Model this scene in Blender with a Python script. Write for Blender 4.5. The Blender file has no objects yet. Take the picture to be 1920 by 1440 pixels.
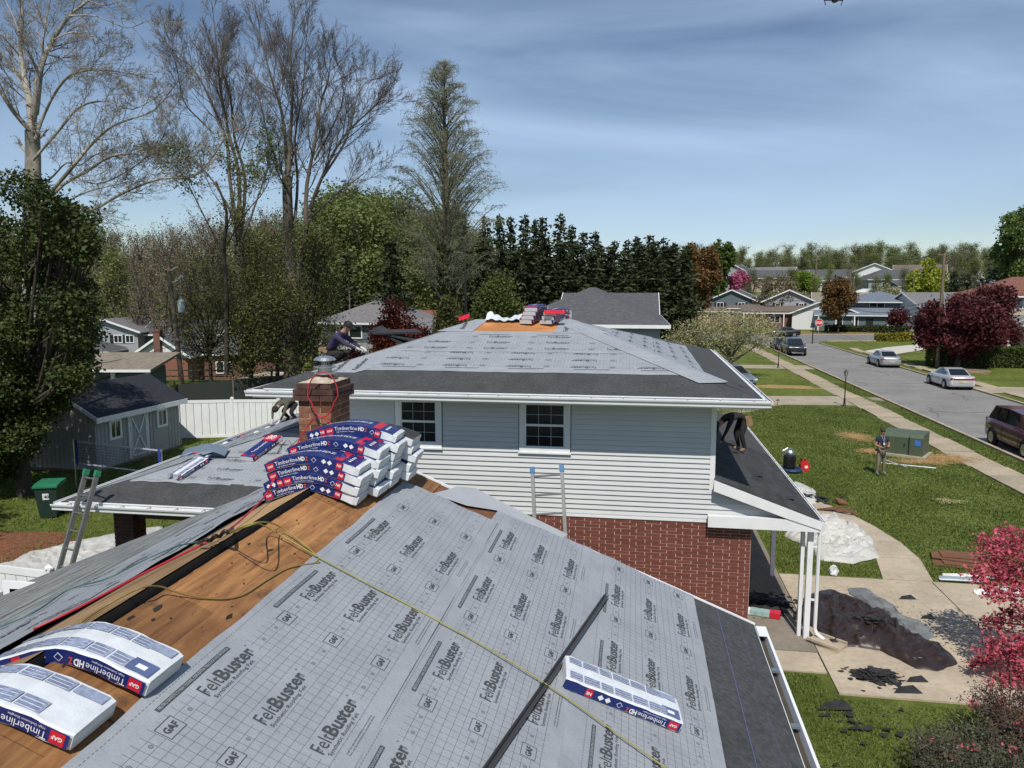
import bpy, bmesh, math, random
import numpy as np
from mathutils import Vector, Matrix, Euler
rad = math.radians
scene = bpy.context.scene
COL = scene.collection

# ---------------------------------------------------------------- camera, light, exposure
CAMZ = 7.1
PITCH = math.atan(180/1440.0); YAW = rad(9.0); FPX = 1440.0
cam_d = bpy.data.cameras.new('camera'); cam = bpy.data.objects.new('camera', cam_d); COL.objects.link(cam)
cam.location = (0, 0, CAMZ); cam.rotation_euler = (math.pi/2-PITCH, 0, YAW)
cam_d.sensor_width = 36; cam_d.lens = 27; cam_d.clip_end = 3000; cam_d.clip_start = .05
scene.camera = cam
scene.view_settings.view_transform = 'Standard'; scene.view_settings.look = 'None'
scene.view_settings.exposure = -0.15; scene.view_settings.gamma = 1
scene.view_settings.use_curve_mapping = False
SUNV = Vector((0.07, -0.575, 0.815)).normalized()
w = bpy.data.worlds.new('World'); scene.world = w; w.use_nodes = True
nt = w.node_tree; nt.nodes.clear()
N = nt.nodes.new; L = nt.links.new
out = N('ShaderNodeOutputWorld'); bg = N('ShaderNodeBackground'); bg.inputs[1].default_value = .1
sky = N('ShaderNodeTexSky'); sky.sky_type = 'NISHITA'; sky.sun_disc = False
sky.sun_elevation = math.asin(SUNV.z); sky.sun_rotation = math.atan2(SUNV.x, SUNV.y)
sky.air_density = .9; sky.dust_density = .0; sky.ozone_density = 1.6; sky.altitude = 100
tc = N('ShaderNodeTexCoord'); mp = N('ShaderNodeMapping')
mp.inputs['Rotation'].default_value = (rad(8), rad(24), rad(20)); mp.inputs['Scale'].default_value = (.8, .8, 3.4)
n1 = N('ShaderNodeTexNoise'); n1.inputs['Scale'].default_value = 1.7; n1.inputs['Detail'].default_value = 10
n1.inputs['Roughness'].default_value = .5; n1.inputs['Distortion'].default_value = 1.1
rp = N('ShaderNodeValToRGB'); rp.color_ramp.elements[0].position = .40; rp.color_ramp.elements[1].position = .76
rp.color_ramp.elements[0].color = (0, 0, 0, 1); rp.color_ramp.elements[1].color = (.62, .62, .62, 1)
mx = N('ShaderNodeMixRGB'); mx.inputs[2].default_value = (6.0, 7.8, 10.6, 1)
L(tc.outputs['Generated'], mp.inputs[0]); L(mp.outputs[0], n1.inputs[0]); L(n1.outputs[0], rp.inputs[0])
L(rp.outputs[0], mx.inputs[0]); L(sky.outputs[0], mx.inputs[1]); L(mx.outputs[0], bg.inputs[0]); L(bg.outputs[0], out.inputs[0])
sd = bpy.data.lights.new('sun', 'SUN'); sd.energy = 5.0; sd.angle = rad(.53); sd.color = (1, .95, .86)
so = bpy.data.objects.new('sun', sd); COL.objects.link(so)
so.rotation_euler = SUNV.to_track_quat('Z', 'Y').to_euler(); so.location = (0, -20, 60)

# ---------------------------------------------------------------- picture -> world
_fw = np.array([-math.sin(YAW)*math.cos(PITCH), math.cos(YAW)*math.cos(PITCH), -math.sin(PITCH)])
_rt = np.array([math.cos(YAW), math.sin(YAW), 0.]); _up = np.cross(_rt, _fw); _C = np.array([0, 0, CAMZ])
def ray(x, y): return _fw*FPX+_rt*(x-960)+_up*(720-y)
def G(x, y, z=0.):
    r = ray(x, y); return Vector(_C+r*((z-CAMZ)/r[2]))
def AY(x, y, Y):
    r = ray(x, y); return Vector(_C+r*(Y/r[1]))
def AX(x, y, X):
    r = ray(x, y); return Vector(_C+r*(X/r[0]))
def plane(x, y, s, z0, x0):
    r = ray(x, y); t = (z0-s*x0-CAMZ)/(r[2]-s*r[0]); return Vector(_C+r*t)
SR = lambda x, y, o=0.: plane(x, y, -.41, 4.97+o, -3.0)      # right slope of the near roof
SL = lambda x, y, o=0.: plane(x, y, .41, 5.07+o, -3.25)      # left slope
def zr(x): return 4.97-.41*(x+3.0)
def zl(x): return 5.07+.41*(x+3.25)
def terr(x, y):
    z = 0.
    def ss(a, b, t):
        t = min(1, max(0, (t-a)/(b-a))); return t*t*(3-2*t)
    if y > 165: z += 6.2*ss(165, 215, y)+4*ss(215, 330, y)
    if x < 0: z += 10*ss(82, 190, y)*ss(5, 60, -x)-2.3*ss(56, 66, y)*ss(8, 16, -x)*(1-ss(80, 130, y))
    return z

# ---------------------------------------------------------------- materials
def nmat(name):
    m = bpy.data.materials.new(name); m.use_nodes = True; t = m.node_tree
    b = t.nodes['Principled BSDF']; return m, t, b
def noise(t, scale, detail=4, coord='Object', stretch=None, rough=.55):
    c = t.nodes.new('ShaderNodeTexCoord'); n = t.nodes.new('ShaderNodeTexNoise')
    n.inputs['Scale'].default_value = scale; n.inputs['Detail'].default_value = detail; n.inputs['Roughness'].default_value = rough
    if stretch:
        m = t.nodes.new('ShaderNodeMapping'); m.inputs['Scale'].default_value = stretch
        t.links.new(c.outputs[coord], m.inputs[0]); t.links.new(m.outputs[0], n.inputs[0])
    else: t.links.new(c.outputs[coord], n.inputs[0])
    return n
def ramp(t, fac, stops):
    r = t.nodes.new('ShaderNodeValToRGB'); e = r.color_ramp.elements
    while len(e) < len(stops): e.new(.5)
    for i, (p, c) in enumerate(stops):
        e[i].position = p; e[i].color = (*c, 1)
    t.links.new(fac, r.inputs[0]); return r
def mixc(t, fac, a, b, mode='MIX'):
    m = t.nodes.new('ShaderNodeMixRGB'); m.blend_type = mode
    for s, v in ((0, fac), (1, a), (2, b)):
        if hasattr(v, 'links'): t.links.new(v, m.inputs[s])
        elif isinstance(v, (int, float)): m.inputs[s].default_value = v
        else: m.inputs[s].default_value = (*v, 1)
    return m.outputs[0]
def mth(t, op, a, b=None):
    m = t.nodes.new('ShaderNodeMath'); m.operation = op
    for s, v in ((0, a), (1, b)):
        if v is None: continue
        if hasattr(v, 'links'): t.links.new(v, m.inputs[s])
        else: m.inputs[s].default_value = v
    return m.outputs[0]
def bumpn(t, b, h, strength=.3, dist=.02):
    bp = t.nodes.new('ShaderNodeBump'); bp.inputs['Strength'].default_value = strength; bp.inputs['Distance'].default_value = dist
    t.links.new(h, bp.inputs['Height']); t.links.new(bp.outputs[0], b.inputs['Normal'])
_mc = {}
def mat(name, col, rough=.7, var=.18, scale=6, metal=0., bump=.0, bdist=.01, coord='Object', stretch=None, col2=None, spec=None, rnd=0., fine=0.):
    if name in _mc: return _mc[name]
    m, t, b = nmat(name); _mc[name] = m
    n = noise(t, scale, 5, coord, stretch)
    c1 = tuple(max(0, v*(1-var)) for v in col); c2 = col2 if col2 else tuple(min(1, v*(1+var)) for v in col)
    o = ramp(t, n.outputs[0], [(.32, c1), (.68, c2)]).outputs[0]
    if fine:
        n2 = noise(t, scale*9, 3, coord, stretch)
        o = mixc(t, 1., o, ramp(t, n2.outputs[0], [(.3, (1-fine,)*3), (.7, (1+fine,)*3)]).outputs[0], 'MULTIPLY')
    if rnd:
        oi = t.nodes.new('ShaderNodeObjectInfo')
        o = mixc(t, 1., o, ramp(t, oi.outputs['Random'], [(0, (1-rnd,)*3), (1, (1+rnd, 1+rnd*.9, 1+rnd*.8))]).outputs[0], 'MULTIPLY')
    t.links.new(o, b.inputs['Base Color'])
    b.inputs['Roughness'].default_value = rough; b.inputs['Metallic'].default_value = metal
    if spec is not None: b.inputs['Specular IOR Level'].default_value = spec
    if bump: bumpn(t, b, n.outputs[0], bump, bdist)
    return m
def leafmat(name, a, b_, trans=.3, scale=.9, rnd=.15):
    if name in _mc: return _mc[name]
    m, t, b = nmat(name); _mc[name] = m
    n = noise(t, scale, 3); n2 = noise(t, scale*14, 1)
    f = mth(t, 'ADD', mth(t, 'MULTIPLY', n.outputs[0], .55), mth(t, 'MULTIPLY', n2.outputs[0], .5))
    o = ramp(t, f, [(.36, a), (.66, b_)]).outputs[0]
    oi = t.nodes.new('ShaderNodeObjectInfo')
    o = mixc(t, 1., o, ramp(t, oi.outputs['Random'], [(0, (1-rnd,)*3), (1, (1+rnd,)*3)]).outputs[0], 'MULTIPLY')
    t.links.new(o, b.inputs['Base Color']); b.inputs['Roughness'].default_value = .55
    b.inputs['Specular IOR Level'].default_value = .25
    tr = t.nodes.new('ShaderNodeBsdfTranslucent'); t.links.new(o, tr.inputs[0])
    ms = t.nodes.new('ShaderNodeMixShader'); ms.inputs[0].default_value = trans
    t.links.new(b.outputs[0], ms.inputs[1]); t.links.new(tr.outputs[0], ms.inputs[2])
    t.links.new(ms.outputs[0], t.nodes['Material Output'].inputs[0])
    return m

# ---------------------------------------------------------------- object helpers
class MB:
    def __init__(s): s.v = []; s.f = []; s.m = []; s.cur = 0
    def add(s, vs, fs, mi=None):
        o = len(s.v); s.v += [tuple(p) for p in vs]; s.f += [tuple(i+o for i in f) for f in fs]
        s.m += [s.cur if mi is None else mi]*len(fs)
    def box(s, c, d, rot=None, mi=None, M=None):
        x, y, z = d[0]/2, d[1]/2, d[2]/2
        vs = [Vector((a*x, b*y, e*z)) for e in (-1, 1) for b in (-1, 1) for a in (-1, 1)]
        if rot is not None: R = Euler(rot).to_matrix(); vs = [R@v for v in vs]
        vs = [v+Vector(c) for v in vs]
        if M: vs = [M@v for v in vs]
        s.add(vs, [(0, 2, 3, 1), (4, 5, 7, 6), (0, 1, 5, 4), (2, 6, 7, 3), (0, 4, 6, 2), (1, 3, 7, 5)], mi)
    def bx(s, x0, x1, y0, y1, z0, z1, mi=None): s.box(((x0+x1)/2, (y0+y1)/2, (z0+z1)/2), (x1-x0, y1-y0, z1-z0), mi=mi)
    def bar(s, a, b, w, h, mi=None, upv=(0, 0, 1)):
        a = Vector(a); b = Vector(b); d = (b-a); l = d.length; d.normalize(); u = Vector(upv)
        if abs(d.dot(u)) > .98: u = Vector((0, 1, 0))
        sd_ = d.cross(u).normalized(); u = sd_.cross(d)
        vs = [p+sd_*i*w/2+u*j*h/2 for p in (a, b) for j in (-1, 1) for i in (-1, 1)]
        s.add(vs, [(0, 2, 3, 1), (4, 5, 7, 6), (0, 1, 5, 4), (2, 6, 7, 3), (0, 4, 6, 2), (1, 3, 7, 5)], mi)
    def tube(s, pts, r, n=6, mi=None, cap=True):
        pts = [Vector(p) for p in pts]; rs = r if hasattr(r, '__len__') else [r]*len(pts)
        vs = []; u = None
        for i, p in enumerate(pts):
            d = (pts[min(i+1, len(pts)-1)]-pts[max(i-1, 0)]).normalized()
            if u is None: u = d.cross(Vector((0, 0, 1)) if abs(d.z) < .9 else Vector((1, 0, 0))).normalized()
            else: u = (u-d*u.dot(d)).normalized()
            v = d.cross(u)
            vs += [p+(u*math.cos(k*2*math.pi/n)+v*math.sin(k*2*math.pi/n))*rs[i] for k in range(n)]
        fs = [(i*n+k, i*n+(k+1) % n, (i+1)*n+(k+1) % n, (i+1)*n+k) for i in range(len(pts)-1) for k in range(n)]
        if cap: fs += [tuple(range(n))[::-1], tuple((len(pts)-1)*n+k for k in range(n))]
        s.add(vs, fs, mi)
    def lathe(s, prof, c=(0, 0, 0), n=16, axis='z', mi=None, sx=1, sy=1):
        vs = []
        for r, z in prof:
            for k in range(n):
                a = k*2*math.pi/n; p = Vector((r*math.cos(a)*sx, r*math.sin(a)*sy, z))
                if axis == 'x': p = Vector((p.z, p.x, p.y))
                if axis == 'y': p = Vector((p.x, p.z, p.y))
                vs.append(p+Vector(c))
        fs = [(i*n+k, i*n+(k+1) % n, (i+1)*n+(k+1) % n, (i+1)*n+k) for i in range(len(prof)-1) for k in range(n)]
        fs += [tuple(range(n))[::-1], tuple((len(prof)-1)*n+k for k in range(n))]
        s.add(vs, fs, mi)
    def prism(s, poly, z0, z1, mi=None):
        n = len(poly); vs = [(p[0], p[1], z0) for p in poly]+[(p[0], p[1], z1) for p in poly]
        s.add(vs, [tuple(range(n))[::-1], tuple(range(n, 2*n))]+[(i, (i+1) % n, n+(i+1) % n, n+i) for i in range(n)], mi)
    def prismy(s, poly, y0, y1, mi=None):      # polygon in x,z extruded along y
        n = len(poly); vs = [(p[0], y0, p[1]) for p in poly]+[(p[0], y1, p[1]) for p in poly]
        s.add(vs, [tuple(range(n)), tuple(range(n, 2*n))[::-1]]+[(i, n+i, n+(i+1) % n, (i+1) % n) for i in range(n)], mi)
    def prismx(s, poly, x0, x1, mi=None):      # polygon in y,z extruded along x
        n = len(poly); vs = [(x0, p[0], p[1]) for p in poly]+[(x1, p[0], p[1]) for p in poly]
        s.add(vs, [tuple(range(n))[::-1], tuple(range(n, 2*n))]+[(i, (i+1) % n, n+(i+1) % n, n+i) for i in range(n)], mi)
    def mesh(s, name, mats, smooth=False):
        me = bpy.data.meshes.new(name); me.from_pydata(s.v, [], s.f)
        if not isinstance(mats, (list, tuple)): mats = [mats]
        for m in mats: me.materials.append(m)
        if len(mats) > 1: me.polygons.foreach_set('material_index', s.m)
        if smooth: me.polygons.foreach_set('use_smooth', [True]*len(me.polygons))
        me.update(); return me
    def build(s, name, mats, parent=None, smooth=False, **k):
        return obj(name, s.mesh(name, mats, smooth), parent, **k)
def obj(name, me, parent=None, loc=None, label=None, cat=None, group=None, kind=None):
    o = bpy.data.objects.new(name, me); COL.objects.link(o)
    if parent: o.parent = parent
    if loc is not None: o.location = loc
    if label: o['label'] = label
    if cat: o['category'] = cat
    if group: o['group'] = group
    if kind: o['kind'] = kind
    return o
def thing(name, label, cat, loc=(0, 0, 0), rz=0, group=None):
    o = obj(name, None, None, loc, label, cat, group); o.rotation_euler = (0, 0, rz); o.empty_display_size = .2; return o
def copy_tree(o, parent=None):
    c = o.copy(); COL.objects.link(c)
    if parent: c.parent = parent
    for ch in list(o.children): copy_tree(ch, c)
    return c
def npmesh(name, V, Q, mats, mi=None, smooth=False):
    me = bpy.data.meshes.new(name); V = np.asarray(V, np.float32); Q = np.asarray(Q, np.int32); k = Q.shape[1]
    me.vertices.add(len(V)); me.vertices.foreach_set('co', V.ravel())
    me.loops.add(Q.size); me.loops.foreach_set('vertex_index', Q.ravel())
    me.polygons.add(len(Q)); me.polygons.foreach_set('loop_start', np.arange(0, Q.size, k, dtype=np.int32))
    try: me.polygons.foreach_set('loop_total', np.full(len(Q), k, np.int32))
    except Exception: pass
    for m in (mats if isinstance(mats, (list, tuple)) else [mats]): me.materials.append(m)
    if mi is not None: me.polygons.foreach_set('material_index', np.asarray(mi, np.int32))
    if smooth: me.polygons.foreach_set('use_smooth', np.ones(len(Q), bool))
    me.update(calc_edges=True); return me

# lettering as thin flat meshes
_tx = {}
def text2d(s, bold=0., shear=0.):
    k = (s, bold, shear)
    if k in _tx: return _tx[k]
    c = bpy.data.curves.new('t', 'FONT'); c.body = s; c.size = 1; c.offset = bold; c.shear = shear; c.resolution_u = 2
    c.align_x = 'LEFT'; c.fill_mode = 'FRONT'
    o = bpy.data.objects.new('t', c)
    me = bpy.data.meshes.new_from_object(o)
    v = np.array([tuple(p.co)[:2] for p in me.vertices]); f = [tuple(p.vertices) for p in me.polygons]
    bpy.data.objects.remove(o); bpy.data.meshes.remove(me)
    v[:, 0] -= v[:, 0].min(); _tx[k] = (v, f); return _tx[k]
def put_text(mb, s, x, y, h=None, width=None, bold=0., rot=0, mp_=None, mi=None, squeeze=1.):
    """lettering with its lower left corner at (x,y) in a flat x,y plane; mp_ maps (x,y) to a point"""
    v, f = text2d(s, bold); wd = v[:, 0].max(); sc = (width/wd) if width else h/.73
    sy = h/.73 if (h and width) else sc
    P = v*np.array([sc*squeeze, sy])
    if rot == 180: P = np.array([wd*sc*squeeze, h/.73*.73 if h else sy*.73])-P
    P = P+np.array([x, y])
    mb.add([mp_(a, b) for a, b in P], f, mi)
    return wd*sc*squeeze

random.seed(7); RNG = np.random.default_rng(11)
white = mat('white_vinyl', (.74, .75, .76), .45, .05, 3)
white_dirty = mat('weathered_white', (.62, .63, .62), .5, .15, 5)
M_glass = mat('window_glass', (.015, .02, .024), .08, .3, .8, spec=.6)
M_dark = mat('dark_void', (.012, .012, .013), .9, .2)
M_metal = mat('galvanised_metal', (.55, .57, .58), .32, .12, 6, metal=.85)
M_alu = mat('ladder_aluminium', (.16, .165, .165), .45, .12, 9, metal=.35)
M_black = mat('black_plastic', (.018, .018, .02), .45, .2)
M_wood = mat('weathered_wood', (.17, .12, .085), .85, .3, 3, stretch=(6, 6, .6), bump=.3)
# asphalt-like starter strip (dark felt)
M_start = mat('starter_strip', (.047, .049, .052), .93, .18, 2.2, bump=.25, bdist=.003, fine=.35)
M_shing = mat('dark_shingle', (.03, .032, .036), .93, .35, 5, stretch=(1, 2.2, 1), fine=.4)
M_brickC = mat('brick_red', (.15, .043, .030), .85, .16, 9, rnd=.14, bump=.2, fine=.15)
M_mortar = mat('mortar', (.52, .34, .27), .95, .1, 12)
M_concrete = mat('concrete', (.40, .335, .25), .9, .13, .9, fine=.12, bump=.1)
M_walk = mat('old_concrete', (.33, .28, .205), .9, .16, .7, fine=.14)
# ================================================================ GROUND, ROADS
def ss(a, b, t):
    t = min(1, max(0, (t-a)/(b-a))); return t*t*(3-2*t)
xs = sorted(set([-600, -400, -300, -220]+list(range(-160, 161, 5))+[220, 300, 400, 600])); ys = sorted(set([-200, -60]+list(range(-20, 361, 5))+[450, 600, 900, 1500]))
V = [(x, y, terr(x, y)) for y in ys for x in xs]; nx = len(xs)
F_ = [(j*nx+i, j*nx+i+1, (j+1)*nx+i+1, (j+1)*nx+i) for j in range(len(ys)-1) for i in range(nx-1)]
m, t, b = nmat('lawn'); _mc['lawn'] = m
n1 = noise(t, .22, 4); n2 = noise(t, 2.6, 5); n3 = noise(t, 38, 4, rough=.7)
c = ramp(t, n1.outputs[0], [(.3, (.078, .112, .026)), (.7, (.14, .175, .048))]).outputs[0]
c = mixc(t, 1., c, ramp(t, n2.outputs[0], [(.3, (.62, .70, .56)), (.7, (1.45, 1.28, 1.25))]).outputs[0], 'MULTIPLY')
c = mixc(t, 1., c, ramp(t, n3.outputs[0], [(.3, (.45, .48, .42)), (.72, (1.6, 1.5, 1.45))]).outputs[0], 'MULTIPLY')
t.links.new(c, b.inputs['Base Color']); b.inputs['Roughness'].default_value = .95; b.inputs['Specular IOR Level'].default_value = .1
bumpn(t, b, n3.outputs[0], .7, .06)
me = bpy.data.meshes.new('ground'); me.from_pydata(V, [], F_); me.materials.append(m)
obj('ground', me, kind='structure')

M_road = mat('road_asphalt', (.20, .193, .185), .92, .12, .35, col2=(.235, .225, .215), fine=.13)
M_road2 = mat('cross_street_asphalt', (.17, .168, .166), .92, .1, .3, fine=.12)
M_curb = mat('kerb_stone', (.37, .30, .21), .9, .18, 1.5)
def sheet(name, poly, z, m, kind='structure', label=None, parent=None):
    mb = MB(); mb.add([(p[0], p[1], z) for p in poly], [tuple(range(len(poly)))]); return mb.build(name, m, parent, kind=kind, label=label)
sheet('road', [(16, -20), (23.6, -20), (23.6, 104), (24.5, 108), (16.0, 108)], .008, M_road)
sheet('cross_street', [(-70, 106), (16, 108), (24.5, 108), (110, 132), (110, 144), (30, 123.5), (-70, 119)], .012, M_road2)
# road cracks and tar seams
mb = MB(); R_ = random.Random(3)
for k in range(9):
    x = 16.4+R_.random()*6.5; y = 38+k*7; P = []
    for i in range(12): P.append((x, y)); x += R_.uniform(-.25, .3); y += R_.uniform(.1, .55)
    for a, b2 in zip(P, P[1:]): mb.bar((a[0], a[1], .013), (b2[0], b2[1], .013), .03, .004)
for y in (47, 61, 78, 93):
    P = [(16.2+i*.75, y+R_.uniform(-.25, .25)) for i in range(10)]
    for a, b2 in zip(P, P[1:]): mb.bar((a[0], a[1], .013), (b2[0], b2[1], .013), .035, .004)
mb.build('tar_seam', mat('tar', (.06, .06, .06), .8), kind='stuff', label=None)
# kerbs
mb = MB()
for x0, x1 in ((15.82, 16.0), (23.6, 23.78)):
    for y in np.arange(-18, 104, 3.05): mb.bx(x0, x1, y, y+3.03, -.05, .115)
mb.build('kerb', M_curb, kind='structure')
mb = MB(); mb.bar((-70, 119.1, .04), (30, 123.6, .04), .2, .2); mb.bar((30, 123.6, .04), (110, 144.1, .04), .2, .2)
mb.bar((25.5, 107.9, .04), (110, 131.9, .04), .2, .2); mb.build('far_kerb', M_curb, kind='structure')
def structE(name):
    o = bpy.data.objects.new(name, None); COL.objects.link(o); o['kind'] = 'structure'; return o
def slabs(name, x0, x1, y0, y1, step, m, z=.03):
    p = structE(name); R_ = random.Random(5)
    mb = MB(); mb.bx(x0+.01, x1-.01, -step/2+.012, step/2-.012, -.06, .0); me = mb.mesh('paving_slab', m)
    y = y0+step/2
    while y < y1:
        o = obj('paving_slab', me, p, ((0), y, z+R_.uniform(0, .012))); o.rotation_euler = (R_.uniform(-.003, .003), R_.uniform(-.003, .003), 0); y += step
    return p
M_walkr = mat('sidewalk_concrete', (.34, .285, .205), .9, .14, .8, fine=.14, rnd=.12)
slabs('sidewalk', 13.35, 14.75, 16, 104, 1.5, M_walkr)
slabs('far_sidewalk', 24.9, 25.9, 40, 96, 1.5, M_walkr)
M_pale = mat('pale_concrete', (.50, .47, .42), .9, .06, 1)
# front path of the neighbour, its verge apron, driveway further on, paths on the far side
sheet('path', [(2, 43.5), (5.2, 44.0), (6.9, 45.5), (8.2, 47.6), (9.2, 48.5), (13.35, 48.8), (13.35, 52.9), (9, 52.3), (6, 51.6), (2, 51)], .02, M_walk)
sheet('driveway_apron', [(14.75, 48.2), (15.8, 48.2), (15.8, 52.8), (14.75, 52.8)], .02, M_walk)
sheet('neighbour_driveway', [(5, 70.2), (15.8, 70.4), (15.8, 73.8), (5, 73.4)], .02, M_walk)
sheet('far_path', [(23.8, 56), (60, 58.5), (60, 61), (23.8, 59.6)], .035, M_walk)
sheet('corner_path', [(25.9, 88), (28, 88), (40, 104), (37, 105.5), (30, 98), (25.9, 92)], .035, M_pale)
sheet('side_drive', [(36, 103), (60, 93), (60, 97), (40, 107)], .03, M_pale)
# our driveway and curved walk: separate slabs with joints
p = structE('driveway')
xj = [3.68, 7.25, 11.2, 15.8]; yj = [13.45, 16.35, 19.25]
for i in range(3):
    for j in range(2):
        mb = MB(); g = .012
        poly = [(xj[i]+g, yj[j]+g), (xj[i+1]-g, yj[j]+g), (xj[i+1]-g, yj[j+1]-g), (xj[i]+g, yj[j+1]-g)]
        mb.prism(poly, -.08, .035); mb.build('paving_slab', M_concrete, p)
mb = MB(); mb.bx(1.4, 3.67, 15.0, 28, -.08, .045); mb.build('porch_slab', mat('porch_concrete', (.20, .175, .14), .9, .15, 1.5, fine=.15), p)
mb = MB(); mb.bx(1.9, 3.66, 14.2, 14.985, -.08, .03); mb.build('paving_slab', M_concrete, p)
p = structE('curved_walk')
cl = [(6.15, 7.3, 19.27), (6.45, 7.55, 20.9), (6.4, 7.5, 22.2), (6.1, 7.25, 23.6), (5.5, 6.8, 25.2), (4.6, 5.9, 26.8), (3.7, 5.2, 28.4)]
for a, b2 in zip(cl, cl[1:]):
    mb = MB(); mb.prism([(a[0], a[2]+.012), (a[1], a[2]+.012), (b2[1], b2[2]-.012), (b2[0], b2[2]-.012)], -.06, .03); mb.build('paving_slab', M_concrete, p)
# straw and bare patches
M_straw = mat('straw', (.42, .27, .11), .95, .3, 6, bump=.6, bdist=.03, fine=.35)
def blob(name, cx, cy, rx, ry, z, m, seed, **k):
    R_ = random.Random(seed); n = 26; ph = [R_.uniform(0, 6.28) for _ in range(4)]
    vs = [(cx, cy, z+.012)]
    for ring, rr in ((1, .55), (2, 1.)):
        for i in range(n):
            a = i*2*math.pi/n; q = rr*(1+(.16*math.sin(3*a+ph[0])+.12*math.sin(5*a+ph[1])+.1*math.sin(9*a+ph[2])+R_.uniform(-.06, .06))*(ring == 2))
            vs.append((cx+rx*q*math.cos(a), cy+ry*q*math.sin(a), z+(.012 if ring == 1 else 0)))
    fs = [(0, 1+i, 1+(i+1) % n) for i in range(n)]+[(1+i, 1+n+i, 1+n+(i+1) % n, 1+(i+1) % n) for i in range(n)]
    mb = MB(); mb.add(vs, fs); return mb.build(name, m, **k)
def scatter_straw(cx, cy, rx, ry, n, seed):
    R_ = np.random.default_rng(seed); a = R_.uniform(0, 6.283, n); r = R_.normal(0, .55, n); x = cx+rx*r*np.cos(a); y = cy+ry*r*np.sin(a)
    th = R_.uniform(0, 3.14, n); l = R_.uniform(.05, .14, n); z = R_.uniform(.02, .06, n)
    dx = np.cos(th)*l; dy = np.sin(th)*l; ex = -np.sin(th)*.008; ey = np.cos(th)*.008
    V = np.stack([np.stack([x-dx-ex, y-dy-ey, z], 1), np.stack([x+dx-ex, y+dy-ey, z+.01], 1), np.stack([x+dx+ex, y+dy+ey, z+.01], 1), np.stack([x-dx+ex, y-dy+ey, z], 1)], 1).reshape(-1, 3)
    return V
Vs = [scatter_straw(cx, cy, rx, ry, n, i) for i, (cx, cy, rx, ry, n) in enumerate([(12.9, 34.0, 1.3, .9, 2200), (10.6, 38.3, .9, 1.4, 1500), (10.3, 34.9, .5, .6, 500), (11.6, 33.0, 1.6, .5, 900)])]
V = np.concatenate(Vs); obj('straw', npmesh('straw', V, np.arange(len(V)).reshape(-1, 4), M_straw), kind='stuff')
blob('straw_patch', 12.6, 34.0, 1.0, .75, .006, M_straw, 1, kind='stuff'); blob('straw_patch', 10.6, 38.3, .7, 1.0, .006, M_straw, 2, kind='stuff')
blob('sand_patch', 10.6, 27.1, .5, .36, .006, mat('sand', (.42, .33, .21), .95, .2, 8), 4, kind='stuff')
blob('dry_grass_patch', 10.6, 57.5, 2.6, 1.0, .006, mat('dry_grass', (.30, .2, .07), .95, .3, 4, fine=.3), 5, kind='stuff')
blob('dry_grass_patch', 30.5, 130, 10, 1.6, .02, mat('dry_grass', (.3, .2, .07)), 6, kind='stuff')
blob('bare_soil', 28.6, 73.5, 1.6, 5.2, .006, mat('soil', (.22, .15, .09), .95, .3, 2), 9, kind='stuff')

# grass blades on the lawn in view
def blades(n, x0, x1, y0, y1, h, seed, excl):
    R_ = np.random.default_rng(seed); x = R_.uniform(x0, x1, n); y = y0+(y1-y0)*R_.uniform(0, 1, n)**1.5
    keep = np.ones(n, bool)
    for a, b_, c_, d in excl: keep &= ~((x > a) & (x < b_) & (y > c_) & (y < d))
    cw = (y > 19.27) & (y < 28.4) & (x > np.interp(y, [q[2] for q in cl], [q[0] for q in cl])) & (x < np.interp(y, [q[2] for q in cl], [q[1] for q in cl]))
    keep &= ~cw
    x, y = x[keep], y[keep]; n = len(x); th = R_.uniform(0, 6.28, n); wv = .009+.0007*(y-8); hh = h*R_.uniform(.5, 1.3, n)*(1+.5*np.sin(x*1.7)*np.sin(y*1.3))
    lx = R_.normal(0, .03, n); ly = R_.normal(0, .03, n); dx = np.cos(th)*wv; dy = np.sin(th)*wv; z0 = np.zeros(n)
    V = np.stack([np.stack([x-dx, y-dy, z0], 1), np.stack([x+dx, y+dy, z0], 1), np.stack([x+lx, y+ly, hh], 1)], 1).reshape(-1, 3)
    return V
M_blade = leafmat('grass_blade', (.082, .122, .024), (.18, .22, .058), .3, .5)
V = np.concatenate([blades(330000, 1.8, 13.3, 8, 48, .055, 1, [(3.5, 15.9, 13.3, 19.4), (1.2, 3.75, 14.1, 28)]),
                    blades(40000, 14.8, 15.8, 16, 60, .05, 2, []), blades(60000, -24, -8.5, 14, 33, .06, 3, [])])
obj('grass', npmesh('grass', V, np.arange(len(V)).reshape(-1, 3), M_blade), kind='stuff', label='short green lawn grass beside the sidewalk')

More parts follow.
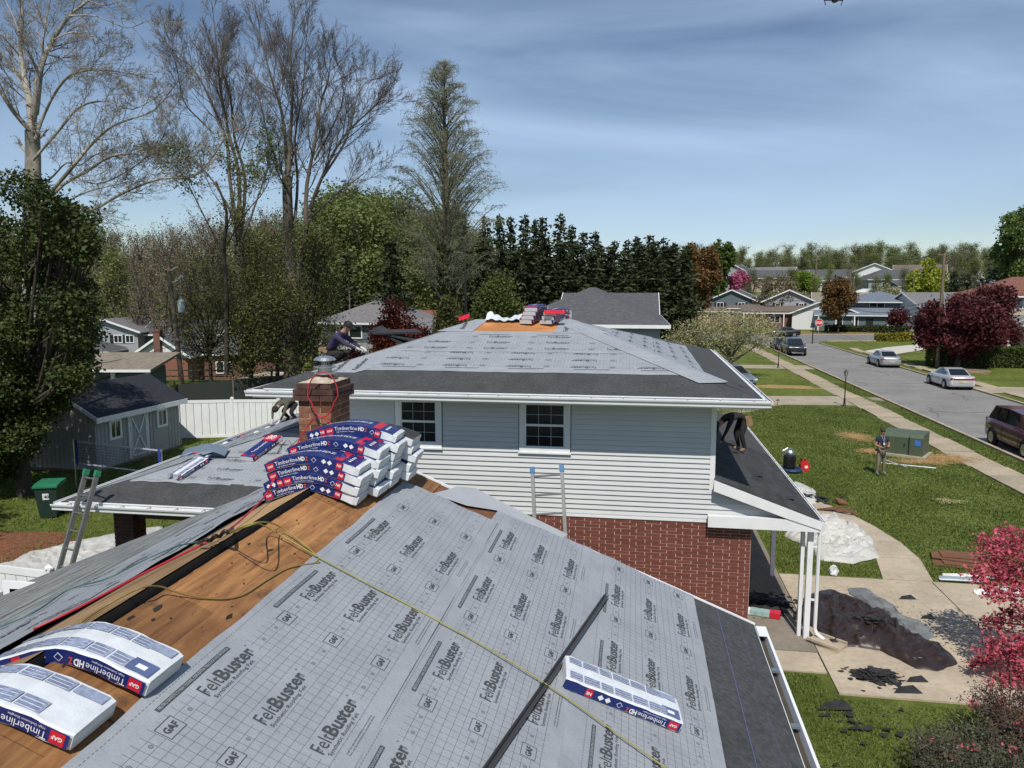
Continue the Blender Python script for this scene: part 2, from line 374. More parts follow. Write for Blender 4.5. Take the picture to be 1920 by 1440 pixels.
# ================================================================ FELT
def feltmat():
    m, t, b = nmat('synthetic_felt')
    c = t.nodes.new('ShaderNodeTexCoord'); s = t.nodes.new('ShaderNodeSeparateXYZ'); t.links.new(c.outputs['Object'], s.inputs[0])
    u, v = s.outputs[0], s.outputs[1]
    # slight waviness of printed lines
    def frac(x, p, o=0.): return mth(t, 'FRACT', mth(t, 'DIVIDE', mth(t, 'ADD', x, 1400.*p+o), p))
    def line(x, p, wd, o=0.): return mth(t, 'LESS_THAN', frac(x, p, o), wd/p)
    gl = mth(t, 'MAXIMUM', line(u, .07, .0030), line(v, .062, .0030))
    fv = frac(v, .372, .372/2-.216); fu = frac(u, 1.4)     # text rows centred at v=.216+k*.372
    tb = mth(t, 'MULTIPLY', mth(t, 'LESS_THAN', mth(t, 'ABSOLUTE', mth(t, 'SUBTRACT', fu, .5)), .225), mth(t, 'LESS_THAN', mth(t, 'ABSOLUTE', mth(t, 'SUBTRACT', fv, .5)), .235))
    fg = frac(u, 1.4, .62+.0)
    gb = mth(t, 'MULTIPLY', mth(t, 'LESS_THAN', mth(t, 'ABSOLUTE', mth(t, 'SUBTRACT', fg, .5)), .055), mth(t, 'LESS_THAN', mth(t, 'ABSOLUTE', mth(t, 'SUBTRACT', fv, .5)), .155))
    mg = mth(t, 'MULTIPLY', mth(t, 'GREATER_THAN', v, .115), mth(t, 'LESS_THAN', v, 1.045))
    gl = mth(t, 'MULTIPLY', mth(t, 'MULTIPLY', gl, mg), mth(t, 'MULTIPLY', mth(t, 'SUBTRACT', 1., tb), mth(t, 'SUBTRACT', 1., gb)))
    # nail circles
    cu = mth(t, 'MULTIPLY', mth(t, 'SUBTRACT', frac(u, .175), .5), .175); cv = mth(t, 'MULTIPLY', mth(t, 'SUBTRACT', frac(v, .372, -.03), .5), .372)
    r2 = mth(t, 'SQRT', mth(t, 'ADD', mth(t, 'MULTIPLY', cu, cu), mth(t, 'MULTIPLY', cv, cv)))
    ring = mth(t, 'LESS_THAN', mth(t, 'ABSOLUTE', mth(t, 'SUBTRACT', r2, .012)), .0022)
    pl = mth(t, 'MULTIPLY', mth(t, 'LESS_THAN', r2, .012), mth(t, 'MAXIMUM', mth(t, 'LESS_THAN', mth(t, 'ABSOLUTE', cu), .0016), mth(t, 'LESS_THAN', mth(t, 'ABSOLUTE', cv), .0016)))
    da = mth(t, 'MULTIPLY', mth(t, 'LESS_THAN', mth(t, 'ABSOLUTE', mth(t, 'SUBTRACT', v, 1.145)), .0022), mth(t, 'GREATER_THAN', frac(u, .03), .4))
    ink = mth(t, 'MAXIMUM', mth(t, 'MAXIMUM', gl, da), mth(t, 'MAXIMUM', ring, pl))
    n = noise(t, 2.2, 4); n2 = noise(t, 60, 3)
    base = ramp(t, n.outputs[0], [(.3, (.265, .283, .31)), (.7, (.315, .333, .358))]).outputs[0]
    base = mixc(t, 1., base, ramp(t, n2.outputs[0], [(.3, (.93,)*3), (.7, (1.06,)*3)]).outputs[0], 'MULTIPLY')
    dz = noise(t, 3.4, 5, rough=.65); dirt = ramp(t, dz.outputs[0], [(.60, (0, 0, 0)), (.78, (.35,)*3)]).outputs[0]
    base = mixc(t, dirt, base, (.2, .19, .18))
    o = mixc(t, mth(t, 'MULTIPLY', ink, .88), base, (.055, .06, .07))
    t.links.new(o, b.inputs['Base Color']); b.inputs['Roughness'].default_value = .5; b.inputs['Specular IOR Level'].default_value = .35
    nb = noise(t, 5.5, 4); nb2 = noise(t, 1.1, 3, stretch=(1, 3, 1))
    bumpn(t, b, mth(t, 'ADD', mth(t, 'MULTIPLY', nb.outputs[0], .35), mth(t, 'MULTIPLY', nb2.outputs[0], 1.)), .75, .05)
    return m
M_felt = feltmat(); M_ink = mat('black_ink', (.055, .058, .065), .6, .05); M_ink2 = mat('grey_ink', (.13, .14, .15), .6, .05)
def wav(u, v, sd, a=1.): return a*(.004*math.sin(u*2.1+sd)*math.sin(v*3.3+sd*2)+.002*math.sin(u*5.3+v*4+sd*3)+.0015*math.sin(u*11-v*9+sd))
def felt(parent, M, outline, u_rng, v_rng, seed=0, prints=True, uoff=0., clip=None, res=.11, wa=1., rows=(0, 1, 2), flip=False, name='felt_sheet', light=False, vmap=None):
    """a sheet of printed roofing felt lying in the plane M (x along the roll, y across). clip(u,v)->bool for prints."""
    M = M@Matrix.Translation((uoff, 0, 0)); uo = uoff; uoff = 0.
    mb = MB(); u0, u1 = u_rng[0]-uo, u_rng[1]-uo; v0, v1 = v_rng; nu = max(2, int((u1-u0)/res)); nv = max(2, int((v1-v0)/res))
    R_ = random.Random(seed)
    g = lambda i, j: (u0+(u1-u0)*i/nu, v0+(v1-v0)*j/nv)
    vs = [];
    for j in range(nv+1):
        for i in range(nu+1):
            u, v = g(i, j)
            if outline:
                u, v = outline(u+uo, v, i/nu, j/nv); u -= uo
            vs.append((u, v, wav(u, v, seed, wa)))
    mb.add(vs, [(j*(nu+1)+i, j*(nu+1)+i+1, (j+1)*(nu+1)+i+1, (j+1)*(nu+1)+i) for j in range(nv) for i in range(nu)])
    o = mb.build(name, M_felt, parent, smooth=True); o.matrix_local = M
    if prints:
        P = MB(); mp_ = lambda a, b: (a, b, wav(a, b, seed, wa)+.0035)
        ok = (lambda u, v: clip(u+uo, v)) if clip else (lambda u, v: True)
        k = math.floor((u0-uoff)/1.4)-1
        while uoff+k*1.4 < u1+1:
            uc = uoff+k*1.4+.7
            for r in rows:
                vc = .216+.372*r
                if u0+.36 < uc < u1-.36 and ok(uc-.36, vc) and ok(uc+.36, vc) and v0 < vc-.06 and vc+.06 < v1:
                    w1 = put_text(P, 'Felt', uc-.285, vc-.028, h=.098, bold=-.002, mp_=mp_, squeeze=.88)
                    put_text(P, 'Buster', uc-.285+w1+.006, vc-.028, width=.57-w1-.02, h=.098, bold=.022, mp_=mp_)
                    put_text(P, '®', uc+.278, vc+.052, h=.016, mp_=mp_)
                    put_text(P, 'Synthetic Roofing Felt', uc-.27, vc-.070, width=.45, h=.027, mp_=mp_)
                ug = uc-.62
                if u0+.13 < ug < u1-.13 and ok(ug-.12, vc) and ok(ug+.12, vc) and v0 < vc-.09 and vc+.09 < v1:
                    put_text(P, 'GAF', ug-.052, vc-.021, width=.104, h=.044, bold=.03, mp_=mp_)
                    hx, hy = .072, .055
                    for a, b2, c2, d in ((-hx, hx, -hy, -hy+.004), (-hx, hx, hy-.004, hy), (-hx, -hx+.004, -hy, hy), (hx-.004, hx, -hy, hy)):
                        P.add([mp_(ug+a, vc+c2), mp_(ug+b2, vc+c2), mp_(ug+b2, vc+d), mp_(ug+a, vc+d)], [(0, 1, 2, 3)])
            us = uc-.19; vsn = 1.085
            if u0 < us-.42 and us+.42 < u1 and ok(us-.42, vsn) and ok(us+.42, vsn) and vsn+.03 < v1:
                q = [(us-.375+.75*i/7, vsn-.016) for i in range(8)]+[(us-.375+.75*i/7, vsn+.016) for i in range(8)]
                P.add([mp_(*a) for a in q], [(i, i+1, i+9, i+8) for i in range(7)])
                mp2 = lambda a, b: (a, b, wav(a, b, seed, wa)+.0055)
                put_text(P, 'FIELTRO SINTETICO PARA TECHOS, CON EXTRA-TRACCION INCORPORADA', us-.362, vsn-.009, width=.724, h=.019, bold=.02, mp_=mp2, mi=1)
            if v0 < .05 and u0 < uc-.2 and uc+.3 < u1 and ok(uc-.2, .08) and ok(uc+.25, .08):
                put_text(P, 'Call for the full installation instructions', uc-.2, .072, width=.42, h=.011, mp_=mp_)
                put_text(P, 'Para ver las instrucciones completas llame', uc-.2, .052, width=.42, h=.011, mp_=mp_)
            k += 1
        if P.v:
            po = P.build('print', [M_ink, mat('pale_ink', (.3, .32, .35))], o)
    return o
def frame3(origin, xdir, ydir):
    x = Vector(xdir).normalized(); y = Vector(ydir); y = (y-x*y.dot(x)).normalized(); z = x.cross(y)
    M = Matrix((x, y, z)).transposed().to_4x4(); M.translation = Vector(origin); return M

# ================================================================ THE HOUSE
house = thing('house', 'split level brick and siding house being re-roofed, in the foreground', 'house')
M_sheath = None
def sheathmat(name, a, b_, stains=.5, st=(12, .8, 12)):
    m, t, b = nmat(name)
    n = noise(t, 1.6, 6, stretch=st, rough=.65); n2 = noise(t, 2.3, 6, rough=.7); n3 = noise(t, 22, 4, stretch=(1, .4, 1)); n4 = noise(t, .8, 2)
    o = ramp(t, n.outputs[0], [(.3, a), (.5, tuple((p+q)/2 for p, q in zip(a, b_))), (.72, b_)]).outputs[0]
    o = mixc(t, 1., o, ramp(t, n4.outputs[0], [(.35, (.72, .66, .6)), (.65, (1.12, 1.1, 1.08))]).outputs[0], 'MULTIPLY')
    s_ = ramp(t, n2.outputs[0], [(.56, (0,)*3), (.70, (stains,)*3)]).outputs[0]
    o = mixc(t, s_, o, (.045, .025, .014)); s2 = ramp(t, n3.outputs[0], [(.66, (0,)*3), (.74, (.8*stains,)*3)]).outputs[0]
    o = mixc(t, s2, o, (.03, .018, .012))
    oi = t.nodes.new('ShaderNodeObjectInfo'); o = mixc(t, 1., o, ramp(t, oi.outputs['Random'], [(0, (.82,)*3), (1, (1.2,)*3)]).outputs[0], 'MULTIPLY')
    t.links.new(o, b.inputs['Base Color']); b.inputs['Roughness'].default_value = .85; bumpn(t, b, n.outputs[0], .25, .01); return m
M_sheath = sheathmat('old_plywood', (.13, .050, .016), (.40, .205, .078), .85)
M_ply = sheathmat('new_plywood', (.26, .16, .075), (.40, .27, .14), .3)
M_sheath2 = sheathmat('golden_plywood', (.15, .062, .02), (.33, .17, .065), .9, (7, 2.2, 7))
M_ply2 = sheathmat('orange_plywood', (.34, .14, .045), (.50, .24, .09), .12, (.8, 12, 12))

XE = 1.46; RK = 9.0
# wing body under the roof
mb = MB(); mb.bx(-8.3, 1.05, -6, RK-.25, -.1, zr(XE)-.35); mb.build('wing_wall', mat('plain_brick_wall', (.2, .065, .045)), house)
# roof deck right slope (solid), left slope
mb = MB()
mb.prismy([(-3.16, zr(-3.16)), (XE, zr(XE)), (XE, zr(XE)-.14), (-3.16, zr(-3.16)-.14)], -4, RK)
o = mb.build('roof_deck', mat('deck_edge', (.16, .07, .03)), house)
mb = MB(); mb.prismy([(-3.2, zl(-3.2)), (-3.2, zl(-3.2)-.16), (-9.0, zl(-9.0)-.16), (-9.0, zl(-9.0))], -4, 9.5); mb.build('roof_deck', mat('ridge_gap_shade', (.03, .024, .02)), house)  # near-black colour puts the ridge gap's shade on the deck's end face
mb = MB(); mb.prismy([(-3.2, 4.7), (-3.13, 4.7), (-3.13, 4.72), (-3.2, 4.72)], -4, 9); mb.build('ridge_slot', M_dark, house)
mb = MB(); mb.bx(-8.3, 1.0, 8.7, 8.74, 2.2, 3.2); mb.prismy([(-8.2, 3.1), (1.0, 3.1), (1.0, 3.25), (-3.2, 4.9), (-8.2, 2.95)], 8.7, 8.76); mb.build('gable_wall', white, house)
# sheathing panels on the right slope between the ridge slot and the felt
cs, sn = math.cos(math.atan(.41)), math.sin(math.atan(.41))
def slopeR(u, v, o=0.):       # u = world y, v = slope distance down from x=-3.13
    x = -3.165+v*cs; return (x+o*sn, u, zr(x)+o*cs)
def panel(name, u0, u1, v0, v1, th, m, parent, jit=0., jag=False):
    vs = []; n = 40 if jag else 1; R_ = random.Random(int(u0*100)); mbp = MB()
    up = [(u0+(u1-u0)*i/n, v0+(R_.uniform(0, .014) if jag else 0)) for i in range(n+1)]; lo = [(u0+(u1-u0)*i/n, v1) for i in range(n+1)]
    vs = [slopeR(a, b, th) for a, b in up]+[slopeR(a, b, th) for a, b in lo]+[slopeR(a, b, 0.) for a, b in up]+[slopeR(a, b, 0.) for a, b in lo]; N_ = n+1
    fs = []
    for i in range(n): fs += [(i, N_+i, N_+i+1, i+1), (i, i+1, 2*N_+i+1, 2*N_+i), (N_+i, 3*N_+i, 3*N_+i+1, N_+i+1)]
    fs += [(0, 2*N_, 3*N_, N_), (n, N_+n, 3*N_+n, 2*N_+n)]
    mbp.add(vs, fs); return mbp.build(name, m, parent)
R_ = random.Random(2); y = -3.0
for a, b2 in ((-3, .6), (.61, 3.02), (3.03, 4.62), (4.63, 7.05), (7.06, 8.98)):
    panel('sheathing_panel', a, b2, 0.01, .92, .012+R_.uniform(0, .003), M_sheath, house, jag=True)
for a, b2, v0_ in ((3.4, 5.8, .40), (5.83, 8.2, .44), (1.0, 3.38, .46)): panel('sheathing_panel', a, b2, v0_, .915, .018, M_sheath2, house)
# torn paper scraps left on the deck
mb = MB(); R_ = random.Random(9)
for k in range(60):
    u = R_.uniform(3, 8.9); v = R_.uniform(.05, .6); s_ = R_.uniform(.005, .018) if k > 6 else R_.uniform(.03, .06); a0 = R_.uniform(0, 3)
    pts = [slopeR(u+s_*math.cos(a0+i*1.05)*R_.uniform(.3, 1.9), v+s_*.6*math.sin(a0+i*1.05)*R_.uniform(.4, 1.2), .018) for i in range(6)]
    mb.add(pts, [(0, 1, 2, 3, 4, 5)])
mb.build('paper_scrap', mat('tar_paper', (.02, .017, .015), .9), house, kind='stuff')
# felt courses: origin at lower edge x, local x -> +Y, local y -> up slope
def rmat(xlow, off=.0):
    return frame3((xlow+off*sn, 0, zr(xlow)+off*cs), (0, 1, 0), (-cs, 0, sn))
R_ = random.Random(4)
def outl(seed, a=.02):
    def f(u, v, fu, fv):
        if fu > .995: u += a*math.sin(v*6+seed)+a*.6*math.sin(v*17+seed)
        if fv > .995: v += .006*math.sin(u*3+seed)+.004*math.sin(u*9)
        return u, v
    return f
felt(house, rmat(-.45, .030), outl(1), (-2, RK+.02), (0, 1.24), 1.3, uoff=.45, res=.09)
felt(house, rmat(.76, .022), outl(2), (-2, RK+.03), (0, 1.35), 2.1, uoff=.32)
felt(house, rmat(-1.53, .040), outl(3), (-2, RK-.5), (0, 1.20), 3.7, uoff=.63, res=.08, wa=1.5)
# the loose flap of felt at the rake
mb = MB()
fl = [SR(765, 897, .03), SR(905, 932, .03), SR(975, 962, .03), SR(870, 918, .03)]
P = [(-2.2, 8.85, .03), (-2.1, 9.0, .08), (-1.9, 9.10, .12), (-1.25, 9.12, .07), (-.75, 9.13, .05)]; Q = [(-2.3, 8.5, .03), (-1.9, 8.6, .04), (-1.6, 8.9, .032), (-1.1, 8.95, .03), (-.8, 8.97, .03)]
vs = [(x, y, zr(x)+h) for x, y, h in P]+[(x, y, zr(x)+h) for x, y, h in Q]
mb.add(vs, [(i, i+1, i+6, i+5) for i in range(4)]); mb.build('felt_flap', mat('felt_back', (.34, .355, .375), .5, .06, 4), house, smooth=True)
# starter strip and chalk lines
mb = MB(); mb.add([slopeR(-4, (.70+3.165)/cs, .004), slopeR(-4, (XE+.03+3.165)/cs, .004), slopeR(RK+.03, (XE+.03+3.165)/cs, .004), slopeR(RK+.03, (.70+3.165)/cs, .004)], [(0, 1, 2, 3)]); mb.build('starter_strip', M_start, house)
mb = MB()
for xx, wd in ((1.03, .006), (1.28, .0025)):
    v_ = (xx+3.165)/cs; mb.add([slopeR(-3, v_, .006), slopeR(-3, v_+wd, .006), slopeR(RK, v_+wd, .006), slopeR(RK, v_, .006)], [(0, 1, 2, 3)])
mb.build('chalk_line', mat('blue_chalk', (.10, .12, .28), .9), house)
mb = MB(); mb.add([slopeR(-3, 5.05-.15, .008), slopeR(-3, 5.05-.0, .009), slopeR(6.1, 5.05, .009), slopeR(6.25, 5.05-.16, .009)], [(0, 1, 2, 3)]); mb.build('loose_patch', M_shing, house)
# rake drip edge and fascia
mb = MB(); mb.bar((-2.9, RK+.035, zr(-2.9)-.005), (XE+.02, RK+.035, zr(XE+.02)-.005), .03, .05); mb.bar((-3.1, RK+.01, zr(-3.1)-.1), (XE, RK+.01, zr(XE)-.1), .03, .14); mb.build('rake_trim', white, house)
# gutter on the right eave
gz = zr(XE)-.02
mb = MB()
def gprof(y0, y1, mbx):
    mbx.prismy([(XE+.01, gz), (XE+.02, gz), (XE+.02, gz-.12), (XE+.115, gz-.12), (XE+.135, gz-.02), (XE+.155, gz-.02), (XE+.155, gz-.008), (XE+.127, gz-.008), (XE+.108, gz-.11), (XE+.01, gz-.13)], y0, y1)
gprof(-4, RK+.05, mb); mb.build('gutter', white, house)
mb = MB(); mb.bx(XE+.015, XE+.11, -4, RK, gz-.119, gz-.095); mb.build('gutter_dirt', mat('gutter_debris', (.06, .05, .035), .95), house)
mb = MB(); mb.bar((XE+.01, 0, gz+.012), (XE+.01, RK, gz+.012), .022, .012); mb.build('drip_edge', white, house)
for y in (5.15, 5.95, 6.95, 8.0):
    mb = MB(); mb.bx(XE+.02, XE+.135, y-.03, y+.03, gz-.035, gz-.012); mb.build('gutter_hanger', M_metal, house)
mb = MB(); mb.bx(XE+.02, XE+.13, RK-.22, RK+.04, gz-.012, gz-.004); mb.build('gutter_guard', white, house)
# left slope bands
def slopeL(x, y, o=0.): return (x, y, zl(x)+o)
def bandL(name, x0, x1, y0, y1, o, m, seed=0, jag=.0, n=50):
    R_ = random.Random(seed); mbp = MB(); vs = []
    for i in range(n+1):
        y = y0+(y1-y0)*i/n
        vs += [slopeL(x0+(jag*math.sin(y*2.3+seed)+R_.uniform(-jag, jag)*.4), y, o), slopeL(x1+(jag*math.sin(y*1.7+seed)+R_.uniform(-jag, jag)*.3), y, o)]
    mbp.add(vs, [(2*i, 2*i+2, 2*i+3, 2*i+1) for i in range(n)]); return mbp.build(name, m, house)
for a, b2 in ((-4, 2.2), (2.22, 5.9), (5.92, 9.3)): bandL('sheathing_panel', -3.2, -3.75, a, b2, .012, M_ply, int(a), .0, 4)
M_streak = mat('streaky_grey_shingle', (.19, .20, .20), .9, .45, 2.4, stretch=(4, .8, 4), fine=.35)
# grey loose courses: real overlapping strips with wavy edges
for i in range(15):
    x0 = -5.0-.27*i; mbp = MB(); n = 60; vs = []
    for k in range(n+1):
        y = -1+10.55*k/n; ww = .035*math.sin(y*1.1+i*.9)+.012*math.sin(y*4+i)
        vs += [slopeL(x0+ww, y, .005+.003*math.sin(y*.9+i*.7)**2), slopeL(x0-.30+ww, y, .0035)]
    vs2 = [(a[0], a[1], a[2]) for a in vs]
    mbp.add(vs2, [(2*k, 2*k+2, 2*k+3, 2*k+1) for k in range(n)]); mbp.build('shingle_course', M_streak, house, smooth=True)
ML = frame3((-4.98, 0, zl(-4.98)+.034), (0, -1, 0), (cs, 0, sn))
felt(house, ML, lambda u, v, fu, fv: (u, v+(.03*math.sin(u*2)+.02*math.sin(u*5.1) if fv > .99 or fv < .01 else 0)), (-9.45, 2), (0, 1.22), .8, uoff=0.2, wa=2.5)
# gutter/eave of left slope
mb = MB(); mb.bx(-9.15, -9.0, -4, 9.5, zl(-9)-.14, zl(-9)-.02); mb.build('gutter', white, house)
# ================================================================ TWO STOREY BLOCK
YW = 15.6; XR = 1.66; XL = -6.6; UE = 5.0; YF = 14.9
def wall_solid():
    mb = MB(); mb.bx(XL, 2.37, YW+.02, 27, -.1, 2.38); mb.bx(XL, XR-.03, YW+.02, 26.6, 2.38, UE-.02)
    mb.build('wall_core', mat('sheathing_grey', (.25, .25, .25)), house)
wall_solid()
# bricks (Norman size), running bond; joints recessed in the mortar wall
mb = MB(); mb.bx(-2.2, 2.425, YW, YW+.1, 0, 2.36); mb.bx(2.36, 2.425, YW+.1, 26.9, 0, 2.36); mb.build('mortar_wall', M_mortar, house)
bl, bh = .3135, .0677
bm = MB(); bm.box((0, 0, 0), (bl-.016, .03, bh-.015)); brick_me = bm.mesh('brick', M_brickC)
def add_bricks(me, x0, x1, z0, z1, y, vis):
    R_ = random.Random(8); rows = int((z1-z0)/bh); stuff = MB(); cnt = 0
    for r in range(rows):
        z = z1-bh*(r+.5); off = (bl*.5 if r % 2 else 0)+.095
        x = x1-off/1+bl/2-.0
        xs_ = []; e = x1
        first = .2 if r % 2 == 0 else .08+.12*0
        wdt = (.10 if r % 2 else .23)
        xa = e-wdt
        half = MB()
        segs = [(xa, e)]
        while xa > x0: segs.append((xa-bl, xa)); xa -= bl
        for k, (a, b2) in enumerate(segs):
            c = ((a+b2)/2, y+.006+R_.uniform(-.002, .002), z)
            if vis(c[0], z):
                if b2-a > bl-.01 and cnt < 290: obj('brick', me, house, c); cnt += 1
                else:
                    m_ = MB(); m_.box((0, 0, 0), (b2-a-.016, .03, bh-.015)); m_.build('brick', M_brickC, house, loc=c)
            else: stuff.box(c, (b2-a-.016, .03, bh-.015))
    if stuff.v: stuff.build('brickwork', M_brickC, house, kind='stuff')
# visible: above the near rake line as seen from the camera
def vis_b(x, z):
    tt = RK/YW; X = x*tt; Z = CAMZ+(z-CAMZ)*tt
    return Z > zr(X)-.08 or X > XE+.1
add_bricks(brick_me, -2.1, 2.425, 0.0, 2.355, YW, vis_b)
# end wall bricks on the porch side (seen edge-on)
# siding boards
sid = mat('grey_vinyl_siding', (.53, .54, .545), .42, .035, 1.2, rnd=.02)
ex = .1045; z = 2.44
def board(x0, x1, zb, y=YW, m=sid):
    mbx = MB(); mbx.prismx([(y-.004, zb+ex+.004), (y-.034, zb+.008), (y-.032, zb+.002), (y+.02, zb+.002), (y+.02, zb+ex+.004)], x0, x1); mbx.build('siding_board', m, house)
k = 0
while z < UE-.12:
    xr = XR-.09 if z > 3.02 else min(3.3, XR+.1+(3.15-z)/.37)
    # notch around the windows: split boards
    if z+ex > 3.76:
        for a, b2 in ((XL, -5.0), (-3.95, -2.33), (-1.23, xr)): board(a, b2, z)
    else: board(XL, xr, z)
    z += ex
mb = MB(); mb.bx(XR-.09, XR+.01, YW-.03, YW+.05, 3.0, UE-.05); mb.build('corner_trim', white, house)
mb = MB(); mb.bx(XL, XR-.13, YW-.028, YW+.02, 2.37, 2.44); mb.build('base_trim', white, house)
mb = MB(); mb.bx(XR-.0, XR+.02, YW+.05, 26.6, 3.0, UE); mb.build('side_wall', sid, house)
# windows
def window(x0, x1, z0, z1, y):
    w_ = MB(); tw = .105
    for a in ((x0, x1, z1-tw*.6, z1), (x0, x1, z0, z0+tw*.8), (x0, x0+tw, z0+tw*.8, z1-tw*.6), (x1-tw, x1, z0+tw*.8, z1-tw*.6)): w_.bx(a[0], a[1], y-.055, y+.02, a[2], a[3])
    w_.bx(x0-.02, x1+.02, y-.08, y-.0, z0-.035, z0-.001)
    f = w_.build('window', white, house)
    s_ = MB(); xi0, xi1, zi0, zi1 = x0+tw, x1-tw, z0+tw*.8, z1-tw*.6; zm = (zi0+zi1)/2; fw = .035
    for (p, q, yy) in ((zi0, zm+.02, y-.02), (zm-.0, zi1, y-.035)):
        for a in ((xi0, xi1, q-fw, q), (xi0, xi1, p, p+fw), (xi0, xi0+fw, p+fw, q-fw), (xi1-fw, xi1, p+fw, q-fw)): s_.bx(a[0], a[1], yy-.012, yy+.012, a[2], a[3])
    s_.build('sash', white, f)
    g_ = MB()
    for (p, q, yy) in ((zi0+fw, zm-.02, y-.016), (zm+fw, zi1-fw, y-.03)):
        for i in (1, 2):
            xx = xi0+fw+(xi1-xi0-2*fw)*i/3; g_.bx(xx-.005, xx+.005, yy-.006, yy+.0, p, q)
        g_.bx(xi0+fw, xi1-fw, yy-.0065, yy-.0005, (p+q)/2-.005, (p+q)/2+.005)
    g_.build('grille', mat('grille_grey', (.35, .37, .38), .5), f)
    for (p, q, yy) in ((zi0+fw, zm-.02, y-.012), (zm+fw, zi1-fw, y-.027)):
        p_ = MB(); p_.bx(xi0+fw*.8, xi1-fw*.8, yy, yy+.004, p, q); p_.build('pane', M_glass, f)
window(-4.98, -3.97, 3.74, 4.80, YW); window(-2.31, -1.25, 3.72, 4.80, YW)
# upper hip roof
A = (-7.85, YF, UE); B = (2.45, YF, UE); Cc = (2.6, 27.2, UE); Dd = (-7.85, 27.2, UE); P1 = (-3.85, 19.1, 6.3); P2 = (-1.6, 19.1, 6.3)
mb = MB(); mb.add([A, B, Cc, Dd, P1, P2], [(0, 1, 5, 4), (1, 2, 5), (2, 3, 4, 5), (3, 0, 4)])
mb.add([(p[0], p[1], UE-.16) for p in (A, B, Cc, Dd)], [(3, 2, 1, 0)])
mb.build('upper_roof', mat('roof_underlay', (.16, .17, .18), .85, .15, 3), house)
mb = MB()
for a, b2 in ((A, B), (B, Cc), (Cc, Dd), (Dd, A)): mb.bar((a[0], a[1], UE-.09), (b2[0], b2[1], UE-.09), .03, .17)
mb.build('fascia', white, house)
mb = MB(); mb.add([(A[0], A[1], UE-.165), (B[0], B[1], UE-.165), (B[0], YW, UE-.165), (A[0], YW, UE-.165), (XR, YW, UE-.165), (XR, 27, UE-.165), (B[0], 27, UE-.165)], [(3, 2, 1, 0), (4, 5, 6, 2)]); mb.build('soffit', white, house)
# gutters: K style profile along the front, right, left
def kgut(a, b2, nrm, parent=house, name='gutter', mt=white):
    a = Vector(a); b2 = Vector(b2); nrm = Vector(nrm); prof = [(0, 0), (.008, 0), (.008, -.105), (.085, -.105), (.092, -.06), (.125, -.03), (.125, 0), (.14, .0), (.14, -.012), (.132, -.04), (.102, -.07), (.098, -.118), (0, -.118)]
    n = len(prof); vs = [p+nrm*q[0]+Vector((0, 0, q[1])) for p in (a, b2) for q in prof]
    mbx = MB(); mbx.add(vs, [tuple(range(n)), tuple(range(n, 2*n))[::-1]]+[(i, n+i, n+(i+1) % n, (i+1) % n) for i in range(n)]); return mbx.build(name, mt, parent)
kgut((A[0]-.12, YF-.016, UE-.015), (B[0]+.12, YF-.016, UE-.015), (0, -1, 0))
kgut((B[0]+.016, YF-.1, UE-.015), (2.616, 27.2, UE-.015), (1, 0, 0)); kgut((A[0]-.016, YF, UE-.015), (A[0]-.016, 27.2, UE-.015), (-1, 0, 0))
mb = MB(); mb.bx(B[0]+.03, B[0]+.11, YF, 27, UE-.11, UE-.085); mb.build('gutter_dirt', mat('gutter_debris', (.06, .05, .035)), house)
mb = MB(); mb.bar((A[0]+.25, YF-.012, UE+.012), (B[0], YF-.012, UE+.012), .05, .02); mb.bar((B[0]+.012, YF, UE+.012), (2.61, 27, UE+.012), .04, .018); mb.build('drip_edge', white, house)
for i in range(17):
    mb = MB(); x = -7.5+i*.61; mb.bx(x-.012, x+.012, YF-.15, YF-.01, UE-.028, UE-.014); mb.build('gutter_hanger', M_metal, house)
for i in range(20):
    mb = MB(); y = 15.3+i*.6; mb.bx(B[0]+.02, B[0]+.15, y-.012, y+.012, UE-.028, UE-.014); mb.build('gutter_hanger', M_metal, house)
# planes of the upper roof
sF = (6.3-UE)/(19.1-YF); thF = math.atan(sF)
def FP(x, y, o=0.): return (x, y-o*math.sin(thF), UE+sF*(y-YF)+o*math.cos(thF))
mb = MB(); mb.add([FP(-7.85, YF, .004), FP(2.45, YF, .004), FP(1.35, 16.05, .004), FP(-6.8, 16.05, .004)], [(0, 1, 2, 3)]); mb.build('starter_strip', M_start, house)
mb = MB(); s_ = .3
def RP(x, y, o=0.):  # right plane through B, Cc, P2
    n = (Vector(Cc)-Vector(B)).cross(Vector(P2)-Vector(B)).normalized(); n = n if n.z > 0 else -n
    z = B[2]-(n.x*(x-B[0])+n.y*(y-B[1]))/n.z; return (x+n.x*o, y+n.y*o, z+n.z*o)
mb.add([RP(2.45, YF, .004), RP(2.6, 27.2, .004), RP(.9, 23.7, .004), RP(1.33, 16.0, .004)], [(0, 1, 2, 3)]); mb.build('starter_strip', M_start, house)
for yy in (16.5, ):
    pass
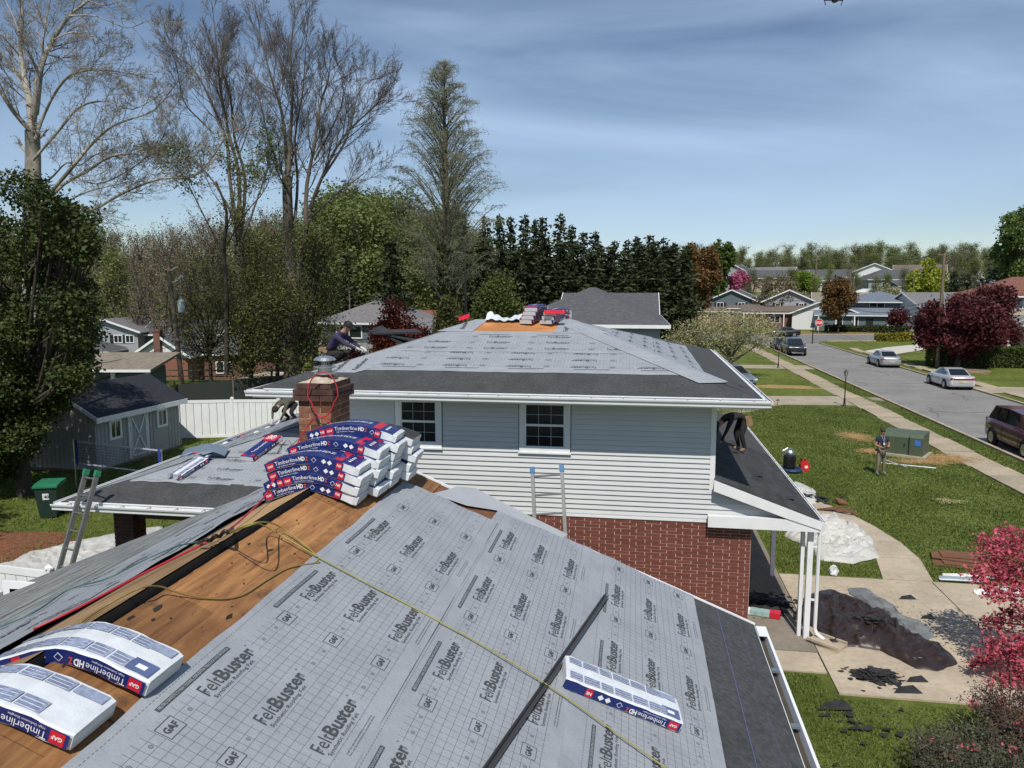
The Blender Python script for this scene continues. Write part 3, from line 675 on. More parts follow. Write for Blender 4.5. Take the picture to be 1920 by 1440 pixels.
# front felt: lower course upside down, upper course upright, left piece turned
def hipclip(xa, ya): return lambda u, v: True
def front_felt(y0, y1, turned, off, uoff, rag, seed, x0=None, x1=None):
    L_ = (y1-y0)/math.cos(thF)
    xl = lambda y: -7.85+(y-YF)*.95+.05; xr = lambda y: 2.45-(y-YF)*.96-.05
    if turned:
        M = frame3(FP(0, y1, off), (-1, 0, 0), (0, -math.cos(thF), -math.sin(thF)))
        wx = lambda u: -u; wy = lambda v: y1-v*math.cos(thF); uu = lambda x: -x
    else:
        M = frame3(FP(0, y0, off), (1, 0, 0), (0, math.cos(thF), math.sin(thF)))
        wx = lambda u: u; wy = lambda v: y0+v*math.cos(thF); uu = lambda x: x
    def out_(u, v, fu, fv):
        y = wy(v); a, b2 = xl(y), xr(y)
        if x0 is not None: a = x0(y)
        if x1 is not None: b2 = x1(y)
        x = (b2+(a-b2)*fu) if turned else (a+(b2-a)*fu)
        if rag and fu in (0., 1.): x += .03*math.sin(y*9)
        ve = v+(.008*math.sin(x*2) if fv in (0., 1.) else 0); return uu(x), ve
    def clip(u, v):
        x, y = wx(u), wy(v); return xl(y)+.15 < x < xr(y)-.1 and (x0 is None or x > x0(y)) and (x1 is None or x < x1(y))
    return felt(house, M, out_, (-9, 9), (0, L_), seed, uoff=uoff, clip=clip, res=.25, wa=.8)
front_felt(15.95, 17.18, True, .010, .35, True, 5., x0=lambda y: -6.35+(y-15.95)*.95)
front_felt(17.02, 18.28, False, .016, .4, True, 6., x0=lambda y: -5.7+(y-17)*.95)
# top pieces left and right of the bare boards, text across
def vert_piece(poly, off, seed, P_=FP):
    mb = MB(); mb.add([P_(x, y, off) for x, y in poly], [tuple(range(len(poly)))]); o = mb.build('felt_sheet', M_felt, house); return o
vert_piece([(-4.75, 18.25), (-3.85, 18.25), (-3.62, 19.1), (-3.95, 19.08)], .022, 1)
vert_piece([(-1.9, 18.2), (-.55, 18.2), (-1.45, 19.08), (-1.75, 19.1)], .022, 2)
vert_piece([(-6.95, 15.78), (-5.95, 15.78), (-5.7, 15.98), (-5.15, 17.2), (-5.6, 17.15)], .013, 3)
mb = MB()
def fptext(s, x, y, width, h, rot, P_=FP, o=.026, bold=.02):
    ca, sa = math.cos(rot), math.sin(rot); put_text(mb, s, 0, 0, width=width, h=h, bold=bold, mp_=lambda a, b: P_(x+a*ca-b*sa, y+a*sa+b*ca, o))
fptext('Buster', -4.1, 18.4, .5, .12, math.pi/2, bold=.03)
mb.build('print', M_ink, house)
for a_ in ((-1.55, 18.3, .65, .12, math.pi/2, .026), (-6.35, 15.85, .65, .12, math.pi/2-.1, .018), (-5.95, 15.9, .65, .12, math.pi/2-.1, .018)):
    mb = MB(); fptext('FeltBuster', *a_[:5], o=a_[5]); mb.build('print', M_ink, house)
# bare orange plywood: two boards
for a, b2 in ((-3.83, -2.6), (-2.59, -1.78)):
    mb = MB(); mb.add([FP(a, 18.2, .008), FP(b2, 18.2, .008), FP(b2, 19.1, .008), FP(a, 19.1, .008)], [(0, 1, 2, 3)]); mb.build('sheathing_panel', M_ply2, house)
# right plane felt courses with print
nR = (Vector(Cc)-Vector(B)).cross(Vector(P2)-Vector(B)).normalized()
dY = (Vector(Cc)-Vector(B)).normalized(); upR = nR.cross(dY); upR = upR if upR.z > 0 else -upR
for k_, (v0_, off) in enumerate(((1.02, .010), (2.12, .015), (3.2, .02))):
    org = Vector(B)+upR*v0_+nR*(off if nR.z > 0 else -off)
    M = frame3(org, dY, upR) if dY.cross(upR).z > 0 else frame3(org+dY*0, -dY, upR)
    tot = (Vector(P2)-Vector(B)).dot(upR); up2 = (Vector(P2)-Vector(B)).dot(dY); Lt = (Vector(Cc)-Vector(B)).length
    vmax = min(1.2, tot-v0_-.01)
    lo = lambda v, v0_=v0_: (v+v0_)/tot*up2+.03; hi = lambda v, v0_=v0_: Lt+(up2-Lt)*(v+v0_)/tot-(.9 if v0_ < 2 else .1)
    def o_(u, v, fu, fv, lo=lo, hi=hi): return lo(v)+(hi(v)-lo(v))*fu, v
    felt(house, M, o_, (-3, 13.5), (0, vmax), 7+k_, uoff=.3*k_, clip=lambda u, v, lo=lo, hi=hi: lo(v) < u-.0 and u < hi(v), res=.3)
# hip cap strips of felt folded over the right hip
for (a, b2, wv) in (((2.2, 15.2), (-1.5, 18.95), .55),):
    a3, b3 = Vector(FP(*a)), Vector(FP(*b2)); n = 8; vs = []
    for i in range(n+1):
        p = Vector(B).lerp(Vector(P2), .16+.84*i/n); q = Vector(FP(p.x-.50, p.y-.02, .026)); r_ = Vector(RP(p.x+.12, p.y+.55, .028))
        vs += [q, p+Vector((0, 0, .034)), r_]
    mb = MB(); mb.add(vs, [f for i in range(n) for f in ((3*i, 3*i+1, 3*i+4, 3*i+3), (3*i+1, 3*i+2, 3*i+5, 3*i+4))]); mb.build('felt_sheet', M_felt, house)

# ---- porch roof on the right, beam, posts, downspout
XP = 3.72; zp = lambda x: 3.30-.37*(x-XR)
mb = MB(); mb.prismy([(XR+.0, zp(XR)), (XP, zp(XP)), (XP, zp(XP)-.12), (XR, zp(XR)-.12)], 15.42, 27.0); mb.build('porch_roof', mat('deck_edge', (.2, .1, .05)), house)
R_ = random.Random(12)
nc = 13
for i in range(nc):
    x0 = XR+(XP-XR+.02)*i/nc; x1 = XR+(XP-XR+.02)*(i+1)/nc+.03
    ye = 26.9 if i > 2 else 26.9
    y = 15.40
    while y < 21.4:
        l = R_.uniform(.8, 1.1); y1 = min(y+l, 21.6); mbx = MB()
        o1, o2 = .012, .004; jj = R_.uniform(-.006, .006)
        mbx.add([(x0, y, zp(x0)+o2), (x1+jj, y, zp(x1)+o1+.006), (x1+jj, y1-.008, zp(x1)+o1+.006), (x0, y1-.008, zp(x0)+o2), (x1+jj, y, zp(x1)+.001), (x1+jj, y1-.008, zp(x1)+.001)], [(0, 1, 2, 3), (1, 4, 5, 2)])
        mbx.build('shingle', mat('porch_shingle', (.034, .036, .04), .93, .3, 5, fine=.4, rnd=.25), house); y = y1
mb = MB(); mb.add([(XR, 21.3, zp(XR)+.014), (XP, 21.5, zp(XP)+.014), (XP, 27, zp(XP)+.014), (XR, 27, zp(XR)+.014)], [(0, 1, 2, 3)]); mb.build('starter_strip', M_start, house)
mb = MB()   # lifted torn tabs
for (x, y, s_) in ((2.75, 17.5, .3), (3.2, 16.25, .25), (2.5, 19.6, .2)):
    mb.add([(x, y, zp(x)+.02), (x+.04, y+s_, zp(x)+.02), (x+.22, y+s_*1.1, zp(x+.22)+.09), (x+.2, y+.1, zp(x+.2)+.07)], [(0, 1, 2, 3)])
mb.build('lifted_tab', M_shing, house)
mb = MB()   # rake board of the porch gable
mb.prismy([(XR-.02, zp(XR)+.0), (XP+.0, zp(XP)+.005), (XP, zp(XP)-.16), (3.05, zp(3.05)-.2), (XR-.02, zp(XR)-.22)], 15.37, 15.41); mb.build('rake_board', white, house)
mb = MB(); mb.bx(1.55, XP-.02, 15.39, 15.53, 2.33, 2.56); mb.build('porch_beam', white, house)
mb = MB(); mb.bx(3.55, 3.68, 15.54, 27, 2.36, 2.52); mb.build('porch_beam', white, house)
mb = MB(); mb.bx(2.43, 3.6, 15.54, 27, 2.46, 2.48); mb.build('porch_ceiling', white, house)
mb = MB(); mb.bar((XP+.02, 15.4, zp(XP)-.03), (XP+.02, 27, zp(XP)-.03), .02, .09); mb.build('fascia', white, house)
mb = MB(); mb.bar((XP+.05, 15.42, zp(XP)+.02), (XP+.05, 27, zp(XP)+.02), .022, .022); mb.build('gutter_rim', white, house)
for i in range(12):
    mb = MB(); mb.bx(XP-.02, XP+.06, 16.2+i*.9-.02, 16.2+i*.9+.02, zp(XP)+.01, zp(XP)+.035); mb.build('gutter_hanger', M_metal, house)
post = lambda x, y, wd=.1: (lambda m_: (m_.bx(x-wd/2, x+wd/2, y-.05, y+.05, .03, 2.34), m_.build('porch_post', white, house)))(MB())
post(3.575, 15.62, .105); post(3.45, 15.72, .07)
g = G(1447, 1082); post(g.x, g.y, .1)
g2 = G(1447, 1082)
for yy in (23.0, 26.5): post(3.5, yy, .1)
mb = MB(); x, y = 3.74, 15.6
mb.tube([(x-.02, y-.0, 2.35), (x+.0, y, 2.2), (x, y, .25), (x+.03, y-.03, .16), (x+.16, y-.1, .08)], .038, 8); mb.bx(x-.12, x, y-.01, y+.01, .84, .88); mb.bx(x-.12, x, y-.01, y+.01, 1.95, 1.98); mb.build('downspout', white, house)
# ---- one storey hip wing on the left
HE = 3.05; hx, hy = -10.75, 12.75; hs = .29
def HF(x, y, o=0.): return (x, y-o*.28, HE+hs*(y-hy)+o)
def HL(x, y, o=0.): return (x-o*.28, y, HE+hs*(x-hx)+o)
mb = MB(); t2 = 15.6-hy
mb.add([(hx, hy, HE), (-4.9, hy, HE), (-4.9, 15.6, HE+hs*t2), (hx+t2, 15.6, HE+hs*t2), (hx+t2+1.2, 16.8, HE+hs*(t2+1.2)), (-6.6, 16.8, HE+hs*(t2+1.2)), (-6.6, 23.2, HE+hs*(t2+1.2)), (hx, 23.2, HE)],
       [(0, 1, 2, 3), (0, 3, 4, 6, 7), (3, 2, 5, 4), (4, 5, 6)])
mb.build('low_roof', mat('roof_underlay', (.16, .17, .18)), house)
mb = MB(); mb.bx(-10.2, XL, 16, 22.8, -.1, HE-.1); mb.build('low_wing_wall', mat('plain_brick_wall', (.2, .065, .045)), house)
mb = MB(); mb.add([HF(hx, hy, .005), HF(-5, hy, .005), HF(-5, hy+.85, .005), HF(hx+.85, hy+.85, .005)], [(0, 1, 2, 3)]); mb.add([HL(hx, hy, .005), HL(hx+.30, hy+.85, .005), HL(hx+.30, 23.2, .005), HL(hx, 23.2, .005)], [(0, 1, 2, 3)][:1]); mb.build('starter_strip', M_start, house)
M = frame3(HF(-7.5, hy+.8, .012), (1, 0, 0), (0, 1, hs))
felt(house, M, lambda u, v, fu, fv: ((hx+.87+v*.96)*(1-fu)+(-4.95)*fu+7.5, v+.01*math.sin(u*3)), (-9, 9), (0, 1.2), 8.2, uoff=.2, wa=2, clip=lambda u, v: hx+1+v < u-7.5 < -5.3, res=.2)
M = frame3(HF(-7.5, hy+1.85, .018), (1, 0, 0), (0, 1, hs))
felt(house, M, lambda u, v, fu, fv: ((hx+1.9+v*.96)*(1-fu)+(-4.95)*fu+7.5, v), (-9, 9), (0, 1.15), 8.9, uoff=.7, wa=2, clip=lambda u, v: hx+2.1+v < u-7.5 < -5.3, res=.2)
for k_, (vv, off) in enumerate(((.32, .012), (1.35, .017), (2.4, .02))):
    M = frame3(HL(hx+vv, 0, off), (0, -1, 0), (1, 0, hs))
    felt(house, M, lambda u, v, fu, fv, vv=vv: (-23.1*(1-fu)+(-(hy+vv+v*.96))*fu, v), (-24, -12), (0, min(1.2, 4.1-vv)), 9.1+k_, uoff=.4*k_, wa=2, clip=lambda u, v, vv=vv: -u > hy+vv+v*.96+.4 and -u < 22.6, res=.25)
kgut((hx-.1, hy-.016, HE-.01), (-7.55, hy-.016, HE-.01), (0, -1, 0)); kgut((hx-.016, hy, HE-.01), (hx-.016, 23.2, HE-.01), (-1, 0, 0))
mb = MB(); mb.bar((hx, hy, HE-.09), (-5, hy, HE-.09), .03, .16); mb.bar((hx, hy, HE-.09), (hx, 23.2, HE-.09), .03, .16); mb.build('fascia', white_dirty, house)
mb = MB(); mb.add([(hx, hy, HE-.16), (-5, hy, HE-.16), (-5, 23, HE-.16), (hx, 23, HE-.16)], [(3, 2, 1, 0)]); mb.build('porch_ceiling', mat('brown_soffit', (.08, .05, .04)), house)
mb = MB(); mb.bar((hx+.2, hy-.01, HE+.01), (-7.5, hy-.01, HE+.01), .04, .018); mb.build('drip_edge', white, house)
for i in range(6):
    mb = MB(); x = hx+.25+i*.55; mb.bx(x-.012, x+.012, hy-.15, hy-.01, HE-.024, HE-.01); mb.build('gutter_hanger', M_metal, house)
# brick pillar of the covered patio
px_ = AY(213, 975, 13.4).x; pX0, pX1 = px_, px_+.42
pil = MB(); pil.bx(pX0+.01, pX1-.01, 13.41, 13.79, 0, 2.85); pil.build('pillar_core', mat('dark_mortar', (.13, .1, .085)), house)
M_br2 = mat('dark_brown_brick', (.085, .032, .026), .85, .3, 9, rnd=.3)
for r in range(36):
    z = .04+r*.078
    for (a, b2) in (((0, .2), (.21, .42)) if r % 2 else ((0, .1), (.11, .31), (.32, .42))):
        mbx = MB(); mbx.bx(pX0+a, pX0+b2, 13.4, 13.44, z-.033, z+.033); mbx.build('brick', M_br2, house)
    mbx = MB(); mbx.bx(pX1-.04, pX1, 13.445, 13.8, z-.033, z+.033); mbx.build('brick', M_br2, house)
mb = MB(); mb.bx(pX1-.1, -6.6, 13.5, 13.62, 2.55, 2.68); mb.bx(-7.9, -7.75, 13.5, 13.62, 2.1, 2.9); mb.build('patio_beam', mat('dark_brown_paint', (.04, .018, .015), .6), house)

# ---- chimney
chim = MB(); cx0, cx1, cy0, cy1 = -4.6, -4.13, 10.0, 10.72
chim.bx(cx0+.008, cx1-.008, cy0+.008, cy1-.008, 0, 5.68); chimney = chim.build('chimney', mat('old_mortar', (.55, .44, .33), .95, .25, 10), house)
ch = .084; R_ = random.Random(5); M_bc = mat('chimney_brick', (.175, .07, .038), .85, .4, 7, rnd=.5, fine=.3, bump=.3); M_bs = mat('sooty_brick', (.075, .035, .028), .9, .4, 8, rnd=.3, fine=.3)
ztop = 5.80
def ring(z, ex_, mt, shift):
    x0, x1, y0, y1 = cx0-ex_, cx1+ex_, cy0-ex_, cy1+ex_; h = ch-.012; d = .09
    L_ = x1-x0; s_ = .33 if shift else .66
    for a, b2 in ((x0, x0+L_*s_), (x0+L_*s_+.011, x1)):
        for yy in (y0, y1-d):
            m_ = MB(); j = R_.uniform(-.003, .003); m_.bx(a, b2, yy+j, yy+d+j, z, z+h); m_.build('brick', mt, chimney)
    ys = [y0+d+.011, y0+(.42 if shift else .3), y1-d-.011]
    for a, b2 in zip(ys, ys[1:]):
        for xx in (x0, x1-d):
            m_ = MB(); j = R_.uniform(-.003, .003); m_.bx(xx+j, xx+d+j, a, b2-.011, z, z+h); m_.build('brick', mt, chimney)
z = ztop-ch
for i in range(13):
    ex_ = .015 if i == 0 else .055 if i in (1, 2) else 0.
    ring(z, ex_, M_bs if i < 3 else M_bc, i % 2); z -= ch
mb = MB(); mb.bx(cx0+.0, cx1+.0, cy0+.02, cy1, ztop-.10, ztop-.012)
# crown: rough mortar with cracks
n = 10; vs = []
R_ = random.Random(6)
for j in range(n+1):
    for i in range(n+1):
        x = cx0-.0+(cx1-cx0)*i/n; y = cy0+(cy1-cy0)*j/n; e = min(i, n-i, j, n-j); vs.append((x, y, ztop-.02+min(e, 3)*.022+R_.uniform(-.012, .012)))
mb.add(vs, [(j*(n+1)+i, j*(n+1)+i+1, (j+1)*(n+1)+i+1, (j+1)*(n+1)+i) for j in range(n) for i in range(n)])
mb.build('chimney_crown', mat('cracked_crown', (.42, .34, .27), .95, .35, 14, bump=.8, bdist=.02), chimney)
cxm, cym = (cx0+cx1)/2+.02, (cy0+cy1)/2
mb = MB(); mb.lathe([(.12, ztop), (.12, ztop+.1), (.10, ztop+.1)], (cxm, cym, 0), 16); mb.build('clay_flue', mat('clay', (.2, .06, .04)), chimney)
mb = MB(); mb.lathe([(.17, ztop+.085), (.17, ztop+.10), (.10, ztop+.125), (.10, ztop+.16), (.12, ztop+.165), (.155, ztop+.178), (.155, ztop+.19), (.095, ztop+.205), (.095, ztop+.28), (.04, ztop+.29)], (cxm, cym, 0), 20)
mb.lathe([(.155, ztop+.28), (.16, ztop+.285), (.125, ztop+.32), (.06, ztop+.34), (.01, ztop+.345)], (cxm, cym, 0), 24); mb.build('metal_chimney_cap', M_metal, chimney, smooth=False)
mb = MB()
for k in range(24):
    a = k*math.pi/12; mb.box((cxm+.097*math.cos(a), cym+.097*math.sin(a), ztop+.24), (.006, .012, .05), (0, 0, a))
mb.build('cap_louvre', M_dark, chimney)
# ================================================================ TREES
class TW:
    """collects tapered tubes and leaf quads as numpy blocks"""
    def __init__(s): s.V = []; s.Q = []; s.M = []; s.n = 0; s.tips = []
    def tube(s, P, r0, r1, k, mi=0):
        P = np.asarray(P, float); n = len(P); d = np.gradient(P, axis=0); d /= np.linalg.norm(d, axis=1)[:, None]+1e-9
        ref = np.array([0, 0, 1.]) if abs(d[0, 2]) < .9 else np.array([1., 0, 0])
        u = np.cross(d, ref); u /= np.linalg.norm(u, axis=1)[:, None]+1e-9; v = np.cross(d, u)
        r = np.linspace(r0, r1, n)[:, None, None]; a = np.arange(k)*2*np.pi/k
        X = P[:, None, :]+r*(u[:, None, :]*np.cos(a)[None, :, None]+v[:, None, :]*np.sin(a)[None, :, None])
        s.V.append(X.reshape(-1, 3)); i = np.arange(n-1)[:, None]*k; j = np.arange(k)[None, :]; j2 = (j+1) % k
        s.Q.append((np.stack([i+j, i+j2, i+k+j2, i+k+j], -1).reshape(-1, 4)+s.n)); s.M.append(np.full((n-1)*k, mi)); s.n += n*k
    def leaves(s, Cn, size, rng, mi=1, up=.3, asp=.75):
        Cn = np.asarray(Cn, float); n = len(Cn)
        if n == 0: return
        a = rng.normal(size=(n, 3)); a[:, 2] *= .6; a /= np.linalg.norm(a, axis=1)[:, None]; b = rng.normal(size=(n, 3)); b = np.cross(a, b); b /= np.linalg.norm(b, axis=1)[:, None]
        sz = size*rng.uniform(.6, 1.35, n)[:, None]; a = a*sz*.5; b = b*sz*.5*asp
        s.V.append(np.stack([Cn-a, Cn-b*.9, Cn+a, Cn+b*.9], 1).reshape(-1, 3)); s.Q.append(np.arange(4*n).reshape(-1, 4)+s.n); s.M.append(np.full(n, mi)); s.n += 4*n
    def mesh(s, name, mats): return npmesh(name, np.concatenate(s.V), np.concatenate(s.Q), mats, np.concatenate(s.M))
    def __len__(s): return s.n
def rvec(rng): v = rng.normal(size=3); return v/np.linalg.norm(v)
def grow(T, rng, p, d, ln, r, lv, cfg):
    """one branch with wander and upward pull, then its children"""
    ns = cfg['seg'][lv]; P = [p]; d = d/np.linalg.norm(d)
    for i in range(ns):
        d = d+rvec(rng)*cfg['wob'][lv]+np.array([0, 0, cfg['up'][lv]]); d /= np.linalg.norm(d); P.append(P[-1]+d*ln/ns)
    P = np.array(P); sd_ = cfg['sides'][lv]; T.tube(P, r, r*cfg.get('tap', .35), sd_)
    kids(T, rng, P, ln, r, lv, cfg)
def kids(T, rng, P, ln, r, lv, cfg, start=None):
    if lv+1 >= len(cfg['n']):
        T.tips.append(P[-1]); T.tips.append(P[len(P)//2]); return
    n = cfg['n'][lv+1]; n = max(1, int(n*rng.uniform(.75, 1.25)))
    for i in range(n):
        t = (start if start is not None else cfg['start'][lv])+(1-(start if start is not None else cfg['start'][lv]))*(i+rng.uniform(0, 1))/n; t = min(t, .98)
        f = t*(len(P)-1); k = int(f); q = P[k]+(P[k+1]-P[k])*(f-k); ax = P[k+1]-P[k]; ax = ax/np.linalg.norm(ax)
        o = rvec(rng); o = o-ax*o.dot(ax); o /= np.linalg.norm(o)+1e-9; an = cfg['ang'][lv+1]*rng.uniform(.7, 1.25)
        d = ax*math.cos(an)+o*math.sin(an); l = cfg['len'][lv+1]*ln*(1-.55*t)*rng.uniform(.7, 1.25)
        rr = min(r*(1-.6*t)*.6, r*cfg.get('rr', .5)); grow(T, rng, q, d, l, max(rr, cfg['rmin']), lv+1, cfg)
bark_grey = mat('grey_bark', (.115, .095, .078), .95, .3, 2.5, stretch=(3, 3, .6), bump=.4, fine=.2)
bark_syc = mat('sycamore_bark', (.15, .125, .10), .9, .35, .9, stretch=(1, 1, .5), col2=(.40, .37, .32), fine=.25)
bark_dark = mat('dark_bark', (.06, .048, .038), .95, .3, 3, stretch=(3, 3, .6))
bark_mid = mat('brown_bark', (.10, .08, .06), .95, .3, 3, stretch=(3, 3, .6))
def limb3(pts, Y, rng, dj=.6):
    """a limb followed in the photograph: picture points at depth Y, with depth wander"""
    P = []; y = Y
    for i, (x, yy) in enumerate(pts):
        if i: y += rng.normal(0, dj)
        P.append(np.array(AY(x, yy, y)))
    # smooth by Catmull-Rom
    out = []; Q = [P[0]]+P+[P[-1]]
    for i in range(1, len(Q)-2):
        for t in (0, .33, .66):
            a, b, c, d = Q[i-1], Q[i], Q[i+1], Q[i+2]; out.append(.5*((2*b)+(-a+c)*t+(2*a-5*b+4*c-d)*t*t+(-a+3*b-3*c+d)*t**3))
    out.append(P[-1]); return np.array(out)
def traced_tree(name, label, cat, Y, limbs, cfg, bark, seed, leaf=None, nleaf=0, lsize=.1, leafz=None, base=None, group=None):
    rng = np.random.default_rng(seed); T = TW(); Tt = TW()
    for li, (pts, r0, r1, st) in enumerate(limbs):
        P = limb3(pts, Y+(rng.normal(0, 1.) if li > 1 else 0), rng, .5); ln = np.linalg.norm(np.diff(P, axis=0), axis=1).sum()
        r0 *= (.9 if li == 0 else .66); r1 *= (.9 if li == 0 else .55)
        (Tt if li == 0 else T).tube(P, r0, r1, 8 if r0 > .12 else 6)
        c = dict(cfg); dens = max(1, int(cfg['n'][1]*ln/6.5)); c['n'] = [1, dens if li else max(2, dens//4)]+list(cfg['n'][2:]); l0 = min(ln, 7.)
        kids(T, rng, P, l0, max(r0*.55, .03), 0, c, st)
    b0 = Vector(AY(limbs[0][0][0][0], limbs[0][0][0][1], Y)); e = thing(name, label, cat, (0, 0, 0), 0, group); e.location = (b0.x, b0.y, terr(b0.x, b0.y))
    off = Vector((-e.location.x, -e.location.y, -e.location.z))
    o = obj('trunk', Tt.mesh('trunk', bark), e, off); o = obj('branches', T.mesh('branches', bark), e, off)
    if leaf and nleaf:
        tips = np.array(T.tips)
        if leafz: tips = tips[(tips[:, 2] > leafz[0]) & (tips[:, 2] < leafz[1])]
        if len(tips):
            C_ = tips[rng.integers(0, len(tips), nleaf)]+rng.normal(0, .22, (nleaf, 3)); F2 = TW(); F2.leaves(C_, lsize, rng, 0); obj('leaves', F2.mesh('leaves', leaf), e, off)
    return e
CF = dict(n=[1, 12, 8, 7, 5], seg=[4, 5, 4, 3, 2], wob=[.1, .16, .2, .22, .2], up=[.0, .07, .06, .05, .03], sides=[8, 5, 4, 3, 3], start=[.2, .15, .15, .1], ang=[0, .75, .7, .7, .6], len=[1, .42, .5, .5, .5], rmin=.0075, rr=.42)
CFU = dict(CF); CFU.update(ang=[0, .6, .62, .6, .55], up=[0, .11, .10, .08, .05], len=[1, .62, .58, .55, .55])
lf_new = leafmat('budding_leaf', (.07, .09, .02), (.22, .24, .07)); lf_seed = leafmat('pale_catkin', (.2, .17, .08), (.38, .34, .18))
traced_tree('sycamore_tree', 'big bare sycamore with pale mottled limbs at the left edge', 'tree', 38, [
    ([(58, 640), (60, 480), (60, 400), (62, 300), (60, 245)], .55, .38, .7),
    ([(60, 250), (55, 190), (45, 140), (38, 90), (42, 30), (33, -50)], .30, .10, .15),
    ([(60, 250), (70, 160), (82, 110), (100, 75), (130, 30), (165, 0), (195, -45)], .27, .08, .15),
    ([(70, 215), (78, 140), (82, 60), (95, -10), (90, -60)], .13, .05, .2),
    ([(66, 262), (85, 210), (120, 150), (165, 132), (230, 135), (290, 150)], .13, .03, .2),
    ([(72, 235), (110, 165), (150, 130), (200, 135), (255, 170)], .10, .03, .2),
    ([(62, 300), (110, 245), (150, 200), (200, 190), (250, 205), (310, 170)], .12, .03, .2),
    ([(85, 372), (130, 320), (170, 272), (205, 240), (240, 225), (290, 205), (335, 150)], .16, .04, .15),
    ([(80, 385), (120, 345), (165, 320), (210, 292), (270, 290), (330, 305), (375, 270)], .15, .03, .15),
    ([(95, 415), (140, 385), (170, 395), (230, 362), (300, 335), (360, 332), (395, 300), (425, 255), (455, 240)], .16, .04, .12),
    ([(75, 350), (100, 330), (125, 305), (150, 310), (190, 285), (230, 300), (290, 330)], .09, .02, .2),
    ([(90, 400), (150, 365), (200, 350), (260, 340), (330, 350)], .09, .02, .2),
    ([(58, 245), (30, 215), (5, 178), (-30, 120), (-60, 60)], .22, .08, .15),
    ([(42, 150), (10, 110), (-25, 60), (-40, 0)], .1, .04, .2), ([(52, 175), (20, 150), (-10, 100)], .08, .03, .2),
    ([(130, 30), (180, 30), (235, 52), (270, 42), (300, 32)], .06, .015, .25), ([(165, 0), (200, 10), (250, -10)], .06, .02, .2),
    ([(35, 60), (20, 20), (-10, -30)], .08, .03, .2), ([(100, 75), (140, 60), (190, 80), (235, 100)], .07, .02, .2),
    ([(130, 325), (180, 345), (240, 320), (300, 268), (320, 210), (370, 150)], .07, .02, .2)], CF, bark_syc, 3, lf_seed, 1800, .08, (2, 16))
CFT = dict(CFU); CFT['n'] = [1, 10, 9, 8, 4]
traced_tree('bare_tree', 'tall bare tree with several upright leaders, left of the twin trunked one', 'tree', 50, [
    ([(462, 700), (455, 600), (450, 500), (445, 430)], .42, .32, .8),
    ([(445, 440), (430, 330), (425, 265), (400, 200), (370, 140), (335, 100), (312, 65)], .22, .04, .3),
    ([(448, 440), (448, 330), (430, 255), (415, 180), (408, 110), (398, 10)], .24, .04, .3),
    ([(450, 450), (460, 340), (440, 260), (432, 180), (415, 120), (420, 60)], .2, .04, .3),
    ([(400, 250), (370, 220), (345, 190), (330, 120), (320, 85)], .1, .03, .2), ([(445, 300), (470, 230), (478, 180)], .08, .02, .2),
    ([(452, 460), (480, 380), (500, 320), (512, 270)], .12, .03, .3), ([(450, 430), (400, 340), (360, 300), (330, 290)], .12, .03, .3)], CFT, bark_grey, 5, lf_new, 3600, .13, (1, 16.5))
traced_tree('bare_tree', 'tall bare tree with twin grey trunks behind the brick chimney', 'tree', 46, [
    ([(548, 760), (545, 620), (545, 500), (540, 400), (538, 330)], .50, .33, .85),
    ([(538, 340), (536, 270), (528, 210), (510, 150), (490, 75), (485, 40)], .2, .035, .25),
    ([(540, 330), (545, 250), (548, 170), (545, 100), (553, 22)], .2, .035, .25),
    ([(556, 560), (572, 440), (575, 350), (590, 270), (600, 200), (615, 150), (620, 110)], .26, .04, .3),
    ([(560, 520), (580, 400), (605, 330), (640, 262), (685, 215), (722, 185)], .24, .03, .35),
    ([(552, 420), (558, 340), (553, 260), (568, 170), (575, 60)], .16, .03, .25), ([(575, 420), (620, 372), (670, 335), (708, 305)], .12, .02, .25),
    ([(600, 340), (650, 260), (670, 180), (690, 150)], .12, .025, .25), ([(540, 350), (510, 280), (490, 200), (475, 120)], .12, .02, .25), ([(590, 300), (640, 200), (640, 140)], .1, .02, .2)], CFT, bark_grey, 6)
# young leafing tree in front of the bare ones
CFL = dict(CFU); CFL['n'] = [1, 8, 6, 4]
traced_tree('leafing_tree', 'slender tree with thin new leaves between the bare trees', 'tree', 44, [
    ([(425, 700), (425, 560), (420, 470), (425, 400), (405, 340)], .18, .06, .25), ([(425, 460), (460, 400), (500, 350), (520, 270)], .08, .02, .2), ([(422, 480), (380, 400), (350, 340), (330, 310)], .08, .02, .2), ([(425, 430), (440, 360), (430, 300)], .07, .02, .2)], CFL, bark_dark, 8, leafmat('olive_leaf', (.06, .08, .02), (.17, .18, .06)), 4200, .14)
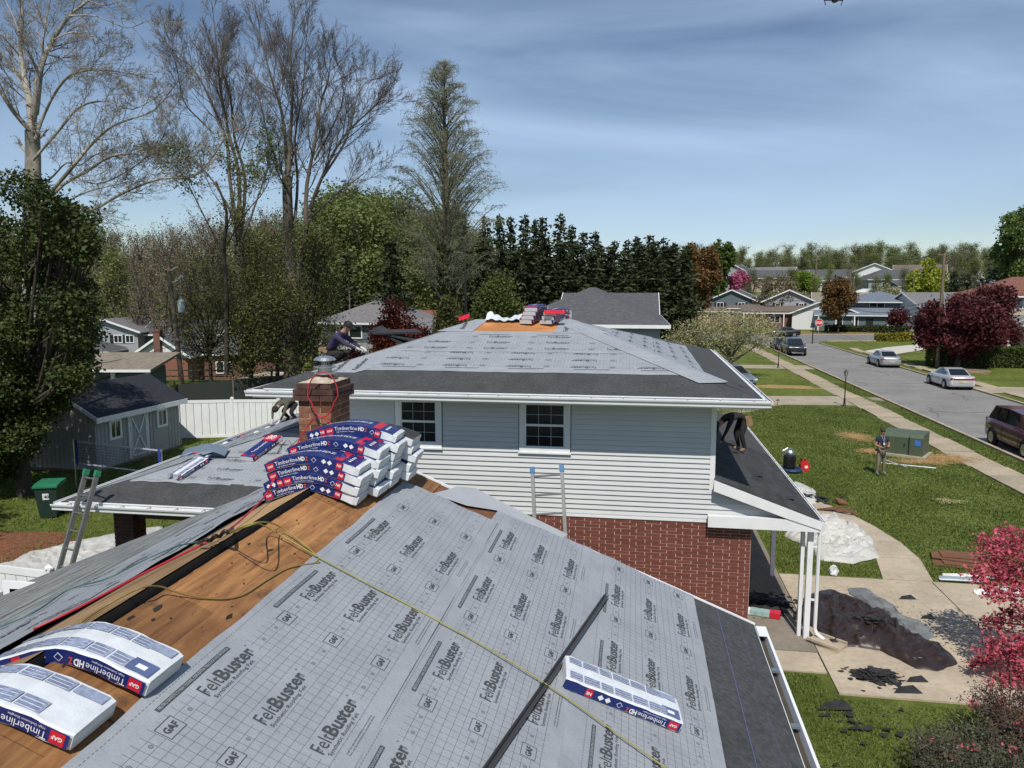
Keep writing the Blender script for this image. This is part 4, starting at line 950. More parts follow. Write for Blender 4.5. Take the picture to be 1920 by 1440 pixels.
# conical larch like tree with weeping new needles
def conical(name, label, px, ytop, ybase, Y, seed):
    rng = np.random.default_rng(seed); base = AY(px, ybase, Y); top = AY(px, ytop, Y); H_ = top.z-base.z; T = TW(); Tt = TW()
    P = np.array([[0, 0, t*H_] for t in np.linspace(0, 1, 12)])+rng.normal(0, .04, (12, 3)); Tt.tube(P, .42, .03, 8); C_ = []
    for i in range(230):
        t = .12+.87*(i/230.)**.95; z = H_*t; prof = 4.1*min(1., ((1-t)/.72))**.8*(.55+.45*min(1, t/.38)); L_ = prof*rng.uniform(.7, 1.12)+.35; a = rng.uniform(0, 6.283); n = 7
        pts = []; el = 1.
        for k in range(n):
            f = k/(n-1.); r = L_*f; pts.append([r*math.cos(a), r*math.sin(a), z+L_*(1.30*f-.12*f*f-.30*f**5)*(1. if t < .8 else .75)])
        pts = np.array(pts)+rng.normal(0, .03, (n, 3))*np.arange(n)[:, None]/n*2; T.tube(pts, .022+.009*L_, .006, 4)
        for k in range(int(9+8*L_)):
            f = rng.uniform(.25, 1)*(n-1.001); j = int(f); q = pts[j]+(pts[j+1]-pts[j])*(f-j); d = rvec(rng); d[2] = abs(d[2])*.4; l = rng.uniform(.3, 1.0)
            e = q+d*l*.6; e2 = e+np.array([d[0]*.15, d[1]*.15, -.35*l]); T.tube([q, e, e2], .010, .006, 3)
            m = 6; tt = rng.uniform(.2, 1, m)[:, None]; C_.append(e*(1-tt)+e2*tt+rng.normal(0, .09, (m, 3)))
    e = thing(name, label, 'tree', base); obj('trunk', Tt.mesh('trunk', bark_mid), e); obj('branches', T.mesh('branches', mat('larch_twig', (.17, .16, .11), .9)), e)
    F2 = TW(); F2.leaves(np.concatenate(C_), .12, rng, 0, asp=.26); obj('leaves', F2.mesh('leaves', leafmat('pale_needle', (.15, .18, .09), (.30, .33, .19), .4)), e)
    I_ = TW(); n = 4200; zz = rng.uniform(.3, H_*.36, n); aa = rng.uniform(0, 6.28, n); rr = .42*(1-zz/H_)+rng.uniform(0, .35, n); I_.leaves(np.stack([rr*np.cos(aa), rr*np.sin(aa), zz], 1), .16, rng, 0)
    obj('ivy', I_.mesh('ivy', leafmat('ivy_leaf', (.02, .035, .012), (.06, .085, .025))), e)
conical('larch_tree', 'very tall cone shaped tree with sparse pale needles and ivy on its trunk', 838, 118, 640, 52, 4)

def lump_pts(rng, lumps, n, shell=.45):
    """points through lumpy volumes, denser near the outside; lumps (x,y,z,rx,ry,rz)"""
    w_ = np.array([l[3]*l[4]*l[5] for l in lumps])**.67; ids = rng.choice(len(lumps), n, p=w_/w_.sum()); Lm = np.array(lumps)[ids]
    d = rng.normal(size=(n, 3)); d /= np.linalg.norm(d, axis=1)[:, None]; r = (rng.uniform(shell**3, 1, n)**(1/3.))[:, None]
    return Lm[:, :3]+d*r*Lm[:, 3:]
def auto_lumps(rng, rx, ry, rz, cz, n, k=.42):
    out = [(0, 0, cz, rx*.6, ry*.6, rz*.6)]
    for i in range(n):
        d = rng.normal(size=3); d /= np.linalg.norm(d); s_ = rng.uniform(min(.28, k*.6), k)
        out.append((d[0]*rx*(1-s_*.8), d[1]*ry*(1-s_*.8), cz+d[2]*rz*(1-s_*.8), rx*s_, ry*s_, rz*s_*.85))
    return out
def clustered(rng, pts, per, sp): return (pts[:, None, :]+rng.normal(0, sp, (len(pts), per, 3))).reshape(-1, 3)
def leafy(name, label, cat, loc, rx, ry, rz, cz, nleaf, lsize, lmat, seed, bark=None, r0=.12, nl=14, per=9, sp=.22, group=None, lumps=None, asp=.8, skel=True, shell=.5, rz_=0, kk=.42):
    rng = np.random.default_rng(seed); e = thing(name, label, cat, loc, rz_, group); Lm = lumps or auto_lumps(rng, rx, ry, rz, cz, nl, kk)
    pts = lump_pts(rng, Lm, nleaf//per, shell); pts = clustered(rng, pts, per, sp); pts = pts[pts[:, 2] > .02]
    F2 = TW(); F2.leaves(pts, lsize, rng, 0, asp=asp); obj('crown', F2.mesh('crown', lmat), e)
    if skel:
        T = TW(); T.tube(np.array([[0, 0, -.1], [.05, .03, cz*.4], [0, 0, cz*.9]]), r0, r0*.55, 7)
        for l in Lm[1:]:
            q = np.array([0, 0, cz*rng.uniform(.3, .75)]); p2 = np.array(l[:3]); mid = (q+p2)/2+rng.normal(0, .12, 3)+np.array([0, 0, -.05*rz]); T.tube([q, mid, p2], r0*.42, r0*.12, 5)
            for k in range(5):
                d = rvec(rng); T.tube([p2*.6+mid*.4, p2*.5+mid*.5+d*l[3]*.5, p2+d*np.array(l[3:])*.95], r0*.12, .008, 3)
        obj('trunk', T.mesh('trunk', bark or bark_dark), e)
    return e
# dark maple over the shed
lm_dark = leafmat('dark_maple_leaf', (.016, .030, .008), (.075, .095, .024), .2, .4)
LM = []
def LP(px, py, Y, r, rz=None):
    p = AY(px, py, Y); return (p.x, p.y, p.z, r, r, rz or r*.85)
base = Vector((-20.6, 22.8, 0))
_r = random.Random(41); ye_ = [340, 380, 420, 460, 500, 550, 600, 650, 700, 750, 800, 850, 900]; xe_ = [60, 150, 172, 182, 160, 178, 186, 168, 182, 140, 85, 60, 40]
while len(LM) < 95:
    yy = _r.uniform(350, 890); xm = np.interp(yy, ye_, xe_); xx = _r.uniform(-110, xm)
    if _r.random() < .4: xx = xm-_r.uniform(5, 40)
    rr = _r.uniform(.35, .8)*(1.7 if xx < xm-60 else 1); LM.append(LP(xx-rr*30, yy, 22.5+_r.uniform(-1.8, 1.8), rr, rr*.7))
LM = [(l[0]-base.x, l[1]-base.y, l[2], l[3], l[4], l[5]) for l in LM]
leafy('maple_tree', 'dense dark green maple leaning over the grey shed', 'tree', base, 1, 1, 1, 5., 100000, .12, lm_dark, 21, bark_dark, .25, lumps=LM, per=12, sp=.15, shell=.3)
# leafy clump and ivy round the twin trunks behind the fence
lv = leafmat('holly_leaf', (.035, .042, .013), (.15, .15, .048), .25, .5)
for i, (px, py, Y, rx, rz, n, lab) in enumerate([(560, 720, 44, 3.0, 5.2, 22000, 'dark evergreen holly around the twin grey trunks'), (470, 715, 46, 2.8, 4.2, 17000, 'thin leaved dark green tree beyond the white fence'), (395, 715, 52, 2.6, 4.6, 12000, 'dark olive shrub tree right of the leaning utility pole'), (520, 715, 50, 3, 5.4, 16000, 'taller olive green tree behind the holly')]):
    g = AY(px, py, Y); g.z = 0
    leafy('evergreen_tree', lab, 'tree', g, rx, rx, rz, rz+.9, int(n*.6), .14, lv, 30+i, bark_dark, .16, per=6, sp=.42, nl=30, kk=.27, shell=.2)
# ------- woodland: variants shared by many trees
def wood_variant(seed, H_, nb, nleaf, lsize, lmat, bark, spread=.40, lowf=.1, leafsp=.55):
    nb = int(nb*1.3); nleaf = int(nleaf*(1.05 if lmat.name != 'brown_bud' else .8)); lsize *= .9
    rng = np.random.default_rng(seed); T = TW()
    P = np.array([[0, 0, 0], [rng.normal(0, .2), rng.normal(0, .2), H_*.3], [rng.normal(0, .4), rng.normal(0, .4), H_*.62], [rng.normal(0, .6), rng.normal(0, .6), H_*.97]]); T.tube(P, .26, .05, 6)
    c = dict(n=[1, nb, 6, 4], seg=[3, 4, 3, 2], wob=[.1, .14, .2, .2], up=[0, .16, .12, .08], sides=[6, 4, 3, 3], start=[lowf, .2, .1], ang=[0, .62, .6, .6], len=[1, spread, .5, .5], rmin=.018, rr=.4)
    kids(T, rng, P, H_, .2, 0, c, lowf); tips = np.array(T.tips); F2 = TW()
    C_ = tips[rng.integers(0, len(tips), nleaf)]+rng.normal(0, leafsp, (nleaf, 3)); F2.leaves(C_, lsize, rng, 0); return T.mesh('trunk', bark), F2.mesh('crown', lmat)
lfA = leafmat('spring_olive_leaf', (.09, .11, .032), (.22, .25, .08), .3, .3, .3); lfB = leafmat('spring_green_leaf', (.085, .11, .03), (.19, .23, .075), .3, .3, .2); lfC = leafmat('brown_bud', (.10, .08, .05), (.20, .165, .10), .2, .3, .25)
bw = mat('woodland_bark', (.16, .135, .105), .95, .25, 1, rnd=.2)
WV = [wood_variant(101, 15, 26, 3800, .30, lfA, bw), wood_variant(102, 15, 24, 3800, .30, lfA, bw), wood_variant(103, 14, 26, 5200, .30, lfB, bw, .36), wood_variant(104, 15, 30, 2600, .22, lfC, bw, .34), wood_variant(105, 15, 28, 2400, .22, lfC, bw, .3), wood_variant(106, 14, 24, 5600, .32, lfB, bw, .34)]
def wtree(v, x, y, s, sz, rz, lab, grp=None, name='woodland_tree', z=None):
    e = thing(name, lab, 'tree', (x, y, (terr(x, y) if z is None else z)-.2), rz, grp); e.scale = (s, s, sz)
    obj('trunk', WV[v][0], e); obj('crown', WV[v][1], e); return e
R_ = random.Random(17)
# hillside behind the left houses (columns in picture x, distances 85..150)
n = 0
for row, (Y, x0, x1, st, htop) in enumerate([(88, -60, 880, 34, None), (104, -40, 900, 34, None), (122, -60, 960, 34, None), (145, -60, 1000, 36, None)]):
    px = x0
    while px < x1:
        pxx = px+R_.uniform(-14, 14); y = Y+R_.uniform(-5, 5); q = AY(pxx, 500, y); gz_ = terr(q.x, y)
        # wanted treeline in the picture
        tl = np.interp(pxx, [100, 300, 420, 560, 640, 700, 760, 800, 880, 1000], [450, 432, 415, 410, 352, 362, 378, 388, 430, 470])+R_.uniform(-8, 20)+(row*3 if row else 30)
        ht = AY(pxx, tl, y).z-gz_; v = R_.choice([3, 4, 3, 0, 1]) if pxx < 540 else R_.choice([2, 5, 0, 2, 5])
        if row == 0 and pxx < 560: v = R_.choice([3, 4, 0])
        side = 'brown, barely budding tree in the wood behind the left hand houses' if v in (3, 4) else ('olive budding tree in the wood behind the left hand houses' if v in (0, 1) else 'fresh green tree in the wood behind the left hand houses')
        wtree(v, q.x, y, ht/15*R_.uniform(1.0, 1.35), ht/15, R_.uniform(0, 6), side, {3: 'brown', 4: 'brown', 0: 'olive', 1: 'olive'}.get(v, 'green')+' trees of the hillside wood'); px += st
# far treeline across the right
px = 1180
for row, (Y, st) in enumerate([(246, 20), (270, 18), (298, 18)]):
    px = 1200
    while px < 2010:
        pxx = px+R_.uniform(-8, 8); y = Y+R_.uniform(-8, 8); q = AY(pxx, 500, y); gz_ = terr(q.x, y); tl = np.interp(pxx, [1200, 1290, 1330, 1400, 1450, 1560, 1640, 1720, 1790, 1920, 2010], [468, 462, 462, 474, 470, 466, 460, 470, 462, 466, 470])+R_.uniform(-7, 10)+(2-row)*8
        ht = AY(pxx, tl, y).z-gz_; v = R_.choice([0, 1, 0, 1, 4, 2])
        wtree(v, q.x, y, ht/15*R_.uniform(1.2, 1.6), ht/15, R_.uniform(0, 6), 'hazy olive tree in the long treeline on the skyline', 'trees of the far skyline'); px += st
pl_ = ['left of the grey gabled house', 'behind the grey gabled house', 'between the two gabled houses', 'behind the tan roofed house', 'left of the lime shrub', 'right of the lime shrub', 'behind the rust coloured tree', 'behind the white garage', 'left of the blue grey roof', 'beside the white roofed house', 'above the blue grey roof', 'left of the yellow green tree', 'below the yellow green tree', 'right of the yellow green tree', 'above the burgundy maple', 'right of the hedge pole']
for i, px in enumerate([1296, 1345, 1412, 1440, 1488, 1530, 1556, 1590, 1606, 1646, 1668, 1700, 1722, 1762, 1800, 1846]):
    y = 182+R_.uniform(-12, 18); q = AY(px, 520, y); ht = max(4., AY(px, 508+R_.uniform(-8, 14), y).z-terr(q.x, y)); v = (0, 4, 1, 2, 5, 0)[i % 6]
    wtree(v, q.x, y, .55+R_.uniform(-.08, .15), ht/15, R_.uniform(0, 6), ('budding', 'brown twiggy', 'olive', 'fresh green', 'bright green', 'budding')[i % 6]+' garden tree '+pl_[i], 'garden trees between the far houses', 'garden_tree')
# dark conifers
def conifer_var(seed, H_, R0, n_t, lmat, lsz=.5):
    rng = np.random.default_rng(seed); T = TW(); T.tube([[0, 0, 0], [0, 0, H_]], .28, .03, 6); C_ = []
    for i in range(n_t):
        t = (i/n_t)**.85; z = H_*(.04+.95*t); R1 = R0*(1-t)**.72*(.62+.6*rng.uniform())+.1; k = max(4, int(15*(1-t)+4)); a0 = rng.uniform(0, 6.28)
        for j in range(k):
            a = a0+j*6.283/k+rng.normal(0, .15); L_ = R1*rng.uniform(.72, 1.15); m = max(3, int(L_*4.2)); f = np.linspace(.25, 1, m)
            C_.append(np.stack([L_*f*np.cos(a), L_*f*np.sin(a), z-.32*L_*f+.16*L_*f**3], 1)+rng.normal(0, .11, (m, 3)))
    C_ = np.concatenate(C_); C_ = np.repeat(C_, 2, 0)+rng.normal(0, .12, (len(C_)*2, 3)); F2 = TW(); F2.leaves(C_, lsz, rng, 0, asp=.5); return T.mesh('trunk', bark_dark), F2.mesh('crown', lmat)
lc = leafmat('spruce_needle', (.018, .026, .011), (.058, .072, .028), .15, .6, .2); lc2 = leafmat('blue_spruce_needle', (.022, .034, .026), (.06, .08, .06), .15, .6)
CV = [conifer_var(201, 14, 2.6, 34, lc), conifer_var(202, 14, 3.0, 32, lc), conifer_var(203, 14, 2.3, 36, lc)]
def conifer(var, px, ytop, Y, s, lab, z=None, name='spruce_tree', grp=None, yb=None):
    q = AY(px, ytop, Y); z = terr(q.x, Y) if z is None else z; e = thing(name, lab, 'tree', (q.x, Y, z-.1), R_.uniform(0, 6), grp); k = (q.z-z)/14; e.scale = (s, s, k)
    obj('trunk', var[0], e); obj('crown', var[1], e); return e
tops = [(868, 395), (905, 400), (935, 398), (957, 402), (982, 398), (1003, 408), (1020, 403), (1049, 396), (1068, 418), (1092, 432), (1113, 430), (1130, 455), (1155, 448), (1176, 446), (1200, 440), (1222, 437), (1246, 442), (1268, 452)]
desc = ['leftmost dark spruce, beside the cone shaped larch', 'second dark spruce from the left of the row', 'third dark spruce from the left of the row', 'dark spruce just left of the tall pointed pair', 'pointed dark spruce above the felted roof peak', 'shorter dark spruce between two pointed ones', 'dark spruce with a blunt top above the roof peak', 'tallest pointed dark spruce in the middle of the row', 'dark spruce stepping down right of the tallest one', 'low dark spruce before the dip in the row', 'twin of the low spruce at the dip of the row', 'shortest dark spruce, at the dip of the row', 'dark spruce just right of the dip', 'broad dark spruce behind the neighbour roof', 'dark spruce behind the right end of the neighbour roof', 'blunt dark spruce third from the right of the row', 'dark spruce second from the right of the row', 'rightmost dark spruce, beside the rust coloured tree']
for i, (px, yt) in enumerate(tops): conifer(CV[i % 3], px+R_.uniform(-4, 4), yt, 84+R_.uniform(-5, 5), R_.uniform(.95, 1.15) if yt > 410 else 1.0, desc[i])
for i in range(15): conifer(CV[i % 3], 880+i*29, 455+R_.uniform(-8, 14), 76+R_.uniform(-2, 2), 1.15, 'dark spruce filling the lower front of the conifer row', grp='spruces in the front of the conifer row')
conifer(CV[1], 735, 440, 66, 1.1, 'dark broad conifer right above the dark red maple'); conifer(CV[0], 650, 470, 76, 1.2, 'dark conifer behind the hip roofed brick house')
BS = conifer_var(204, 14, 4.2, 34, lc2); conifer(BS, 1893, 450, 120, 1.25, 'blue green spruce behind the burgundy maple at the right'); conifer(CV[1], 1790, 505, 150, 1.2, 'small dark conifer right of the yellow green tree')
# other individual trees
def gtree(name, label, px, ybase, Y, ytop, wpx, lmat, n, ls, seed, zc=.58, z=None, r0=.14, per=8, sp=.25, cat='tree', bark=None, shell=.5, kk=.42, nl=16, hfrac=.44, low=None):
    g = AY(px, ybase, Y); z = terr(g.x, Y) if z is None else z; h = AY(px, ytop, Y).z-z; rx = wpx/2*Y/FPX
    return leafy(name, label, cat, (g.x, Y, z), rx, rx, h*hfrac, h*zc, n, ls, lmat, seed, bark, r0, nl, per, sp, shell=shell, kk=kk)
burg = leafmat('burgundy_leaf', (.045, .012, .014), (.125, .030, .034), .25, .6); redl = leafmat('red_maple_leaf', (.10, .018, .012), (.24, .055, .032), .3, .8)
yel = leafmat('yellow_green_leaf', (.16, .20, .02), (.36, .40, .05), .35, .5); rust = leafmat('rust_leaf', (.09, .05, .02), (.20, .115, .04), .3, .5); grn = leafmat('mid_green_leaf', (.05, .085, .02), (.13, .18, .045), .3, .6)
pinkf = leafmat('magenta_blossom', (.30, .07, .14), (.52, .16, .28), .35, .6); cream = leafmat('cream_blossom', (.20, .19, .09), (.47, .44, .25), .3, 1.2)
gtree('japanese_maple', 'round dark red japanese maple behind the hip roofed house', 752, 600, 56, 546, 118, redl, 16000, .2, 41, .5, r0=.12, hfrac=.42)
gtree('weeping_tree', 'bushy green weeping tree left of the felted roof peak', 935, 640, 48, 512, 100, leafmat('weeping_leaf', (.05, .065, .018), (.12, .14, .04)), 17000, .17, 42, .55)
gtree('green_tree', 'green ivy thicket at the foot of the cone shaped larch', 850, 640, 50, 515, 60, lv, 12000, .17, 43, .5)
gtree('maple_tree', 'large burgundy leaved maple beside the leaning street pole', 1795, 675, 74, 552, 138, burg, 30000, .27, 44, .56, r0=.3, nl=20)
gtree('maple_tree', 'burgundy crown joined to the right of the large maple', 1858, 668, 82, 535, 110, burg, 18000, .27, 45, .55, r0=.25)
gtree('young_maple', 'small burgundy tree on a thin stem in the golden hedge ring', 1680, 640, 111, 575, 34, burg, 3000, .3, 46, .68, r0=.07, hfrac=.32)
gtree('lime_tree', 'bright yellow green tree in front of the far treeline', 1738, 545, 165, 478, 68, yel, 9000, .55, 47, .55, r0=.25)
gtree('rusty_tree', 'orange brown budding tree in front of the white garage', 1572, 605, 128, 518, 62, rust, 9000, .33, 48, .58, r0=.16)
gtree('rusty_tree', 'large rust topped tree at the right end of the spruces', 1310, 560, 150, 455, 78, rust, 12000, .5, 49, .6, r0=.3)
gtree('green_tree', 'light green tree right of the rust topped tree', 1352, 560, 190, 446, 46, grn, 7000, .6, 50, .6, r0=.3)
gtree('magnolia_tree', 'magenta blossoming tree behind the grey gabled house', 1382, 540, 195, 495, 44, pinkf, 5000, .55, 51, .5)
gtree('green_shrub', 'bright green shrub left of the grey gabled houses', 1330, 555, 165, 530, 60, grn, 5000, .5, 52, .5)
gtree('lime_shrub', 'lime green shrub among the far roofs', 1508, 540, 200, 503, 54, leafmat('lime_leaf', (.10, .16, .02), (.22, .30, .05)), 5000, .55, 53, .5)
gtree('brown_tree', 'bare brown budding tree between the two gabled houses', 1452, 600, 150, 512, 90, lfC, 7000, .3, 54, .55, r0=.2)
gtree('pale_shrub', 'whitish blossoming shrub behind the blue grey roof', 1665, 555, 150, 530, 60, cream, 4000, .35, 55, .5)
gtree('pale_tree', 'grey green hazy tree above the burgundy maple', 1818, 560, 155, 505, 50, leafmat('grey_leaf', (.08, .09, .05), (.17, .18, .10)), 5000, .4, 56, .55)
gtree('green_tree', 'tall pale green tree cut off by the right edge', 1935, 600, 115, 362, 130, grn, 17000, .42, 57, .66, r0=.4, hfrac=.34)
gtree('forsythia_shrub', 'yellow shrub behind the grey gabled house on the left', 205, 620, 92, 588, 70, leafmat('forsythia', (.2, .17, .04), (.4, .34, .1)), 4000, .25, 58, .5)
gtree('dark_shrub', 'dark red shrub in front of the brick house', 668, 725, 57, 645, 34, burg, 3000, .18, 59, .5)
# woody vine bank at far right beside the hedge: bare reddish shrub
T = TW(); rng = np.random.default_rng(77); g = G(1895, 672)
for i in range(260):
    a = rng.uniform(0, 6.28); s_ = rng.uniform(.2, 1); T.tube([[s_*.8*math.cos(a)*2, s_*math.sin(a), 0], [s_*1.4*math.cos(a)*2, s_*1.3*math.sin(a), 1.6], [s_*2.*math.cos(a)*2, s_*1.8*math.sin(a), rng.uniform(2.2, 3.8)]], .022, .008, 3)
e = thing('bare_shrub', 'leafless reddish brown shrub between the hedge and the brick house', 'shrub', (g.x+1, 77.5, 0)); obj('stems', T.mesh('stems', mat('red_twig', (.13, .055, .035), .9)), e)
# dogwood (cream) at the corner of the street, tiered flat crown
rng = np.random.default_rng(61); g = G(1370, 668); Lm = []
yd = 62.0; bx_ = AY(1368, 660, yd)
for (px, py, r) in [(1290, 632, 2.0), (1320, 612, 2.0), (1350, 596, 1.9), (1385, 600, 2.0), (1420, 606, 1.7), (1440, 625, 1.3), (1400, 632, 2.0), (1350, 628, 2.2), (1310, 648, 1.8), (1370, 655, 1.6), (1272, 650, 1.2), (1360, 672, 1.), (1425, 645, 1.)]:
    p = AY(px, py, yd+rng.normal(0, 1.3)); Lm.append((p.x-bx_.x, p.y-yd, p.z, r, r, r*.34))
Lm[0:0] = [(0, 0, 3.0, 1.5, 1.5, .7)]
leafy('dogwood_tree', 'wide cream flowering dogwood behind the corner of the felted roof', 'tree', (bx_.x, yd, 0), 1, 1, 1, 3.2, 12500, .13, cream, 62, bark_mid, .16, lumps=Lm, per=5, sp=.22, shell=.15)

for (x, y, r, zt, lb) in ((-25.2, 20.5, 4.0, 11.5, 'leafy maple beyond the left picture edge that shades the shed'), (-20.3, 14.6, 2.6, 8.5, 'smaller maple beyond the left picture edge that dapples the lawn')):
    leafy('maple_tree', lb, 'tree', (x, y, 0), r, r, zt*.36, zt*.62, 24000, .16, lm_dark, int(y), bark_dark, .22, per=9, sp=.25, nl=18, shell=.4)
# ================================================================ OTHER HOUSES
def wallm(n, c): return mat(n, c, .8, .08, 2, stretch=(1, 1, 6), fine=.08)
W_grey = wallm('grey_siding', (.30, .32, .34)); W_white = wallm('white_siding', (.66, .67, .67)); W_slate = wallm('slate_siding', (.11, .14, .16)); W_tan = wallm('tan_siding', (.46, .40, .31)); W_beige = wallm('beige_siding', (.42, .40, .36)); W_blue = wallm('blue_grey_siding', (.25, .29, .34))
def brickish(name, c):
    if name in _mc: return _mc[name]
    m, t, b = nmat(name); _mc[name] = m; tcx = t.nodes.new('ShaderNodeTexCoord'); mpx = t.nodes.new('ShaderNodeMapping'); mpx.inputs['Rotation'].default_value = (rad(90), 0, 0)
    br = t.nodes.new('ShaderNodeTexBrick'); br.inputs['Scale'].default_value = 4.2; br.inputs['Color1'].default_value = (*c, 1); br.inputs['Color2'].default_value = (*[v*.65 for v in c], 1); br.inputs['Mortar'].default_value = (.3, .22, .17, 1); br.inputs['Mortar Size'].default_value = .015
    t.links.new(tcx.outputs['Object'], mpx.inputs[0]); t.links.new(mpx.outputs[0], br.inputs[0]); t.links.new(br.outputs[0], b.inputs['Base Color']); b.inputs['Roughness'].default_value = .9; return m
W_brick = brickish('red_brick', (.25, .085, .05)); W_brick2 = brickish('dark_red_brick', (.16, .06, .045)); W_wbrick = brickish('white_painted_brick', (.55, .52, .47))
def roofm(n, c): return mat(n, c, .93, .22, 3.5, stretch=(1, 1, 2.5), fine=.3)
R_dark = roofm('dark_grey_shingle_roof', (.075, .078, .085)); R_brown = roofm('brown_shingle_roof', (.13, .105, .085)); R_tan = roofm('weathered_tan_roof', (.20, .17, .135)); R_blue = roofm('blue_grey_roof', (.13, .155, .195)); R_red = roofm('red_brown_roof', (.17, .07, .05)); R_white = roofm('white_roof', (.5, .52, .52)); R_mid = roofm('grey_roof', (.15, .145, .15))
def roofpart(e, x0, x1, y0, y1, z, kind, rh, rm, oh=.45, th=.16, trim=white):
    a0, a1, b0, b1 = x0-oh, x1+oh, y0-oh, y1+oh; mbx = MB(); fas = MB(); xm, ym = (a0+a1)/2, (b0+b1)/2
    base = [(a0, b0, z), (a1, b0, z), (a1, b1, z), (a0, b1, z)]
    if kind == 'hip':
        wd = min(a1-a0, b1-b0)/2
        r1, r2 = ((a0+wd, ym, z+rh), (a1-wd, ym, z+rh)) if (a1-a0) >= (b1-b0) else ((xm, b0+wd, z+rh), (xm, b1-wd, z+rh))
        if (a1-a0) >= (b1-b0): mbx.add(base+[r1, r2], [(0, 1, 5, 4), (1, 2, 5), (2, 3, 4, 5), (3, 0, 4), (3, 2, 1, 0)])
        else: mbx.add(base+[r1, r2], [(0, 1, 4), (1, 2, 5, 4), (2, 3, 5), (3, 0, 4, 5), (3, 2, 1, 0)])
        for p, q in ((0, 1), (1, 2), (2, 3), (3, 0)): fas.bar(Vector(base[p])-Vector((0, 0, th*.5)), Vector(base[q])-Vector((0, 0, th*.5)), .05, th)
    elif kind == 'gs':     # ridge along x
        mbx.prismx([(b0, z), (ym, z+rh), (b1, z), (b1, z-th), (ym, z+rh-th), (b0, z-th)], a0, a1)
        for xx in (a0-.02, a1+.02):
            fas.bar((xx, b0, z-th*.4), (xx, ym, z+rh-th*.4), .05, th*1.3); fas.bar((xx, b1, z-th*.4), (xx, ym, z+rh-th*.4), .05, th*1.3)
        fas.bar((a0, b0-.03, z-th*.5), (a1, b0-.03, z-th*.5), .06, th); fas.bar((a0, b1+.03, z-th*.5), (a1, b1+.03, z-th*.5), .06, th)
    elif kind == 'gf':     # ridge along y, gable to the camera
        mbx.prismy([(a0, z), (xm, z+rh), (a1, z), (a1, z-th), (xm, z+rh-th), (a0, z-th)], b0, b1)
        for yy in (b0-.02, b1+.02):
            fas.bar((a0, yy, z-th*.4), (xm, yy, z+rh-th*.4), .05, th*1.3); fas.bar((a1, yy, z-th*.4), (xm, yy, z+rh-th*.4), .05, th*1.3)
        fas.bar((a0-.03, b0, z-th*.5), (a0-.03, b1, z-th*.5), .06, th); fas.bar((a1+.03, b0, z-th*.5), (a1+.03, b1, z-th*.5), .06, th)
    elif kind == 'shed':   # slopes down toward the camera
        mbx.prismx([(b0, z), (b1, z+rh), (b1, z+rh-th), (b0, z-th)], a0, a1); fas.bar((a0, b0-.03, z-th*.5), (a1, b0-.03, z-th*.5), .06, th)
    mbx.build('roof', rm, e); fas.build('fascia', trim, e)
def bhouse(name, label, loc, rz, vols, wins=(), posts=(), chim=(), doors=(), extras=None):
    e = thing(name, label, 'house', loc, rz)
    for v in vols:
        x0, x1, y0, y1, z0, z1, kind, rh, wm, rm = v[:10]; mbx = MB(); mbx.bx(x0, x1, y0, y1, z0, z1)
        if kind == 'gf': mbx.prismy([(x0, z1), (x1, z1), ((x0+x1)/2, z1+rh*(x1-x0)/(x1-x0+.9))], y0, y1)
        if kind == 'gs': mbx.prismx([(y0, z1), (y1, z1), ((y0+y1)/2, z1+rh*(y1-y0)/(y1-y0+.9))], x0, x1)
        if wm: mbx.build('wall', wm, e)
        if kind: roofpart(e, x0, x1, y0, y1, z1, kind, rh, rm, *(v[10:] or ()))
    for w_ in wins:
        x, y, z, ww, hh = w_[:5]; sh = len(w_) > 5 and w_[5]; f = MB(); q = .09
        for a in ((x-ww/2, x+ww/2, z+hh-q, z+hh), (x-ww/2, x+ww/2, z, z+q), (x-ww/2, x-ww/2+q, z+q, z+hh-q), (x+ww/2-q, x+ww/2, z+q, z+hh-q), (x-.03, x+.03, z+q, z+hh-q)): f.bx(a[0], a[1], y-.07, y-.0, a[2], a[3])
        fr = f.build('window', white, e); g_ = MB(); g_.bx(x-ww/2+q, x+ww/2-q, y-.04, y-.02, z+q, z+hh-q); g_.build('pane', M_glass, fr)
        if sh:
            for s_ in (-1, 1): m_ = MB(); m_.bx(x+s_*(ww/2+.22)-.2, x+s_*(ww/2+.22)+.2, y-.06, y, z, z+hh); m_.build('shutter', M_black, e)
    for p in posts: m_ = MB(); m_.bx(p[0]-.09, p[0]+.09, p[1]-.09, p[1]+.09, 0, p[2]); m_.build('porch_post', white, e)
    for c in chim: m_ = MB(); m_.bx(c[0]-c[3]/2, c[0]+c[3]/2, c[1]-.35, c[1]+.35, 0, c[2]); m_.bx(c[0]-c[3]/2-.06, c[0]+c[3]/2+.06, c[1]-.41, c[1]+.41, c[2]-.2, c[2]-.05); m_.build('chimney', W_brick2, e)
    for d in doors: m_ = MB(); m_.bx(d[0]-d[3]/2, d[0]+d[3]/2, d[1]-.05, d[1]+.0, 0 if len(d) < 6 else d[5], d[4]); m_.build('door', d[2], e)
    return e
def at(px, py, Y, z=None):
    p = AY(px, py, Y); return (p.x, Y, terr(p.x, Y) if z is None else z)
